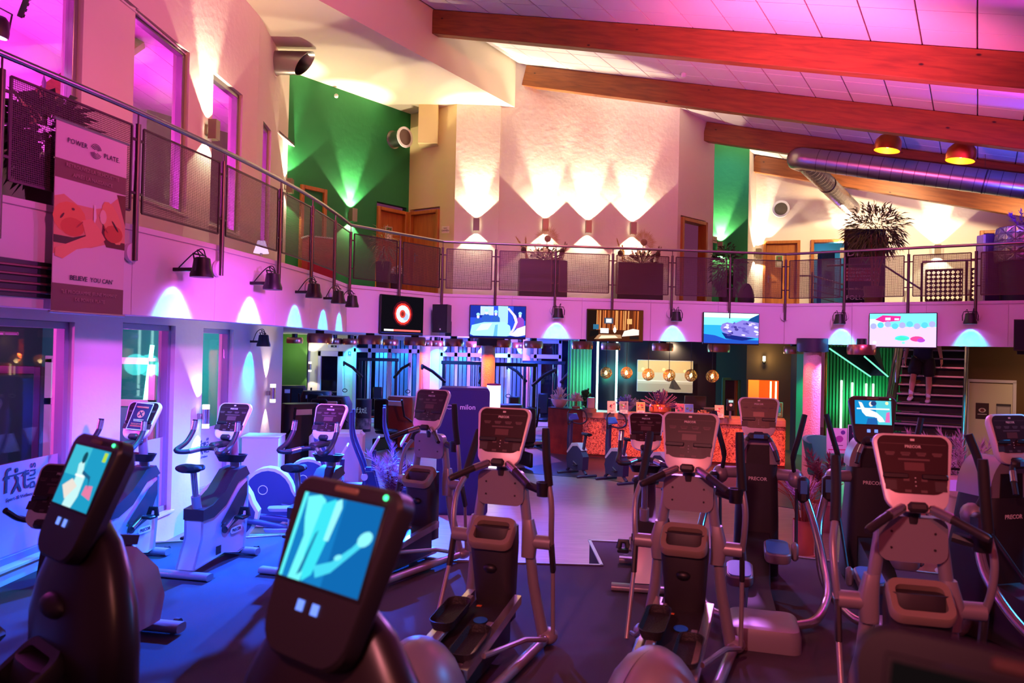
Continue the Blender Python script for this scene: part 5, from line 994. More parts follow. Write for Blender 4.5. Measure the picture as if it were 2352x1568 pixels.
for sx in (-1, 1):
    x = sx*(SW/2+0.04); L1 = 0.28*NST
    q = MB().loft([[(x-0.03, -0.15, 0.0), (x+0.03, -0.15, 0.0), (x+0.03, -0.15, 0.22), (x-0.03, -0.15, 0.22)], [(x-0.03, L1, 0.18*NST-0.1), (x+0.03, L1, 0.18*NST-0.1), (x+0.03, L1, 0.18*NST+0.12), (x-0.03, L1, 0.18*NST+0.12)]]).build('stringer', M_DKSTEEL, st, smooth=0); q.matrix_local = MS
    q = MB().tube([(x, -0.05, 1.0), (x, L1-0.6, 0.18*NST+0.6)], 0.03, 12).build('handrail', M_STEEL, st); q.matrix_local = MS
    q = MB().tube([(x, -0.05, 0.62), (x, L1-0.6, 0.18*NST+0.22)], 0.014, 8).build('mid_rail', M_STEEL, st); q.matrix_local = MS
    for k in (0, 5, 10):
        q = MB().cyl((x, 0.28*k, 0.18*k+0.1), (x, 0.28*k, 0.18*k+1.0), 0.02, 10).build('baluster', M_STEEL, st); q.matrix_local = MS
spot('stair_blue', (6.3, 12.2, 2.2), (7.4, 13.4, 0.3), (0.2, 0.1, 1.0), 60, 80, 0.8, 0.1)
# brown wall and white door right of the stairs
wall('wall_stair_right', (9.0, 16.8), (13.2, 14.4), FZ, LCZ, M_BROWNW, 0.12, (), 'brown wall right of the stairs'); 
MWR = Matrix.Translation((9.0, 16.8, FZ)) @ Matrix.Rotation(math.atan2(-2.4, 4.2), 4, 'Z')
def srt(px):
    a, d = Vector((9.0, 16.8)), Vector((4.2, -2.4)); u = (px-1176)/1750.0; return (u*a.y-a.x)/(d.x-u*d.y)*d.length
r = empty('door_10'); s0, s1 = srt(2228), srt(2328); r.matrix_world = MWR @ Matrix.Translation((s0, -0.02, 0)); struct(r, 'plain white door right of the stairs')
MB().box(((s1-s0)/2, 0, 1.0), (s1-s0, 0.05, 2.02), None, 0.006).build('door_leaf', pm('door_offwhite', (222, 214, 186), 0.6), r); 
for (c, s) in (((-0.03, 0, 1.02), (0.06, 0.07, 2.08)), ((s1-s0+0.03, 0, 1.02), (0.06, 0.07, 2.08)), (((s1-s0)/2, 0, 2.06), (s1-s0+0.12, 0.07, 0.06))): MB().box(c, s).build('door_frame', M_WHITEP, r, smooth=0)
MB().tube([(s1-s0-0.08, -0.03, 1.05), (s1-s0-0.08, -0.09, 1.05), (s1-s0-0.2, -0.09, 1.05)], 0.012, 8).build('door_handle', M_STEEL, r)
picture('notice_dark', r, facing((0.24, -0.03, 1.42), 0, -1), 0.24, 0.34, [((58, 34, 44), R_(0, 0, 1, 1)), ((220, 200, 200), El(.5, .55, .28, .14)), ((120, 50, 60), El(.5, .55, .16, .1)), ((225, 215, 220), R_(.15, .28, .85, .32))]); picture('notice_grey', r, facing((0.62, -0.03, 1.42), 0, -1), 0.26, 0.34, [((150, 146, 140), R_(0, 0, 1, 1)), ((60, 54, 60), R_(0, .86, 1, 1)), ((190, 186, 180), R_(.08, .06, .92, .8))])
point('door_warm', (10.6, 14.6, 2.1), (1.0, 0.66, 0.28), 9, 0.1)
spot('ceiling_spot_a', (10.0, 13.6, 2.3), (10.8, 15.4, 0.8), (1.0, 0.7, 0.35), 30, 70, 0.8, 0.03)
# ================================================================== training machines
M_SILV = pm('machine_silver', (146, 138, 146), 0.38, 0.35); M_BEZ = pm('bezel_silver', (226, 214, 218), 0.42, 0.2); M_FACE = pm('console_face', (48, 25, 27), 0.35, spec=0.35)
M_FOAM = pm('grip_foam', (24, 21, 24), 0.75); M_CHAR = pm('charcoal_plastic', (40, 36, 40), 0.5); M_PRINT = pm('console_print', (92, 66, 68), 0.5); M_KEYS = pm('console_keys', (58, 44, 46), 0.5); M_LCD = pm('console_lcd', (96, 66, 64), 0.3)
M_PRINTW = pm('console_print_white', (220, 210, 210), 0.5); M_PEDAL = pm('pedal_black', (30, 27, 30), 0.6, bump=0.4, bscale=80); M_STICK = pm('sticker_blue', (40, 110, 200), 0.4); M_BLUEPAD = pm('pedal_blue', (60, 130, 190), 0.45); M_SENS = pm('sensor_steel', (200, 190, 188), 0.22, 0.9)
def bezel_outline(w, h, k=0.80, r=0.055, n=5, inset=0.0):
    """rounded panel, narrower and rounder at the bottom; x right, y up"""
    pts = []
    for (cx, cy, rr, a0) in ((w/2-r, h/2-r, r, 0), (-w/2+r, h/2-r, r, PI/2), (-w/2*k+r*1.7, -h/2+r*1.7, r*1.7, PI), (w/2*k-r*1.7, -h/2+r*1.7, r*1.7, 1.5*PI)):
        for i in range(n+1):
            a = a0+PI/2*i/n; pts.append((cx+(rr-inset)*math.cos(a), cy+(rr-inset)*math.sin(a)))
    return pts
def panel_M(y, z, tilt): # local frame of a console: x right, y up the panel, z towards the user
    return Matrix(((1, 0, 0, 0), (0, math.sin(tilt), -math.cos(tilt), y), (0, math.cos(tilt), math.sin(tilt), z), (0, 0, 0, 1)))
def console_basic(parent, M, w=0.41, h=0.44):
    c = MB().loft([[(x*0.86, y*0.86, -0.06) for x, y in bezel_outline(w, h)], [(x*0.97, y*0.97, -0.035) for x, y in bezel_outline(w, h)], [(x, y, -0.012) for x, y in bezel_outline(w, h)], [(x*0.985, y*0.985, 0.004) for x, y in bezel_outline(w, h)], [(x*0.955, y*0.955, 0.008) for x, y in bezel_outline(w, h)]]).build('console', M_BEZ, parent); c.matrix_local = M
    fw, fh = w*0.89, h*0.74; fo = [(x, y+h*0.095) for x, y in bezel_outline(fw, fh, 0.88, 0.045)]
    MB().loft([[(x, y, 0.004) for x, y in fo], [(x*0.995, y, 0.0115) for x, y in fo]]).build('face_plate', M_FACE, c)
    MB().box((0, h*0.36, 0.0118), (fw*0.92, 0.0025, 0.0006)).build('header_line', M_PRINT, c, smooth=0)
    for k in range(4): MB().box((-0.12+0.08*k, h*0.24, 0.0118), (0.05, 0.012, 0.0006)).box((-0.12+0.08*k, h*0.225, 0.0118), (0.038, 0.016, 0.0006)).build('readout', M_PRINT, c, smooth=0)
    MB().box((0, h*0.16, 0.0118), (0.16, 0.010, 0.0006)).build('profile_bar', M_PRINT, c, smooth=0)
    for sx in (-1, 1):
        m = MB().box((sx*0.125, -h*0.13-0.018, 0.0116), (0.058, 0.054, 0.0006))
        for a in range(3):
            for b in range(3): m.lathe([(0.0075, 0), (0.0075, 0.0008)], 8, T(sx*0.125+(a-1)*0.02, -h*0.13-b*0.018, 0.0115))
        m.build('keypad', M_KEYS, c, smooth=0)
        MB().box((sx*0.04, -h*0.24, 0.0118), (0.032, 0.014, 0.0006)).build('start_key', M_PRINT, c, smooth=0); MB().box((sx*0.045, -h*0.10, 0.0118), (0.03, 0.014, 0.0006)).build('level_key', M_PRINT, c, smooth=0)
    MB().box((0, h*0.07, 0.0118), (0.10, 0.045, 0.001)).build('lcd_window', M_LCD, c, smooth=0)
    for sx in (-1, 1): MB().box((sx*fw*0.27, -h*0.055, 0.014), (fw*0.36, 0.03, 0.012), None, 0.005).build('reading_ledge', M_BLACK, c)
    m = MB()
    for k in range(3): m.sphere((0, -h*(0.075+0.05*k), 0.0125), 0.004, 8, 5)
    m.box((0, h*0.415, 0.0122), (0.022, 0.012, 0.0006)); m.build('status_lights', M_PRINTW, c)
    text_part('PRECOR', 0.022, M_PRINTW, c, T(0, h*0.325, 0.0122), 'lettering', 0.0004)
    MB().box((0, -h*0.44, 0.012), (0.10, 0.055, 0.05), None, 0.015).build('holder_clip', M_CHAR, c)
    return c
def console_screen(parent, M, w=0.46, h=0.50, polys=None, estr=0.85, swh=(0.345, 0.245)):
    c = MB().loft([[(x*0.8, y*0.8, -0.09) for x, y in bezel_outline(w, h, 0.8)], [(x, y, -0.045) for x, y in bezel_outline(w, h, 0.8)], [(x, y, 0.0) for x, y in bezel_outline(w, h, 0.8)], [(x*0.96, y*0.96, 0.012) for x, y in bezel_outline(w, h, 0.8)]]).build('console', pm('console_black', (36, 30, 34), 0.42), parent); c.matrix_local = M
    MB().box((0, 0.075, 0.012), (swh[0]+0.02, swh[1]+0.02, 0.004), None, 0.002).build('screen_frame', M_BLACK, c); picture('screen_picture', c, T(0, 0.075, 0.0145), *swh, polys, estr)
    MB().box((0, h*0.45, 0.008), (0.11, 0.026, 0.016), None, 0.008).build('sensor_bar', pm('sensor_brown', (110, 84, 66), 0.5), c)
    MB().sphere((w*0.36, h*0.45, 0.012), 0.008, 10, 6).build('status_light', em('led_green', (60, 230, 140), 3), c)
    for sx in (-1, 1): MB().box((sx*0.032-0.01, -h*0.215, 0.0145), (0.03, 0.03, 0.002), None, 0.0008).build('touch_key', em('key_blue', (110, 140, 255), 1.1), c)
    return c
# ------------------------------------------------------------------ elliptical trainer
def elliptical(x, y, heading, label, group='elliptical trainers', phase=0.3, screen=None, dark=False):
    r = empty('elliptical_trainer', (x, y, 0), math.radians(heading-90)); tag(r, label, 'elliptical', group)
    sil = M_SILV if not dark else M_CHAR
    M = panel_M(0.0, 1.52, math.radians(21))
    if screen: console_screen(r, M, polys=screen)
    else: console_basic(r, M)
    # frame legs and top plate
    for sx in (-1, 1):
        MB().tube([(sx*0.30, 0.16, 0.07), (sx*0.235, 0.10, 0.45), (sx*0.205, 0.06, 0.77), (sx*0.15, 0.06, 1.2)], [0.045, 0.04, 0.038, 0.036], 12).build('frame_leg', sil, r)
        MB().loft([[(sx*0.205+a*0.05, 0.06+b*0.05, 0.66) for a, b in rrect(2, 2, 0.6, 3)], [(sx*0.215+a*0.055, 0.05+b*0.055, 0.80) for a, b in rrect(2, 2, 0.6, 3)], [(sx*0.195+a*0.04, 0.06+b*0.04, 0.93) for a, b in rrect(2, 2, 0.6, 3)]]).build('pivot_joint', sil, r)
        MB().cyl((sx*0.2, 0.05, 0.775), (sx*0.375, 0.05, 0.775), 0.05, 16).build('pivot_hub', sil, r)
        MB().sphere((sx*0.33, 0.18, 0.065), (0.075, 0.09, 0.06), 14, 8).build('front_foot', sil, r)
        if dark: continue
        # swinging arm with foam grip, pivoting at the hub
        a = phase*sx; Ra = T(0, 0.05, 0.775) @ T(rx=a)
        xx = sx*0.375
        arm = MB().tube(smooth_path([(xx, 0, 0), (xx+sx*0.015, -0.02, 0.14), (xx+sx*0.02, 0.0, 0.30), (xx-sx*0.005, 0.06, 0.44)], 5), 0.021, 10).build('swing_arm', sil, r); arm.matrix_local = Ra
        MB().tube(smooth_path([(xx-sx*0.003, 0.055, 0.43), (xx-sx*0.02, 0.10, 0.62), (xx-sx*0.03, 0.16, 0.82)], 5), [0.030]*10+[0.026], 10).build('foam_grip', M_FOAM, arm)
        MB().box((xx, 0, -0.12), (0.035, 0.055, 0.24), None, 0.01).build('lower_link', M_CHAR if not dark else sil, arm)
        MB().cyl((xx, 0, -0.2), (xx, -0.12, -0.68), 0.016, 10).build('link_rod', sil, arm)
    pl = [(px_, pz_+1.15) for px_, pz_ in rrect(0.35, 0.25, 0.06, 4)]
    MB().prism(pl, 0.0, 0.07, None, 'y').build('top_plate', sil, r)
    for sx in (-1, 1):
        for z in (1.10, 1.19): MB().lathe([(0.007, 0), (0.007, 0.004)], 8, facing((sx*0.11, -0.001, z), 0, -1)).build('screw', M_CHAR, r)
    MB().tube([(0, 0.04, 1.24), (0, 0.03, 1.34), (0, 0.01, 1.40)], 0.045, 12).build('neck', M_CHAR, r)
    # fixed handlebar with sensor grips
    for sx in (-1, 1) if not dark else ():
        hb = MB().tube(smooth_path([(sx*0.03, -0.02, 1.335), (sx*0.09, -0.08, 1.33), (sx*0.22, -0.20, 1.27), (sx*0.29, -0.27, 1.235)], 5), [0.024]*15+[0.018], 10).build('fixed_handle', M_CHAR, r)
        MB().tube([(sx*0.075, -0.068, 1.334), (sx*0.155, -0.143, 1.302)], 0.0275, 12).build('sensor_grip', M_SENS if not dark else M_CHAR, hb)
    if not dark: MB().tube([(0.20, 0.02, 1.18), (0.30, -0.02, 1.16)], 0.03, 8).build('holder_arm', M_CHAR, r)
    if not dark: MB().lathe([(0.045, -0.05), (0.052, 0.05), (0.045, 0.05), (0.04, -0.04)], 16, T(0.33, -0.03, 1.17)).build('cup_holder', M_BLACK, r)
    # centre shroud with tray
    MB().loft([[(a*0.5, -0.02+b*0.18, 0.22) for a, b in rrect(0.50, 1.0, 0.2, 3)], [(a*0.5, -0.06+b*0.20, 0.5) for a, b in rrect(0.56, 1.0, 0.2, 3)], [(a*0.5, -0.10+b*0.22, 0.78) for a, b in rrect(0.64, 1.0, 0.2, 3)], [(a*0.5, -0.08+b*0.20, 0.90) for a, b in rrect(0.60, 1.0, 0.2, 3)]]).build('centre_shroud', M_CHAR, r)
    tr = panel_M(-0.16, 0.86, math.radians(52)); o1 = rrect(0.32, 0.25, 0.06, 4); o2 = rrect(0.24, 0.16, 0.035, 4)
    MB().loft([[(a, b, -0.03) for a, b in o1], [(a, b, 0.02) for a, b in o1], [(a*0.95, b*0.95, 0.032) for a, b in o1], [(a, b, 0.03) for a, b in o2], [(a*0.93, b*0.93, -0.05) for a, b in o2]], cap=True).build('tray_rim', pm('tray_grey', (132, 118, 104), 0.45) if not dark else M_CHAR, r).matrix_local = tr
    MB().sphere((0, -0.19, 0.62), (0.05, 0.03, 0.03), 12, 7).build('shroud_badge', M_BLACK, r)
    # ramp with rails, pedals
    MB().loft([[(-0.13, -0.10, 0.36), (0.13, -0.10, 0.36), (0.13, -0.10, 0.10), (-0.13, -0.10, 0.10)], [(-0.13, -1.05, 0.26), (0.13, -1.05, 0.26), (0.13, -1.05, 0.08), (-0.13, -1.05, 0.08)]]).build('ramp_deck', M_CHAR, r, smooth=0)
    for sx in (-1, 1): MB().loft([[(sx*0.175+a*0.026, -0.08, 0.39+b*0.03) for a, b in ((-1, -1), (1, -1), (1, 1), (-1, 1))], [(sx*0.175+a*0.026, -1.12, 0.27+b*0.03) for a, b in ((-1, -1), (1, -1), (1, 1), (-1, 1))]]).build('ramp_rail', M_SENS if not dark else sil, r, smooth=0)
    MB().lathe([(0.048, 0), (0.048, 0.003)], 20, T(0.02, -0.42, 0.335, rx=0.1)).build('ramp_sticker', M_STICK, r)
    MB().box((-0.07, -0.2, 0.352), (0.035, 0.03, 0.002), None).build('warning_sticker', pm('sticker_orange', (230, 120, 60), 0.5), r, smooth=0)
    for sx, yy, zz in ((-1, -0.66 + 0.14*phase, 0.42), (1, -0.78 - 0.2*phase, 0.34)):
        o1 = rrect(0.17, 0.40, 0.06, 4); pd = MB().loft([[(a*0.8, b*0.9, -0.03) for a, b in o1], [(a, b, 0.035) for a, b in o1], [(a*0.93, b*0.96, 0.035) for a, b in o1], [(a*0.80, b*0.90, -0.012) for a, b in o1]]).build('pedal', M_PEDAL, r); pd.matrix_local = T(sx*0.115, yy, zz, rx=0.12)
        MB().box((0, 0.0, -0.05), (0.06, 0.75, 0.045), None, 0.012).build('pedal_arm', sil, pd)
        if not dark: MB().tube([(sx*0.375, 0.05-0.12, 0.13), (sx*0.30, -0.30, 0.20), (sx*0.20, yy, zz-0.06)], 0.018, 8).build('connecting_rod', sil, r)
    # rear drive dome and base frame
    dm = MB().loft([[(0.30*math.sin(t)*math.cos(q), -1.38+0.36*math.sin(t)*math.sin(q), 0.05+0.50*math.cos(t)) for q in (2*PI*k/24 for k in range(24))] for t in (0.08, 0.3, 0.55, 0.8, 1.05, 1.3, 1.5, 1.571)]).build('drive_dome', sil, r)
    MB().loft([[(a*(0.302), -1.38+0.362*b, 0.05+0.50*c) for a, b, c in [(math.sin(t)*math.cos(q), math.sin(t)*math.sin(q), math.cos(t)) for t in [k*PI/2/14 for k in range(-14, 15)]]] for q in (0.9, 0.93)], cap=False).build('dome_seam', M_CHAR, dm)
    MB().box((0, -0.6, 0.06), (0.10, 1.5, 0.06), None, 0.015).build('base_beam', sil, r)
    for sx in (-1, 1): MB().tube([(sx*0.33, 0.18, 0.06), (sx*0.27, -0.6, 0.07), (sx*0.22, -1.15, 0.07)], 0.036, 10).build('base_tube', sil, r)
    MB().cyl((-0.36, -1.62, 0.045), (0.36, -1.62, 0.045), 0.04, 12).build('rear_foot', sil, r)
    if dark:
        sb_ = pm('shroud_brown_black', (34, 24, 24), 0.35)
        MB().loft([[(a*hw, 0.06+b*dp+yo, z) for a, b in rrect(2, 2, .8, 5)] for z, hw, dp, yo in ((1.42, 0.12, 0.05, 0), (1.36, 0.21, 0.07, 0), (1.26, 0.30, 0.09, -0.01), (1.14, 0.37, 0.11, -0.02), (1.0, 0.41, 0.12, -0.03), (0.84, 0.41, 0.12, -0.03), (0.72, 0.37, 0.10, -0.02))]).build('body_shroud', sb_, r)
        MB().sphere((0, -0.07, 1.10), (0.10, 0.05, 0.05), 14, 8).build('shroud_badge', M_CHAR, r)
    return r
elliptical(-0.06, 5.53, 72, 'silver elliptical trainer in the middle, in front of the navy cabinet', phase=0.32)
elliptical(1.28, 5.45, 70, 'silver elliptical trainer beside the notch of the carpet deck', phase=0.25)
elliptical(2.24, 4.22, 76, 'silver elliptical trainer in front of the lit screen machine and stairs', phase=0.22)
elliptical(-0.83, 7.80, 63, 'silver elliptical trainer behind the pampas grass pot side, farthest of its row', phase=0.35)
blue1 = [((20, 120, 190), R_(0, 0, 1, 1)), ((14, 100, 170), R_(.55, 0, 1, 1)), ((90, 235, 240), [(.0, 0), (.0, 1), (.05, 1), (.04, 0)]), ((110, 240, 240), [(.06, .95), (.22, 1), (.3, .95), (.36, .72), (.3, .3), (.28, 0), (.12, 0), (.16, .5), (.1, .7)]), ((60, 220, 235), [(.28, .9), (.42, .98), (.5, .9), (.46, .5), (.4, .1), (.3, 0), (.24, .3)]), ((150, 245, 245), [(.44, .96), (.5, 1), (.53, .9), (.48, .5), (.42, .5)]), ((30, 110, 160), [(.3, .55), (.33, .6), (.27, .1), (.22, .05)]), ((70, 210, 235), [(.4, .2), (.6, .3), (.78, .5), (.92, .72), (.98, .66), (.8, .42), (.62, .18), (.46, .08)]), ((140, 240, 245), El(.9, .62, .07, .1, 12, -.6)), ((130, 235, 245), El(.66, .36, .05, .03, 10, .6))]
blue2 = [((30, 150, 190), R_(0, 0, 1, 1)), ((60, 180, 205), R_(0, .5, .5, 1)), ((190, 235, 235), [(.3, .0), (.36, .5), (.3, .7), (.42, .8), (.5, .6), (.6, .55), (.62, .2), (.55, 0)]), ((20, 70, 90), El(.4, .82, .06, .1)), ((225, 215, 205), [(.1, .3), (.3, .45), (.5, .35), (.3, .1)]), ((220, 120, 160), [(.7, .25), (.95, .2), (.9, .42), (.72, .4)]), ((30, 90, 130), [(.5, .62), (.75, .55), (.8, .35), (.72, .5), (.5, .56)]), ((240, 245, 245), R_(.34, .5, .58, .54)), ((180, 215, 60), R_(.88, .82, .97, .97))]
elliptical(-0.51, 2.15, 52, 'dark elliptical trainer in the foreground with a large bright blue screen', 'front row elliptical trainers', 0.1, blue1, True)
elliptical(-1.74, 3.08, 50, 'dark elliptical trainer with a teal lit screen at the left edge', 'front row elliptical trainers', 0.1, blue2, True)
elliptical(0.665, 0.965, 52, 'dark elliptical trainer cut off by the lower right corner', 'front row elliptical trainers', 0.1, [((16, 11, 12), R_(0, 0, 1, 1)), ((22, 14, 14), R_(.1, .1, .9, .9))], True)

# ------------------------------------------------------------------ upright bike
def upright_bike(x, y, heading, label, poster=False):
    r = empty('exercise_bike', (x, y, 0), math.radians(heading-90)); tag(r, label, 'exercise bike', 'upright exercise bikes')
    prof = [(-0.42, 0.07), (-0.30, 0.33), (-0.30, 0.55), (-0.16, 0.56), (0.05, 0.66), (0.26, 0.83), (0.40, 0.86), (0.46, 0.78), (0.46, 0.45), (0.42, 0.08), (0.30, 0.06), (0.05, 0.12), (-0.22, 0.09)]
    MB().loft([[(-0.075, a, b) for a, b in prof], [(-0.10, a*0.97, 0.4+(b-0.4)*0.96) for a, b in prof], [(0.10, a*0.97, 0.4+(b-0.4)*0.96) for a, b in prof], [(0.075, a, b) for a, b in prof]][0:1] + [[(-0.10, a, b) for a, b in prof], [(0.10, a, b) for a, b in prof]] + [[(0.075, a, b) for a, b in prof]]).build('body', pm('bike_silver', (190, 182, 190), 0.42, 0.2), r)
    spine = [(-0.31, 0.50), (-0.31, 0.60), (-0.16, 0.62), (0.05, 0.72), (0.25, 0.89), (0.40, 0.91), (0.47, 0.82), (0.40, 0.80), (0.27, 0.77), (0.06, 0.58), (-0.14, 0.50)]
    MB().prism(spine, -0.105, 0.105, None, 'x').build('top_cover', M_CHAR, r)
    side = [(-0.02, 0.42), (0.30, 0.70), (0.42, 0.76), (0.42, 0.62), (0.30, 0.40), (0.10, 0.34)]
    for sx in (-1, 1):
        MB().prism(side, sx*0.104, sx*0.108, None, 'x').build('side_inlay', M_CHAR, r)
        MB().prism([(a, b) for a, b in rrect(0.2, 0.06, 0.03, 4, 0.25, 0.30)], sx*0.1005, sx*0.104, None, 'x').build('name_plate', M_BEZ, r)
        text_part('PRECOR', 0.042, M_CHAR, r, facing((sx*0.105, 0.25, 0.30), sx, 0), 'lettering', 0.001)
    MB().tube([(0, 0.37, 0.84), (0, 0.34, 1.05), (0, 0.30, 1.30)], [0.05, 0.045, 0.042], 14).build('mast', M_SILV, r)
    c = console_basic(r, panel_M(0.27, 1.37, math.radians(28)), 0.36, 0.40)
    if poster:
        picture('warning_poster', c, T(0.01, 0.03, 0.03, rz=-0.05), 0.20, 0.29, [((226, 226, 234), R_(0, 0, 1, 1)), ((28, 34, 66), R_(.04, .03, .96, .97)), ((236, 120, 96), El(.5, .58, .2, .14, 18)), ((230, 100, 80), R_(.16, .12, .84, .24)), ((230, 110, 90), R_(.2, .8, .8, .86)), ((28, 34, 66), [(.38, .66), (.42, .68), (.64, .52), (.6, .49)]), ((28, 34, 66), [(.62, .66), (.58, .68), (.37, .52), (.41, .49)]), ((225, 225, 235), R_(.22, .36, .78, .38)), ((225, 225, 235), R_(.25, .31, .75, .33))])
        text_part('GERÄT DEFEKT', 0.02, pm('ink_orange', (236, 120, 96), 0.6), c, T(0.01, 0.125, 0.0385, rz=-0.05), 'lettering', 0.0004); text_part('ACHTUNG!', 0.026, pm('ink_navy', (28, 34, 66), 0.6), c, T(0.003, -0.061, 0.0385, rz=-0.05), 'lettering', 0.0006)
    bar = MB(); bar.tube(smooth_path([(-0.23, 0.02, 1.40), (-0.235, 0.0, 1.30), (-0.24, -0.10, 1.19), (-0.25, -0.24, 1.13), (-0.17, -0.20, 1.115), (-0.08, -0.10, 1.135), (0.0, -0.05, 1.14), (0.08, -0.10, 1.135), (0.17, -0.20, 1.115), (0.25, -0.24, 1.13), (0.24, -0.10, 1.19), (0.235, 0.0, 1.30), (0.23, 0.02, 1.40)], 5), 0.024, 10).build('handlebar', M_CHAR, r)
    for sx in (-1, 1):
        MB().tube([(sx*0.231, 0.017, 1.385), (sx*0.235, 0.0, 1.30)], 0.0265, 10).build('sensor_grip', M_SENS, r); MB().tube([(sx*0.15, -0.18, 1.117), (sx*0.09, -0.11, 1.134)], 0.0265, 10).build('sensor_grip', M_SENS, r)
    MB().box((0, 0.12, 1.16), (0.09, 0.34, 0.06), None, 0.02).build('bar_clamp', M_CHAR, r)
    o1 = [(a, b) for a, b in rrect(0.34, 0.13, 0.06, 5)]
    MB().loft([[(a*0.75, 0.29+b*0.75, 0.965) for a, b in o1], [(a, 0.29+b, 1.04) for a, b in o1], [(a*0.94, 0.29+b*0.9, 1.04) for a, b in o1], [(a*0.7, 0.29+b*0.7, 0.98) for a, b in o1]]).build('bottle_tray', M_BLACK, r)
    # saddle, post
    MB().tube([(0, -0.24, 0.52), (0, -0.28, 0.72)], 0.043, 14).build('seat_tube', M_SILV, r); sp_ = MB().tube([(0, -0.275, 0.68), (0, -0.325, 0.95)], 0.028, 12).build('seat_post', M_SENS, r)
    m = MB()
    for k in range(7): m.lathe([(0.006, 0), (0.006, 0.003)], 8, facing((0, -0.305-0.0065*k+0.004, 0.74+0.028*k), 0, -1))
    m.build('post_holes', M_BLACK, sp_)
    MB().loft([[(a*wd, -0.33+yy+b*0, zz+b*th) for a, b in [(math.cos(t), math.sin(t)) for t in (2*PI*k/14 for k in range(14))]] for yy, wd, zz, th in ((-0.15, 0.05, 1.0, 0.03), (-0.13, 0.10, 1.0, 0.04), (-0.07, 0.12, 0.995, 0.045), (0.0, 0.09, 0.985, 0.04), (0.07, 0.045, 0.98, 0.032), (0.14, 0.032, 0.975, 0.028), (0.16, 0.015, 0.975, 0.015))]).build('saddle', M_FOAM, r)
    # cranks and pedals
    for sx, a in ((1, 0.5), (-1, 0.5+PI)):
        px_, pz_ = 0.04+0.17*math.cos(a), 0.36+0.17*math.sin(a)
        k_ = MB().tube([(sx*0.118, 0.04, 0.36), (sx*0.125, px_, pz_)], [0.022, 0.015], 10).build('crank', M_SENS, r)
        pe = MB().box((sx*0.19, px_, pz_), (0.11, 0.11, 0.03), None, 0.01).build('pedal', M_BLACK, k_); MB().tube([(sx*0.145, px_+0.05, pz_), (sx*0.16, px_+0.06, pz_+0.07), (sx*0.22, px_+0.06, pz_+0.07), (sx*0.235, px_+0.05, pz_)], 0.014, 8, flat=2.0).build('toe_strap', M_BLACK, k_)
        MB().lathe([(0.05, 0), (0.05, 0.012)], 18, facing((sx*0.105, 0.04, 0.36), sx, 0)).build('bearing_cap', M_CHAR, r)
    MB().loft([[(-0.28, -0.45+a*0.055, 0.035+b*0.03) for a, b in rrect(2, 2, 0.7, 3)], [(0.28, -0.45+a*0.055, 0.035+b*0.03) for a, b in rrect(2, 2, 0.7, 3)]]).build('rear_foot', M_SILV, r)
    MB().loft([[(-0.24, 0.43+a*0.05, 0.045+b*0.032) for a, b in rrect(2, 2, 0.7, 3)], [(0.24, 0.43+a*0.05, 0.045+b*0.032) for a, b in rrect(2, 2, 0.7, 3)]]).build('front_foot', M_SILV, r)
    for sx in (-1, 1): MB().cyl((sx*0.16, 0.50, 0.045), (sx*0.2, 0.50, 0.045), 0.035, 14).build('transport_wheel', M_CHAR, r)
    MB().box((0.1025, -0.05, 0.17), (0.004, 0.08, 0.08)).build('sticker', M_BLACK, r, smooth=0)
    return r
upright_bike(-2.86, 7.40, 78, 'exercise bike lit blue in front of the narrow lower window')
upright_bike(-3.72, 7.30, 80, 'exercise bike with an out of order notice on its console', True)
upright_bike(-1.93, 7.55, 76, 'exercise bike lit blue, nearest the pampas grass pot')
upright_bike(1.30, 7.30, 80, 'exercise bike half hidden behind the elliptical at the deck notch')

# ------------------------------------------------------------------ recumbent bike at the left edge
r = empty('recumbent_bike', (-2.82, 4.75, 0), math.radians(80-90)); tag(r, 'recumbent exercise bike half hidden at the left edge', 'exercise bike')
console_basic(r, panel_M(0.0, 1.18, math.radians(30)), 0.36, 0.42)
prof = [(0.05, 0.10), (0.02, 0.45), (0.10, 0.75), (0.30, 0.82), (0.60, 0.74), (0.86, 0.52), (0.95, 0.28), (0.90, 0.10)]
MB().loft([[(-0.10, a, b) for a, b in prof], [(-0.14, 0.48+(a-0.48)*0.96, 0.45+(b-0.45)*0.95) for a, b in prof]][::-1] + [[(0.10, a, b) for a, b in prof], [(0.14, 0.48+(a-0.48)*0.96, 0.45+(b-0.45)*0.95) for a, b in prof]]).build('body_shell', pm('bike_silver', (190, 182, 190), 0.42, 0.2), r)
MB().prism([(0.0, 0.5), (0.06, 0.82), (0.30, 0.88), (0.62, 0.80), (0.60, 0.74), (0.30, 0.80), (0.12, 0.70)], -0.145, 0.145, None, 'x').build('top_cover', M_CHAR, r)
MB().tube([(0, 0.30, 0.82), (0, 0.15, 1.0), (0, 0.04, 1.12)], 0.045, 12).build('mast', M_SILV, r)
MB().loft([[(-0.27, 0.95+a*0.06, 0.05+b*0.035) for a, b in rrect(2, 2, 0.7, 3)], [(0.27, 0.95+a*0.06, 0.05+b*0.035) for a, b in rrect(2, 2, 0.7, 3)]]).build('front_foot', M_SILV, r)
for sx in (-1, 1):
    MB().cyl((sx*0.17, 1.02, 0.05), (sx*0.21, 1.02, 0.05), 0.04, 14).build('transport_wheel', M_CHAR, r)
    MB().tube(smooth_path([(sx*0.05, 0.1, 1.0), (sx*0.22, 0.0, 1.02), (sx*0.24, -0.12, 1.10)], 5), 0.02, 8).build('handlebar', M_CHAR, r)
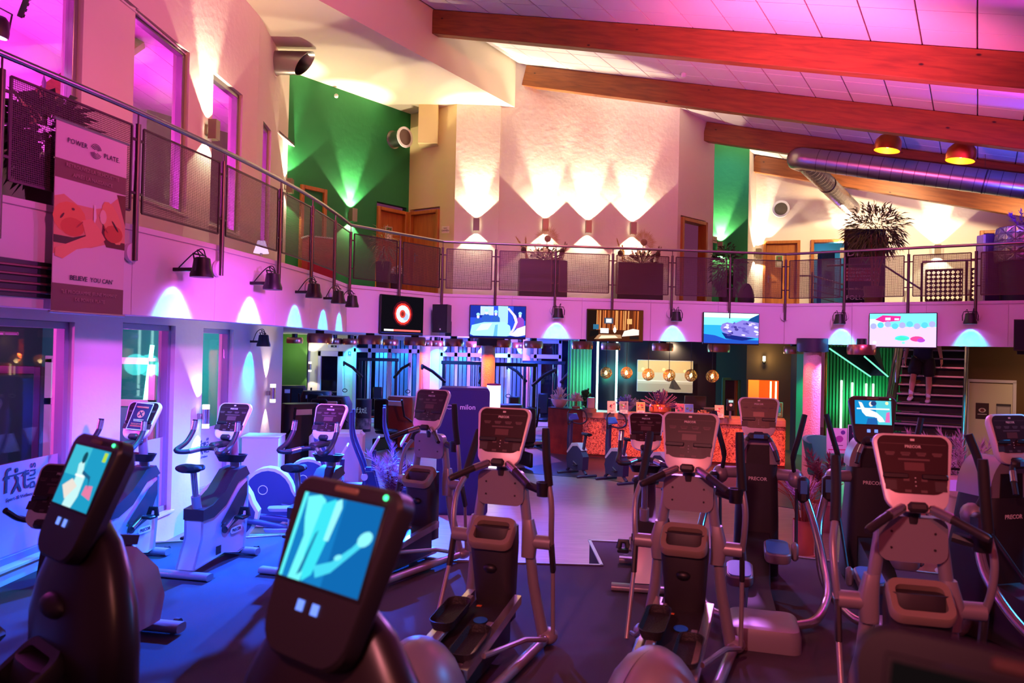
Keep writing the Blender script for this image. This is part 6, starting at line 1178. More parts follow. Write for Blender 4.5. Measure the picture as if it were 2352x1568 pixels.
MB().box((0, -0.35, 0.13), (0.14, 0.9, 0.1), None, 0.03).build('seat_rail', M_SILV, r); MB().box((0, -0.75, 0.55), (0.45, 0.42, 0.1), None, 0.045).build('seat', M_FOAM, r); MB().box((0, -0.98, 0.92), (0.45, 0.1, 0.6), T(), 0.045).build('backrest', M_FOAM, r); MB().box((0, -0.75, 0.3), (0.12, 0.3, 0.42), None, 0.02).build('seat_column', M_CHAR, r); MB().box((0, -0.85, 0.05), (0.5, 0.12, 0.1), None, 0.03).build('rear_foot', M_SILV, r)

# ------------------------------------------------------------------ adaptive motion trainer
def motion_trainer(x, y, heading, label, screen=None):
    r = empty('motion_trainer', (x, y, 0), math.radians(heading-90)); tag(r, label, 'cross trainer', 'tall cross trainers at the deck edge')
    Mp = panel_M(0.0, 1.56, math.radians(12))
    if screen: console_screen(r, Mp, 0.42, 0.46, screen, 1.0, (0.315, 0.225))
    else: console_basic(r, Mp, 0.38, 0.38)
    MB().loft([[(a*0.21, 0.28+b*0.24, 0.05) for a, b in rrect(2, 2, 0.4, 3)], [(a*0.20, 0.22+b*0.22, 0.6) for a, b in rrect(2, 2, 0.4, 3)], [(a*0.18, 0.16+b*0.18, 1.12) for a, b in rrect(2, 2, 0.4, 3)]]).build('column_shroud', M_CHAR, r)
    MB().loft([[(0.20*math.cos(q), 0.14+t_, 1.12+0.30*max(0.0, math.sin(q))) for q in (PI*k/16 for k in range(17))] for t_ in (-0.14, 0.16)]).build('hood', M_SILV, r)
    MB().prism([(-0.11, 1.02), (0.11, 1.02), (0.10, 1.30), (-0.10, 1.30)], -0.012, 0.02, None, 'y').build('front_plate', M_BLACK, r)
    text_part('PRECOR', 0.045, M_PRINTW, r, facing((0.0, -0.028, 0.98), 0, -1), 'lettering', 0.0008)
    MB().tube([(0, 0.1, 1.38), (0, 0.06, 1.5)], 0.04, 12).build('neck', M_CHAR, r)
    MB().box((0, -0.09, 1.385), (0.2, 0.05, 0.07), None, 0.02).build('bridge', M_CHAR, r); MB().box((0, -0.117, 1.39), (0.09, 0.004, 0.035)).build('bridge_display', pm('bridge_blue', (60, 130, 200), 0.3), r, smooth=0)
    for sx in (-1, 1):
        MB().tube(smooth_path([(sx*0.09, -0.09, 1.37), (sx*0.13, -0.13, 1.30), (sx*0.17, -0.19, 1.18)], 5), 0.02, 10).build('fixed_handle', M_CHAR, r); MB().tube([(sx*0.11, -0.108, 1.335), (sx*0.145, -0.15, 1.265)], 0.0235, 10).build('sensor_grip', M_SENS, r)
        MB().cyl((sx*0.16, 0.08, 1.02), (sx*0.34, 0.02, 1.02), 0.055, 16).build('shoulder_hub', M_SILV, r); MB().sphere((sx*0.34, 0.02, 1.0), (0.075, 0.09, 0.09), 14, 8).build('shoulder_cap', M_SILV, r)
        MB().box((sx*0.40, -0.10, 0.92), (0.10, 0.13, 0.24), None, 0.03).build('stride_block', M_CHAR, r); MB().box((sx*0.40, -0.167, 0.95), (0.06, 0.006, 0.12), None, 0.002).build('stride_cap', M_BLUEPAD, r)
        MB().tube(smooth_path([(sx*0.33, 0.0, 1.03), (sx*0.31, -0.06, 1.20), (sx*0.36, -0.05, 1.40), (sx*0.41, 0.0, 1.60)], 6), [0.026]*6+[0.034]*13, 12, flat=0.75).build('swing_handle', M_FOAM, r)
        MB().tube(smooth_path([(sx*0.42, -0.10, 0.85), (sx*0.49, -0.25, 0.62), (sx*0.53, -0.55, 0.38), (sx*0.52, -0.95, 0.22), (sx*0.40, -1.32, 0.13), (sx*0.24, -1.45, 0.11)], 6), 0.034, 12).build('side_tube', M_SENS, r)
        yy, zz = ((-0.42, 0.42) if sx > 0 else (-0.72, 0.28))
        MB().cyl((sx*0.34, -0.12, 0.92), (sx*0.32, yy, zz+0.02), 0.014, 8).build('pedal_rod', M_BLACK, r); MB().box((sx*0.31, yy, zz), (0.06, 0.08, 0.16), None, 0.02).build('rod_joint', M_SILV, r)
        o1 = rrect(0.22, 0.36, 0.07, 4); pd = MB().loft([[(a*0.9, b*0.92, -0.05) for a, b in o1], [(a, b, -0.03) for a, b in o1], [(a, b, 0.03) for a, b in o1], [(a*0.92, b*0.94, 0.04) for a, b in o1]]).build('pedal', M_SILV, r); pd.matrix_local = T(sx*0.16, yy-0.05, zz, rx=0.15)
        MB().loft([[(a*0.86, b*0.9, 0.041) for a, b in o1], [(a*0.84, b*0.88, 0.047) for a, b in o1]]).build('pedal_pad', M_BLUEPAD, pd)
    o1 = rrect(0.52, 0.46, 0.08, 4)
    MB().loft([[(a*1.02, -1.55+b, 0.0) for a, b in o1], [(a*1.02, -1.55+b, 0.11) for a, b in o1], [(a*0.96, -1.55+b*0.95, 0.155) for a, b in o1], [(a*0.9, -1.53+b*0.9, 0.165) for a, b in o1]]).build('step_platform', M_SILV, r)
    MB().loft([[(-0.11, -1.38, 0.04), (0.11, -1.38, 0.04), (0.11, -1.38, 0.16), (-0.11, -1.38, 0.16)], [(-0.10, -0.8, 0.04), (0.10, -0.8, 0.04), (0.08, -0.8, 0.22), (-0.08, -0.8, 0.22)], [(-0.12, 0.1, 0.04), (0.12, 0.1, 0.04), (0.12, 0.1, 0.5), (-0.12, 0.1, 0.5)]]).build('spine', M_CHAR, r)
    return r
motion_trainer(2.36, 7.25, 74, 'tall cross trainer with a dark column left of the pink column')
tsc = [((20, 130, 190), R_(0, 0, 1, 1)), ((80, 190, 205), R_(.58, 0, 1, 1)), ((225, 232, 225), [(.1, .95), (.2, .9), (.26, .7), (.4, .62), (.6, .5), (.75, .3), (.82, .12), (.66, .1), (.55, .3), (.3, .34), (.2, .5)]), ((225, 215, 205), El(.45, .85, .06, .11)), ((40, 60, 110), El(.52, .88, .08, .1)), ((30, 90, 160), [(.3, .0), (.35, .25), (.6, .28), (.62, 0)]), ((210, 100, 170), [(.82, .1), (.95, .1), (.95, .55), (.86, .5)]), ((245, 245, 245), R_(.05, .62, .95, .68)), ((235, 225, 170), El(.88, .9, .045, .07))]
motion_trainer(3.40, 7.15, 76, 'tall cross trainer with a bright blue video screen before the stairs', tsc)
motion_trainer(3.78, 5.75, 106, 'tall cross trainer at the right edge, lit violet')

# ------------------------------------------------------------------ ergometers at the counter
def ergometer(x, y, heading, label):
    r = empty('ergometer_bike', (x, y, FZ), math.radians(heading-90)); tag(r, label, 'exercise bike', 'small ergometers in front of the counter')
    body = pm('ergo_navy', (58, 56, 84), 0.45)
    MB().prism([(-0.30, 0.14), (-0.32, 0.40), (-0.15, 0.62), (0.05, 0.60), (0.22, 0.45), (0.28, 0.30), (0.22, 0.14), (0.0, 0.10)], -0.07, 0.07, None, 'x').build('flywheel_cover', body, r); MB().prism([(-0.26, 0.52), (-0.12, 0.66), (0.08, 0.64), (0.26, 0.44), (0.23, 0.42), (0.05, 0.58), (-0.12, 0.60)], -0.075, 0.075, None, 'x').build('stripe', M_BEZ, r)
    MB().loft([[(a*0.05, 0.22+b*0.07, 0.12) for a, b in rrect(2, 2, .5, 3)], [(a*0.045, 0.26+b*0.055, 0.7) for a, b in rrect(2, 2, .5, 3)], [(a*0.04, 0.24+b*0.05, 1.08) for a, b in rrect(2, 2, .5, 3)]]).build('mast', body, r)
    MB().box((0, 0, 0), (0.24, 0.15, 0.04), T(0, 0.16, 1.16, rx=0.9), 0.012).build('display', pm('ergo_blue', (70, 110, 190), 0.3), r)
    for sx in (-1, 1): MB().tube(smooth_path([(sx*0.03, 0.2, 1.04), (sx*0.16, 0.08, 1.02), (sx*0.23, 0.0, 1.10), (sx*0.21, 0.03, 1.26), (sx*0.10, 0.08, 1.32)], 5), 0.016, 8).build('handlebar', M_CHAR, r)
    MB().tube([(0, -0.22, 0.5), (0, -0.30, 0.82)], 0.03, 10).build('seat_post', body, r); MB().loft([[(0.09*math.cos(t)*w_, -0.30+yy, 0.85+0.03*math.sin(t)) for t in (2*PI*k/12 for k in range(12))] for yy, w_ in ((-0.13, 0.7), (-0.06, 1.1), (0.03, 0.7), (0.12, 0.3))]).build('saddle', M_FOAM, r)
    for (y_, w_) in ((-0.36, 0.24), (0.30, 0.26)): MB().box((0, y_, 0.025), (2*w_, 0.06, 0.05), None, 0.015).build('foot_bar', body, r)
    for sx, a in ((1, 0.4), (-1, 0.4+PI)):
        MB().tube([(sx*0.08, 0.0, 0.28), (sx*0.09, 0.15*math.cos(a), 0.28+0.15*math.sin(a))], 0.014, 8).build('crank', M_SENS, r); MB().box((sx*0.14, 0.15*math.cos(a), 0.28+0.15*math.sin(a)), (0.09, 0.08, 0.02), None, 0.005).build('pedal', M_BLACK, r)
    for s_ in (-1, 1): MB().tube([(0, s_*0.2, 0.16), (0, s_*0.34, 0.05)], 0.03, 8).build('base_strut', body, r)
ergometer(1.36, 15.45, 120, 'left small ergometer in front of the counter, lit blue'); ergometer(2.06, 14.75, 120, 'middle small ergometer in front of the counter'); ergometer(2.80, 14.3, 120, 'right small ergometer in front of the counter, mostly hidden')

# ------------------------------------------------------------------ low ski trainers lit blue
def ski_trainer(x, y, rz, label):
    r = empty('ski_trainer', (x, y, FZ), rz); tag(r, label, 'cross trainer', 'low ski trainers lit blue')
    navy = pm('ski_navy', (52, 58, 110), 0.45); o1 = [(0.36*math.cos(a)*(1.0 if math.sin(a) > 0 else 1.15), 0.40+0.42*math.sin(a)) for a in (2*PI*k/24 for k in range(24))]
    MB().prism([(a, max(b, 0.02)) for a, b in o1], -0.10, 0.10, None, 'y').build('drive_housing', M_BEZ, r)
    MB().prism([(a*0.9, max(0.4+(b-0.4)*0.9, 0.05)) for a, b in o1], -0.112, 0.112, None, 'y').build('side_disc', navy, r)
    MB().tube([(-0.06+0.06*math.cos(t), -0.115, 0.52+0.06*math.sin(t)) for t in (2*PI*k/16 for k in range(16))], 0.006, 5, closed=True, cap=False).build('ring_logo', M_WHITEP, r)
    for sy in (-1, 1):
        a = 0.10*sy
        MB().loft([[(0.2, sy*0.13+b*0.05, 0.32+c*0.03) for b, c in rrect(2, 2, .4, 2)], [(1.45, sy*0.13+b*0.05, 0.12+a*0.5+c*0.03) for b, c in rrect(2, 2, .4, 2)]]).build('rail_arm', navy, r)
        p_ = MB().loft([[(0.75+b*0.24, sy*0.14+c*0.09, 0.27+a) for b, c in rrect(2, 2, .4, 3)], [(0.75+b*0.26, sy*0.14+c*0.10, 0.31+a) for b, c in rrect(2, 2, .4, 3)]]).build('foot_plate', pm('plate_pale_blue', (150, 160, 210), 0.4), r)
        MB().tube(smooth_path([(1.35, sy*0.26, 0.15), (1.30, sy*0.27, 0.75), (1.12, sy*0.26, 1.25), (1.10, sy*0.25, 1.6)], 5), 0.024, 10).build('pole', navy, r)
        MB().cyl((1.30, sy*0.20, 0.72), (1.30, sy*0.32, 0.72), 0.045, 14).build('pole_pivot', M_WHITEP, r)
        MB().prism([(1.15, 0.05), (1.62, 0.05), (1.42, 0.78), (1.30, 0.78)], sy*0.20-0.03, sy*0.20+0.03, None, 'y').build('side_frame', navy, r)
    MB().box((1.38, 0, 0.05), (0.5, 0.5, 0.08), None, 0.02).build('rear_base', navy, r); MB().box((0.7, 0, 0.06), (1.4, 0.12, 0.06), None, 0.015).build('base_beam', M_BEZ, r)
    MB().box((0, 0, 0), (0.03, 0.34, 0.26), T(1.42, 0, 1.12, ry=0.5), 0.01).build('display', M_BEZ, r); MB().tube([(1.38, 0, 0.1), (1.42, 0, 1.05)], 0.03, 10).build('display_post', navy, r)
ski_trainer(-3.55, 9.6, 0.15, 'blue lit ski trainer nearest the carpet deck'); ski_trainer(-3.30, 10.5, 0.15, 'blue lit ski trainer in the middle of its row'); ski_trainer(-3.0, 11.4, 0.15, 'blue lit ski trainer beside the white box, farthest of its row')
r = empty('storage_box', (-3.85, 11.95, FZ), 0.1); tag(r, 'white upright storage box lit blue by the side wall', 'box'); MB().box((0, 0, 0.54), (0.56, 0.5, 1.06), None, 0.012).build('body', pm('box_white', (220, 224, 232), 0.5), r); MB().box((0, 0, 1.075), (0.58, 0.52, 0.02), None, 0.005).build('lid', M_WHITEP, r); MB().box((0.283, -0.05, 0.35), (0.004, 0.07, 0.2)).build('hand_slot', M_BLACK, r, smooth=0)
r = empty('wall_cabinet_low', (-3.0, 13.3, FZ), 0.1); tag(r, 'pink lit low cabinet with decoration behind the white box', 'cabinet'); MB().box((0, 0, 0.5), (0.9, 0.6, 1.0), None, 0.05).build('body', pm('cabinet_mauve', (190, 160, 190), 0.5), r); MB().box((0, 0, 1.01), (0.8, 0.5, 0.02)).build('top', M_WHITEP, r, smooth=0); flower_burst(r, 24, 0.25, 0.3, M_DRYP, 31, 0.008).location = (-0.2, 0, 1.0)
# lower wall sconces (glass cylinders)
def glass_sconce(p, n, z, label):
    n = Vector((*n, 0)).normalized(); r = empty('glass_wall_lamp', (p[0], p[1], z), math.atan2(n.y, n.x)); tag(r, label, 'sconce', 'cylinder wall lamps of the lower floor')
    MB().cyl((0.11, 0, -0.10), (0.11, 0, 0.10), 0.05, 16).build('sleeve', M_SENS, r)
    for s_ in (-1, 1): MB().cyl((0.11, 0, s_*0.10), (0.11, 0, s_*0.16), 0.048, 16).build('glass_end', em('glass_glow', (255, 236, 240), 2.5), r)
    MB().box((0.03, 0, 0), (0.06, 0.05, 0.08), None, 0.006).build('wall_arm', M_ALU, r); c = Vector((p[0], p[1], z))+n*0.10
    spot('glass_up', c+Vector((0, 0, 0.17)), c+Vector((0, 0, 3))-n*0.2, (1.0, 0.82, 0.62), 26, 80, 0.2, 0.02); spot('glass_down', c-Vector((0, 0, 0.17)), c-Vector((0, 0, 3))-n*0.2, (1.0, 0.82, 0.62), 18, 80, 0.2, 0.02)
glass_sconce((-4.26, 10.40), (1, -0.05), 1.15, 'cylinder wall lamp between the second and third lower windows'); glass_sconce((-4.26, 13.3), (1, 0), 1.30, 'cylinder wall lamp at the end of the side wall')
p = at(712, 842, YB-0.3); glass_sconce((p.x, YB-0.2), (0, -1), p.z, 'cylinder wall lamp on the edge of the green rear wall')
# ================================================================== stair opening in the gallery floor
def cut(obj, cutter):
    md = obj.modifiers.new('cut', 'BOOLEAN'); md.operation = 'DIFFERENCE'; md.object = cutter; md.solver = 'EXACT'
    dg = bpy.context.evaluated_depsgraph_get(); me = bpy.data.meshes.new_from_object(obj.evaluated_get(dg)); obj.modifiers.remove(md); obj.data = me
ck = MB().box((0, 3.75, 3.0), (1.5, 4.1, 2.4)).build('cutter', None if False else M_BLACK, smooth=0); ck.matrix_world = Matrix.Translation(S0) @ MS
bpy.context.view_layer.update()
for nm in ('floor_gallery', 'ceiling_lower'): cut(bpy.data.objects[nm], ck)
bpy.data.objects.remove(ck)

# ------------------------------------------------------------------ leaves
def leaf_cloud(n, R0, seed, L_=0.14, wd=0.028, droop=0.5, squash=(1, 1, 1), hollow=0.3):
    """blades growing from a rounded crown"""
    m = MB(); q = random.Random(seed)
    for k in range(n):
        d = Vector((q.gauss(0, 1), q.gauss(0, 1), q.gauss(0, 1))).normalized(); rr = R0*(hollow+(1-hollow)*q.random()**0.6)
        p = Vector((d.x*rr*squash[0], d.y*rr*squash[1], d.z*rr*squash[2])); t = (d+Vector((q.uniform(-.6, .6), q.uniform(-.6, .6), -droop*q.random()))).normalized()
        s = t.cross(Vector((q.uniform(-1, 1), q.uniform(-1, 1), 1))).normalized()*wd*q.uniform(0.6, 1.2); l = L_*q.uniform(0.6, 1.3); tip = p+t*l+Vector((0, 0, -droop*l*0.5)); mid = p+t*l*0.5
        m.add([tuple(p), tuple(mid+s), tuple(tip), tuple(mid-s)], [(0, 1, 2, 3)])
    return m
def plume(m, p, d, L_, w_, q, n=16):
    """feathery pampas plume"""
    d = Vector(d).normalized(); a = d.orthogonal().normalized(); b = d.cross(a)
    for k in range(n*3):
        t = (k/(n*3)); c = Vector(p)+d*L_*t - Vector((0, 0, 0.25*L_*t*t)); an = q.uniform(0, 2*PI); s = (a*math.cos(an)+b*math.sin(an)); ww = w_*(0.4+math.sin(PI*min(1, t*0.9+0.08)))
        e = c+s*ww+d*L_*0.16-Vector((0, 0, 0.02)); sd = d.cross(s)*0.010
        m.add([tuple(c-sd), tuple(c+sd), tuple(e)], [(0, 1, 2)])
M_LEAFD = pm('leaf_dark', (44, 60, 34), 0.6); M_LEAFB = pm('leaf_bamboo', (96, 94, 46), 0.6); M_CANE = pm('cane_brown', (150, 90, 60), 0.6); M_PAMP = pm('pampas_lilac', (214, 180, 222), 0.9); M_PAMPR = pm('pampas_wine', (140, 60, 90), 0.9); M_GRASS = pm('grass_straw', (190, 150, 80), 0.8); M_PLANT = pm('planter_plum', (74, 46, 56), 0.5)
def mosaic_pot(r, rad, h, seed, mat=None, taper=0.8, seg=14, rings=5):
    """pot of small facets standing proud"""
    mat = mat or pm('mosaic_silver', (190, 176, 190), 0.25, 0.6); q = random.Random(seed)
    prof = [(rad*(taper+(1-taper)*math.sin(PI*min(1, 0.15+0.8*i/rings))), h*i/rings) for i in range(rings+1)]
    MB().lathe(prof+[(prof[-1][0]*0.85, h), (prof[-1][0]*0.8, h*0.8)], 20).build('pot', pm('pot_grout', (90, 70, 90), 0.6), r)
    m = MB()
    for i in range(rings):
        for k in range(seg):
            a0, a1 = 2*PI*k/seg, 2*PI*(k+1)/seg; r0, z0 = prof[i]; r1, z1 = prof[i+1]; am = (a0+a1)/2
            P4 = [Vector((r0*math.cos(a0), r0*math.sin(a0), z0)), Vector((r0*math.cos(a1), r0*math.sin(a1), z0)), Vector((r1*math.cos(a1), r1*math.sin(a1), z1)), Vector((r1*math.cos(a0), r1*math.sin(a0), z1))]
            for tri in (((0, 1, 2), (0, 2, 3)) if (i+k) % 2 else ((0, 1, 3), (1, 2, 3))):
                c = (P4[tri[0]]+P4[tri[1]]+P4[tri[2]])/3; n = Vector((c.x, c.y, 0)).normalized(); pts = [c+(P4[j]-c)*0.88+n*0.004 for j in tri]; apex = c+n*(0.012+0.01*q.random())
                m.add([tuple(p) for p in pts]+[tuple(apex)], [(0, 1, 3), (1, 2, 3), (2, 0, 3)])
    f = m.build('facets', mat, r, smooth=0); f['kind'] = 'stuff'
# ------------------------------------------------------------------ planters with dried flowers on the gallery
def dried_planter(x, y, w_, label, seed, tall=False):
    r = empty('dried_flower_planter', (x, y, UZ), 0.09); tag(r, label, 'planter', 'dried flower planters on the gallery'); q = random.Random(seed)
    MB().box((0, 0, 0.44), (w_, 0.34, 0.88), None, 0.012).build('box', M_PLANT, r); MB().box((0, 0, 0.885), (w_-0.04, 0.30, 0.012)).build('soil', M_DRYB, r, smooth=0)
    m = MB(); c = Vector((0.08, -0.05, 1.33))
    for k in range(38):
        a = -0.6+ (PI+1.2)*k/37; d = Vector((math.cos(a), 0.05*math.sin(k), math.sin(a))); L_ = 0.30*q.uniform(0.85, 1.05); s = Vector((-d.z, 0, d.x))*0.008
        m.add([tuple(c+d*0.05), tuple(c+d*L_*0.7+s), tuple(c+d*L_), tuple(c+d*L_*0.7-s)], [(0, 1, 2, 3)])
    m.build('palm_fan', M_GRASS, r); MB().sphere(tuple(c+Vector((0, -0.03, 0))), (0.075, 0.03, 0.075), 12, 7).build('seed_disc', M_DRYB, r); MB().cyl((0.05, 0, 0.85), tuple(c), 0.01, 6).build('fan_stem', M_DRYB, r)
    for nm, x0, n, h, mt in (('pampas', -0.36, 3, 0.55, M_GRASS), ('side_grass', 0.36, 3, 0.45, M_DRYB)):
        m = MB()
        for k in range(n): plume(m, (x0+0.03*k, 0, 0.88), (q.uniform(-.25, .25)+(0.25 if x0 > 0 else -.2), 0, 1), h*q.uniform(.8, 1.2), 0.035, q)
        m.build(nm, mt, r)
    f = flower_burst(r, 60, 0.45, 0.38, pm('dried_white', (230, 220, 190), 0.8), seed, 0.004, 0.1, 'white_flowers', 0.02); f.location = (0, 0, 0.85)
    f = flower_burst(r, 40, 0.42, 0.34, pm('dried_dark', (70, 40, 36), 0.8), seed+1, 0.004, 0.1, 'dark_flowers', 0.024); f.location = (0.05, -0.05, 0.86)
    for sx in (-0.42, 0.40): MB().sphere((sx, -0.04, 1.08), (0.06, 0.04, 0.07), 10, 7).build('seed_pod', pm('dried_dark', (70, 40, 36), 0.8), r)
dried_planter(0.62, 16.22, 1.02, 'plum planter with dried palm fan left of the middle sconce', 11); dried_planter(2.70, 16.42, 1.0, 'plum planter with dried palm fan right of the middle sconce', 21)
def tall_pot(x, y, h, w_, label, n, R0, L_, mat, seed, zc, cat='planter', squash=(1, 1, 1), wd=0.028):
    r = empty('potted_plant', (x, y, UZ)); tag(r, label, 'potted plant', 'potted plants on the gallery'); MB().loft([[(a*w_*0.8, b*w_*0.8, 0) for a, b in rrect(1, 1, .15, 3)], [(a*w_, b*w_, h) for a, b in rrect(1, 1, .15, 3)], [(a*w_*0.9, b*w_*0.9, h) for a, b in rrect(1, 1, .15, 3)], [(a*w_*0.85, b*w_*0.85, h*0.85) for a, b in rrect(1, 1, .15, 3)]]).build('pot', M_PLANT, r)
    f = leaf_cloud(n, R0, seed, L_, wd, 0.5, squash).build('foliage', mat, r, smooth=0); f.location = (0, 0, zc); f['kind'] = 'stuff'; MB().cyl((0, 0, h*0.8), (0, 0, zc), 0.018, 8).build('stem', M_CANE, r)
    return r
tall_pot(-2.55, 14.9, 0.62, 0.28, 'tall dark pot with trailing grass beside the green wall', 200, 0.26, 0.22, pm('leaf_pale', (150, 170, 100), 0.6), 41, 0.95, squash=(0.8, 0.8, 1.3), wd=0.008); tall_pot(-2.35, 15.3, 0.42, 0.24, 'small dark pot with white blossoms beside the brown door', 160, 0.12, 0.06, pm('blossom', (226, 200, 200), 0.7), 42, 0.46)
tall_pot(4.75, 16.9, 0.38, 0.34, 'leafy green bush before the far green wall', 650, 0.42, 0.13, M_LEAFD, 43, 0.85, squash=(0.85, 0.85, 1.25), wd=0.03)
r = tall_pot(-3.98, 6.45, 0.3, 0.26, 'leafy bush behind the railing next to the banner', 420, 0.34, 0.2, M_LEAFD, 44, 0.66, squash=(0.8, 0.9, 1.0), wd=0.045)
# bamboo palm
r = empty('bamboo_palm', (7.55, 15.95, UZ)); tag(r, 'tall bamboo palm with bare canes in a brown pot', 'potted plant'); MB().lathe([(0.16, 0), (0.2, 0.45), (0.18, 0.45), (0.17, 0.4)], 18).build('pot', pm('pot_brown', (120, 74, 60), 0.6), r)
q = random.Random(8); m = MB()
for k in range(9): a = q.uniform(0, 6.28); m.tube([(0.08*math.cos(a), 0.08*math.sin(a), 0.4), (0.13*math.cos(a), 0.13*math.sin(a), 0.9), (0.28*math.cos(a), 0.28*math.sin(a), 1.5)], 0.014, 6)
m.build('canes', M_CANE, r); f = leaf_cloud(1150, 0.60, 9, 0.22, 0.016, 0.45, (0.95, 0.95, 0.85), 0.35).build('foliage', M_LEAFB, r, smooth=0); f.location = (0, 0, 1.62); f['kind'] = 'stuff'
# recruiting roll-up banner
r = empty('rollup_banner', (7.72, 16.75, UZ), -0.15); tag(r, 'black roll-up banner with white and red lettering behind the bamboo palm', 'banner'); MB().box((0, 0, 1.0), (0.86, 0.012, 1.96)).build('sheet', M_BLACK, r, smooth=0); MB().box((0, 0.02, 0.04), (0.9, 0.16, 0.08), None, 0.02).build('base', M_ALU, r); MB().cyl((-0.44, 0, 1.98), (0.44, 0, 1.98), 0.014, 8).build('top_rod', M_ALU, r)
r.scale = (1, 1, 0.9)
MR = pm('banner_red', (190, 36, 44), 0.6); MW_ = pm('banner_white', (235, 230, 225), 0.6); MGn = pm('banner_green', (90, 220, 110), 0.6)
for k, t_ in enumerate(('·FITNESSTRAINER', '·KURS-INSTRUCTOR', '·SALES & SERVICE', '·REINIGUNGSKRAFT')):
    MB().box((-0.05, -0.008, 1.0-0.085*k), (0.74, 0.004, 0.075), T(0, 0, 0)).build('red_strip', MR, r, smooth=0); text_part(t_, 0.075, MW_, r, facing((-0.40, -0.0115, 1.0-0.085*k), 0, -1), 'lettering', 0.001, 'LEFT')
for t_, s_, x_, z_, mt in (('WIR SUCHEN', 0.12, -0.38, 1.62, MW_), ('DICH', 0.26, -0.38, 1.40, MW_), ('www.fitplus', 0.08, -0.38, 0.52, pm('banner_cream', (200, 190, 150), 0.6)), ('FOLLOW', 0.15, -0.38, 0.30, MW_)): text_part(t_, s_, mt, r, facing((x_, -0.0085, z_), 0, -1), 'lettering', 0.001, 'LEFT')
MB().tube([(-0.05, -0.01, 1.28), (0.02, -0.01, 1.14), (0.14, -0.01, 1.4)], 0.012, 6).build('check_mark', MGn, r)
for k in range(2): MB().tube([(-0.06+0.17*k+0.055*math.cos(t), -0.009, 0.13+0.055*math.sin(t)) for t in (2*PI*j/16 for j in range(16))], 0.007, 5, closed=True, cap=False).build('round_icon', MW_, r)
# railing round the stair head
r = empty('stair_head_railing', (0, 0, UZ)); tag(r, 'steel railing with perforated sheets around the stair head', 'railing'); M_PERF2 = perforated('perforated_wide', (84, 62, 58), 0.115, 0.10)
P_ = [Vector((6.75, 17.2, 0)), Vector((7.35, 16.85, 0)), Vector((8.1, 15.1, 0)), Vector((8.75, 14.7, 0)), Vector((9.65, 14.15, 0))]
for i, p in enumerate(P_): MB().cyl((p.x, p.y, 0), (p.x, p.y, 0.86), 0.022, 10).build('post', M_DKSTEEL, r)
MB().tube([(p.x, p.y, 0.88) for p in P_[2:]], 0.022, 10).build('handrail', M_STEEL, r); MB().tube([(P_[0].x-0.25, P_[0].y+0.1, 0.78), (P_[0].x, P_[0].y, 0.78), (P_[1].x, P_[1].y, 0.55)], 0.02, 8).build('handrail', M_STEEL, r); MB().tube([(6.95, 16.9, 0.98), (7.9, 16.35, 0.98), (8.6, 16.0, 0.4)], 0.02, 8).build('handrail', M_STEEL, r)
for k in range(4): MB().tube([(P_[0].x, P_[0].y, 0.62-0.15*k), (P_[1].x, P_[1].y, 0.42-0.15*k if 0.42-0.15*k > 0 else 0.02)], 0.008, 6).build('infill_bar', M_DKSTEEL, r)
for (a, b) in ((P_[2], P_[3]), (P_[3], P_[4])):
    d = (b-a).normalized(); L_ = (b-a).length; f = MB()
    for (c, s) in (((L_/2, 0, 0.10), (L_-0.14, 0.012, 0.018)), ((L_/2, 0, 0.72), (L_-0.14, 0.012, 0.018)), ((0.07, 0, 0.41), (0.018, 0.012, 0.62)), ((L_-0.07, 0, 0.41), (0.018, 0.012, 0.62))): f.box(c, s)
    f = f.build('panel_frame', M_PFRAME, r, smooth=0); f.matrix_local = Matrix.Translation(a) @ Matrix.Rotation(math.atan2(d.y, d.x), 4, 'Z'); MB().quad((0.07, 0, 0.1), (L_-0.07, 0, 0.1), (L_-0.07, 0, 0.72), (0.07, 0, 0.72)).build('perforated_panel', M_PERF2, f, smooth=0)
# gallery right end: mosaic pot on pedestal, pillar
r = empty('mosaic_planter', (9.22, 13.85, UZ)); tag(r, 'tall mosaic planter with violet grass at the right end of the gallery', 'planter'); MB().lathe([(0.30, 0), (0.34, 0.75), (0.3, 0.76)], 20).build('pedestal', pm('pedestal_navy', (40, 34, 60), 0.4), r); pt = empty('tmp', (0, 0, 0)); mosaic_pot(r, 0.42, 0.62, 3, None, 0.9, 16, 5)
bpy.data.objects.remove(pt)
for ch in r.children:
    if ch.name.startswith(('pot', 'facets')): ch.location = (0, 0, 0.76)
q = random.Random(4); m = MB()
for k in range(9): plume(m, (q.uniform(-.15, .15), q.uniform(-.15, .15), 1.3), (q.uniform(-.7, .7), q.uniform(-.3, .3), 1), 0.5, 0.07, q)
m.build('violet_grass', pm('pampas_violet', (150, 90, 190), 0.9), r)
r = empty('gallery_pillar', (8.92, 14.25, UZ)); tag(r, 'violet lit slim pillar beside the mosaic planter', 'pillar'); MB().box((0, 0, 0.66), (0.28, 0.22, 1.32), None, 0.03).build('shaft', pm('pillar_violet', (90, 60, 120), 0.4), r); MB().box((-0.16, 0.02, 0.66), (0.05, 0.22, 1.28), None, 0.01).build('side_panel', M_WHITEP, r)
r = empty('gym_bag', (4.85, 15.85, UZ)); tag(r, 'dark hooded bag on the gallery floor behind the railing', 'bag'); MB().loft([[(0.16*math.cos(t)*k, 0.12*math.sin(t)*k, z) for t in (2*PI*j/16 for j in range(16))] for z, k in ((0, 0.9), (0.08, 1.1), (0.2, 1.05), (0.32, 0.85), (0.42, 0.5), (0.45, 0.15))]).build('body', pm('bag_plum', (60, 34, 50), 0.5), r); MB().tube(smooth_path([(-0.1, -0.1, 0.3), (0, -0.14, 0.42), (0.1, -0.1, 0.3)], 4), 0.012, 6).build('strap', M_BLACK, r)
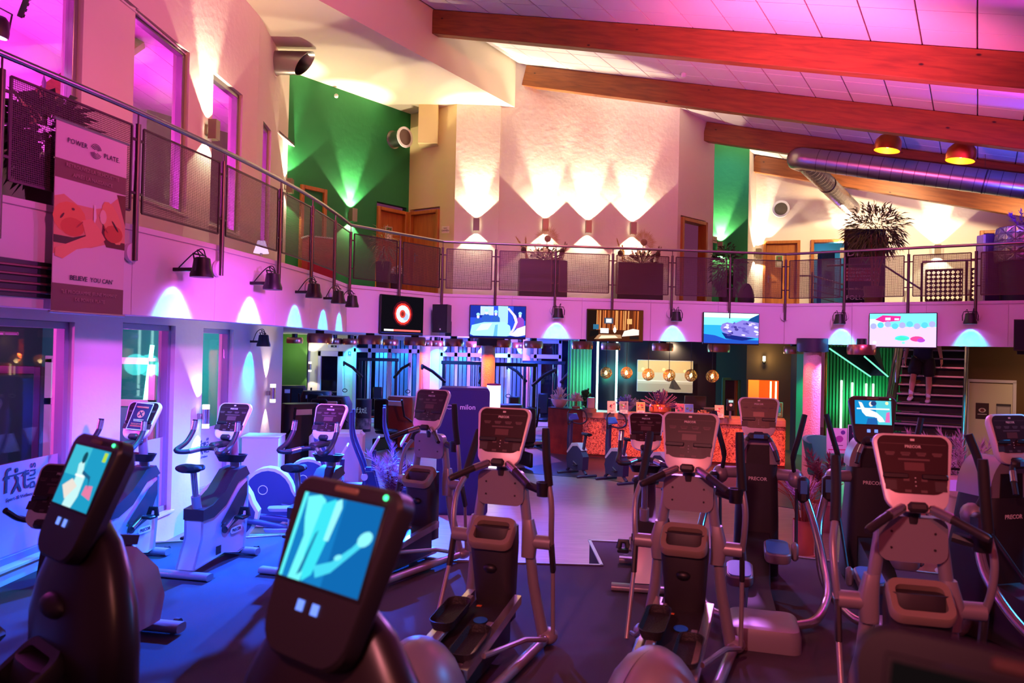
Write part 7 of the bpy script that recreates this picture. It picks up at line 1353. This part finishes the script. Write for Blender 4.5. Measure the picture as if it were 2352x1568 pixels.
# things on the studio side behind the railing
r = empty('studio_treadmill', (-5.05, 9.35, UZ), 0.3); tag(r, 'grey training machine hood behind the second gallery window', 'gym machine'); MB().loft([[(a*0.26, b*0.16, z) for a, b in rrect(2, 2, .6, 3)] for z in (0.0, 0.9)] + [[(a*0.22, b*0.13, 1.12) for a, b in rrect(2, 2, .7, 3)], [(a*0.12, b*0.08, 1.22) for a, b in rrect(2, 2, .8, 3)]]).build('hood', pm('hood_grey', (120, 120, 110), 0.45), r); text_part('PRECOR', 0.07, M_PRINTW, r, facing((0.05, -0.165, 0.96), 0, -1), 'lettering', 0.001)
r = empty('red_cabinet', (-3.75, 14.55, UZ), 0.6); tag(r, 'small red cabinet in the corner under the green wall', 'cabinet'); MB().box((0, 0, 0.5), (0.5, 0.35, 1.0), None, 0.01).build('body', pm('cabinet_red', (176, 30, 50), 0.5), r); MB().box((0, 0, 1.01), (0.54, 0.38, 0.025)).build('top', M_WHITEP, r, smooth=0)
r = empty('table_lamp', (-3.72, 11.2, UZ)); tag(r, 'small lilac table lamp on a stand behind the railing', 'lamp'); MB().cyl((0, 0, 0), (0, 0, 0.3), 0.02, 10).build('stem', M_ALU, r); MB().lathe([(0.1, 0.0), (0.09, 0.015)], 16).build('foot', M_ALU, r); MB().lathe([(0.11, 0.3), (0.055, 0.48)], 20).build('shade', em('shade_lilac', (236, 190, 250), 1.0), r)
# ------------------------------------------------------------------ pampas pots on the lower floor
def pampas_pot(x, y, label, seed, rad=0.27, h=0.42, n=9, H=0.6, mats=None, mosaic=True):
    r = empty('pampas_pot', (x, y, FZ)); tag(r, label, 'planter', 'pampas grass pots'); q = random.Random(seed)
    if mosaic: mosaic_pot(r, rad, h, seed)
    else: MB().lathe([(rad*0.7, 0), (rad, h*0.6), (rad*0.9, h), (rad*0.8, h), (rad*0.8, h*0.8)], 20).build('pot', pm('pot_rose', (190, 120, 120), 0.5), r)
    for j, mt in enumerate(mats or (M_PAMP, M_PAMPR)):
        m = MB(); sm = MB()
        for k in range(n):
            a = q.uniform(0, 6.28); d = (math.cos(a)*q.uniform(.1, .5), math.sin(a)*q.uniform(.1, .5), 1); hh = H*q.uniform(.55, 1.1)*(1 if j == 0 else .7)
            dv = Vector(d).normalized(); p0 = Vector((0, 0, h*0.9)); p1 = p0+dv*hh*0.55; sm.tube([tuple(p0), tuple(p1)], 0.005, 5); plume(m, tuple(p0+dv*hh*0.4), dv+Vector((q.uniform(-.2, .2), q.uniform(-.2, .2), 0)), hh*0.75, 0.085, q, 22)
        f = m.build('plumes', mt, r, smooth=0); f['kind'] = 'stuff'; sm.build('stems', M_DRYB, r)
    return r
r = pampas_pot(-1.50, 9.9, 'mosaic pot of lilac and wine pampas grass behind the third exercise bike', 51, 0.27, 0.45, 11, 0.85)
for k, (dx, dz) in enumerate(((-0.36, 0.62), (-0.5, 0.6), (0.05, 0.55))): MB().sphere((dx, -0.15, dz), 0.045, 10, 7).build('thistle', M_PAMPR, r); MB().cyl((dx*0.3, 0, 0.42), (dx, -0.15, dz), 0.004, 5).build('thistle_stem', M_DRYB, r)
pampas_pot(5.35, 9.9, 'lilac pampas grass beside the white door, behind the right cross trainer', 52, 0.25, 0.6, 10, 1.1, (M_PAMP,), False)
pampas_pot(6.15, 10.2, 'lilac pampas grass at the right edge', 53, 0.25, 0.6, 10, 1.15, (M_PAMP,), False)
pampas_pot(4.55, 11.0, 'rose pot of wine coloured plants beside the pink column', 54, 0.24, 0.4, 10, 0.9, (M_PAMPR, pm('leaf_wine', (120, 40, 60), 0.7)), False)
# glass vase of reeds on the deck edge
r = empty('reed_vase', (3.62, 9.35, FZ)); tag(r, 'tall glass vase of brown reeds below the deck edge', 'vase'); MB().lathe([(0.12, 0.0), (0.13, 0.5), (0.12, 0.5), (0.11, 0.03)], 20).build('vase', pm('vase_amber', (210, 120, 100), 0.15), r); q = random.Random(6); m = MB()
for k in range(46): a = q.uniform(0, 6.28); e = q.uniform(.1, .75); L_ = q.uniform(.5, 1.0); m.tube(smooth_path([(0, 0, 0.1), (math.cos(a)*e*0.3*L_, math.sin(a)*e*0.3*L_, 0.5+0.3*L_), (math.cos(a)*e*L_*0.8, math.sin(a)*e*L_*0.8, 0.5+L_*0.55)], 3), 0.005, 4)
m.build('reeds', pm('reed_rust', (170, 90, 60), 0.8), r); m = MB()
for k in range(5): plume(m, (0, 0, 0.6), (q.uniform(-.5, .5), q.uniform(-.3, .3), 1), 0.5, 0.06, q)
m.build('plumes', M_PAMP, r, smooth=0)
for k in range(3): MB().tube([(0.135*math.cos(t), 0.135*math.sin(t), 0.02+0.03*k) for t in (2*PI*j/16 for j in range(16))], 0.012, 6, closed=True, cap=False).build('rope_ring', pm('rope', (220, 180, 150), 0.8), r)
r = empty('candle_jar', (4.25, 8.6, FZ)); tag(r, 'glass jar with dark dried stems on the hall floor', 'vase'); MB().lathe([(0.10, 0), (0.10, 0.3), (0.09, 0.3), (0.09, 0.02)], 18).build('jar', pm('jar_glass', (150, 130, 150), 0.1, 0.1), r); flower_burst(r, 40, 0.14, 0.4, M_DRYB, 61, 0.004).location = (0, 0, 0.15)
# poster stands, armchair, scale stand near the stairs
for k, (px, py, Y, w_, h_, l, pol) in enumerate(((1922, 1012, 12.0, 0.33, 0.40, 'white and pink event poster on a low stand right of the pink column', [((240, 220, 236), R_(0, 0, 1, 1)), ((200, 90, 160), El(.35, .55, .2, .12)), ((180, 80, 170), El(.62, .58, .2, .14)), ((110, 70, 160), El(.8, .85, .12, .09)), ((120, 70, 110), R_(.2, .3, .8, .33)), ((210, 60, 130), R_(.05, .12, .95, .16))]), (1968, 1005, 12.4, 0.30, 0.42, 'dark poster with pink hexagon left of the screen machine', [((40, 30, 60), R_(0, 0, 1, 1)), ((220, 110, 170), El(.5, .68, .3, .2, 6)), ((40, 30, 60), El(.5, .68, .22, .15, 6)), ((235, 230, 240), R_(.15, .3, .85, .36)), ((235, 230, 240), R_(.15, .14, .6, .2))]))):
    p = at(px, py, Y); r = empty('poster_stand', (p.x, p.y, FZ), 0.05); tag(r, l, 'poster stand', 'posters by the stairs'); MB().box((0, 0, p.z-FZ), (w_, 0.015, h_), None, 0.003).build('board', M_WHITEP, r); picture('poster', r, facing((0, -0.0095, p.z-FZ), 0, -1), w_-0.02, h_-0.02, pol); MB().cyl((0, 0.03, 0.02), (0, 0.02, p.z-FZ), 0.014, 8).build('post', M_ALU, r); MB().lathe([(0.14, 0), (0.13, 0.02)], 18).build('foot', M_ALU, r)
r = empty('shell_armchair', (*at(1905, 1000, 14.2).xy, FZ), 0.4); tag(r, 'green velvet shell armchair behind the posters', 'armchair')
MB().loft([[((0.40+0.03*k)*math.cos(t), -(0.36+0.03*k)*math.sin(t)*-1, 0.42+0.16*k+0.10*math.sin(t)) for t in [PI*j/18 for j in range(19)]] + [((0.33+0.03*k)*math.cos(t), (0.29+0.03*k)*math.sin(t), 0.42+0.16*k+0.10*math.sin(t)) for t in [PI*(18-j)/18 for j in range(19)]] for k in range(4)]).build('backrest', pm('velvet_green', (20, 110, 84), 0.7), r); MB().lathe([(0.36, 0.3), (0.38, 0.36), (0.36, 0.46), (0.2, 0.48)], 20).build('seat', pm('velvet_green', (20, 110, 84), 0.7), r)
for a in (0.8, 2.3, 3.9, 5.4): MB().cyl((0.25*math.cos(a), 0.25*math.sin(a), 0.3), (0.32*math.cos(a), 0.32*math.sin(a), 0), 0.014, 8).build('leg', M_DRYB, r)
r = empty('body_scale_stand', (*at(2195, 1090, 8.9).xy, FZ), -0.15); tag(r, 'white body analysis stand with an oval violet display and black arc handle', 'scale'); MB().loft([[(a*0.10, b*0.07, z) for a, b in rrect(2, 2, .7, 4)] for z in (0.06, 0.9)]).build('column', M_BEZ, r); MB().loft([[(0.19*math.cos(t), 0.14*math.sin(t)*s_, 0.0+z) for t in (2*PI*k/24 for k in range(24))] for z, s_ in ((-0.03, 1), (0.02, 1), (0.03, 0.9))]).build('head', M_BEZ, r).matrix_local = T(0, -0.02, 1.02, rx=0.95)
MB().box((0, 0, 0.032), (0.24, 0.14, 0.004)).build('display', em('display_violet', (190, 90, 220), 0.6), r, smooth=0).matrix_local = T(0, -0.02, 1.02, rx=0.95); MB().tube([(0.24*math.cos(t), 0.05, 1.02+0.20*math.sin(t)) for t in [PI*k/14-0.2 for k in range(0, 16)]], 0.016, 8).build('arc_handle', M_BLACK, r); MB().box((0, -0.2, 0.03), (0.4, 0.5, 0.06), None, 0.02).build('platform', M_WHITEP, r)
r = empty('dried_arrangement', (*at(2118, 985, 12.2).xy, FZ)); tag(r, 'pale dried arrangement standing before the lower stairs', 'bouquet'); MB().lathe([(0.12, 0), (0.16, 0.3), (0.13, 0.5)], 18).build('vase', M_DARK, r); flower_burst(r, 110, 0.45, 0.55, M_BLUEF, 71, 0.004, 0.2, 'stems', 0.012).location = (0, 0, 0.45)
r = empty('driftwood_branch', tuple(at(2115, 884, 16.0))); tag(r, 'golden curled driftwood branch behind the open treads', 'decoration'); MB().tube(smooth_path([(-0.42, 0, 0.05), (-0.3, 0, -0.06), (-0.1, 0, 0.06), (0.1, 0, 0.08), (0.25, 0, 0.0), (0.4, 0, 0.06)], 6), [0.02]*6+[0.045]*19+[0.03]*6, 8).build('branch', pm('driftwood_gold', (190, 130, 50), 0.5), r); MB().cyl((0, 0, 0), (0, 0, -1.9+0.35), 0.02, 8).build('rod', M_DARK, r)

# ------------------------------------------------------------------ person walking down the stairs
def skin_mesh(name, verts, edges, mat, parent, levels=2, root=0):
    me = bpy.data.meshes.new(name); me.from_pydata([v[:3] for v in verts], edges, []); ob = bpy.data.objects.new(name, me); COL.objects.link(ob)
    md = ob.modifiers.new('skin', 'SKIN'); md.use_smooth_shade = True
    for i, v in enumerate(verts):
        sv = me.skin_vertices[0].data[i]; rr = v[3]; sv.radius = (rr, v[4] if len(v) > 4 else rr); sv.use_root = (i == root)
    sb = ob.modifiers.new('sub', 'SUBSURF'); sb.levels = levels; sb.render_levels = levels
    dg = bpy.context.evaluated_depsgraph_get(); me2 = bpy.data.meshes.new_from_object(ob.evaluated_get(dg)); me2.materials.clear(); me2.materials.append(mat); me2.shade_smooth()
    bpy.data.objects.remove(ob); o = bpy.data.objects.new(name, me2); COL.objects.link(o)
    if parent: o.parent = parent
    return o
ps = empty('person', S0 + SD*2.42 + SN*(-0.02) + Vector((0, 0, 1.62))); ps.rotation_euler = (0, 0, math.atan2(SN.y, SN.x)); tag(ps, 'person in dark shirt and shorts with white socks walking down the stairs', 'person')
M_SKIN = pm('skin', (206, 146, 116), 0.55)
V = [(-0.10, 0.05, 0.98, 0.12, 0.10), (-0.10, 0.04, 1.20, 0.13, 0.10), (-0.10, 0.03, 1.40, 0.15, 0.11), (-0.10, 0.02, 1.53, 0.06), (-0.10, 0.0, 1.62, 0.055), (-0.10, -0.01, 1.70, 0.085, 0.095), (-0.10, 0.0, 1.80, 0.075, 0.085),
     (0.0, 0.04, 0.92, 0.09), (0.01, 0.0, 0.52, 0.058), (0.012, 0.045, 0.36, 0.06), (0.0, 0.06, 0.10, 0.036), (-0.01, -0.10, 0.045, 0.035),
     (-0.20, 0.04, 0.92, 0.09), (-0.25, -0.14, 0.55, 0.058), (-0.27, -0.13, 0.40, 0.06), (-0.29, -0.12, 0.16, 0.036), (-0.31, -0.27, 0.08, 0.035),
     (0.10, 0.03, 1.44, 0.06), (0.17, 0.05, 1.16, 0.043), (0.22, 0.0, 0.90, 0.03), (0.23, -0.02, 0.83, 0.036, 0.02),
     (-0.30, 0.03, 1.44, 0.06), (-0.37, 0.06, 1.16, 0.043), (-0.40, -0.02, 0.90, 0.03), (-0.41, -0.04, 0.83, 0.036, 0.02)]
E_ = [(0, 1), (1, 2), (2, 3), (3, 4), (4, 5), (5, 6), (0, 7), (7, 8), (8, 9), (9, 10), (10, 11), (0, 12), (12, 13), (13, 14), (14, 15), (15, 16), (2, 17), (17, 18), (18, 19), (19, 20), (2, 21), (21, 22), (22, 23), (23, 24)]
for base, hx, hy, sx in ((20, 0.23, -0.02, 1), (24, -0.41, -0.04, -1)):
    for k, (dx, L1) in enumerate(((-0.026, 0.07), (-0.009, 0.08), (0.009, 0.075), (0.026, 0.06))):
        i = len(V); V += [(hx+sx*dx*0.3, hy+dx, 0.78, 0.010), (hx+sx*0.0-sx*0.01, hy+dx*1.1, 0.78-L1*0.55, 0.009), (hx-sx*0.025, hy+dx*1.1, 0.78-L1*0.95, 0.008)]; E_ += [(base, i), (i, i+1), (i+1, i+2)]
    i = len(V); V += [(hx-sx*0.005, hy-0.035, 0.82, 0.011), (hx-sx*0.02, hy-0.06, 0.785, 0.009)]; E_ += [(base, i), (i, i+1)]
skin_mesh('body', V, E_, M_SKIN, ps)
skin_mesh('shirt', [(-0.10, 0.04, 0.80, 0.20, 0.15), (-0.10, 0.05, 0.96, 0.19, 0.145), (-0.10, 0.04, 1.15, 0.18, 0.135), (-0.10, 0.03, 1.36, 0.185, 0.135), (-0.10, 0.02, 1.48, 0.11, 0.09), (0.11, 0.03, 1.44, 0.085), (0.17, 0.05, 1.22, 0.075), (-0.31, 0.03, 1.44, 0.085), (-0.37, 0.055, 1.22, 0.075)], [(0, 1), (1, 2), (2, 3), (3, 4), (3, 5), (5, 6), (3, 7), (7, 8)], pm('shirt_navy', (34, 34, 66), 0.8), ps)
skin_mesh('shorts', [(-0.10, 0.05, 0.98, 0.165, 0.13), (0.0, 0.04, 0.84, 0.135), (0.01, 0.01, 0.66, 0.13), (0.01, 0.0, 0.50, 0.125), (-0.20, 0.03, 0.84, 0.135), (-0.235, -0.08, 0.68, 0.13), (-0.25, -0.14, 0.54, 0.125)], [(0, 1), (1, 2), (2, 3), (0, 4), (4, 5), (5, 6)], pm('shorts_black', (26, 24, 32), 0.8), ps)
M_SOCK = pm('sock_white', (230, 220, 226), 0.8); M_SHOE = pm('shoe_white', (222, 206, 206), 0.6)
for (ax, ay, az, tx, ty, tz) in ((0.0, 0.06, 0.10, -0.01, -0.16, 0.035), (-0.29, -0.12, 0.16, -0.32, -0.33, 0.065)):
    skin_mesh('sock', [(ax, ay, az-0.03, 0.046), (ax+0.003, ay-0.003, az+0.15, 0.05)], [(0, 1)], M_SOCK, ps, 1)
    sh_ = skin_mesh('shoe', [(ax, ay+0.05, az-0.055, 0.045, 0.045), (ax, ay-0.02, az-0.04, 0.052, 0.05), ((ax+tx)/2, (ay+ty)/2-0.03, (az-0.06+tz)/2, 0.05, 0.042), (tx, ty, tz, 0.042, 0.032)], [(0, 1), (1, 2), (2, 3)], M_SHOE, ps, 1, 1)
hd = MB().sphere((-0.10, 0.01, 1.765), (0.095, 0.11, 0.085), 16, 10).build('hair', pm('hair_brown', (50, 34, 26), 0.8), ps)
m = MB(); 
for sx in (-1, 1): m.sphere((-0.10+sx*0.035, -0.088, 1.715), (0.014, 0.01, 0.009), 8, 6)
m.build('eyes', M_BLACK, ps); MB().sphere((-0.10, -0.105, 1.685), (0.016, 0.02, 0.024), 8, 6).build('nose', M_SKIN, ps); MB().sphere((-0.10, -0.092, 1.645), (0.028, 0.008, 0.007), 8, 6).build('mouth', pm('lips', (160, 90, 80), 0.6), ps)
for sx in (-1, 1): MB().sphere((-0.10+sx*0.088, 0.0, 1.70), (0.012, 0.025, 0.032), 8, 6).build('ear', M_SKIN, ps)
MB().lathe([(0.037, -0.012), (0.037, 0.012)], 14, T(0.222, -0.004, 0.885)).build('watch', M_BLACK, ps)
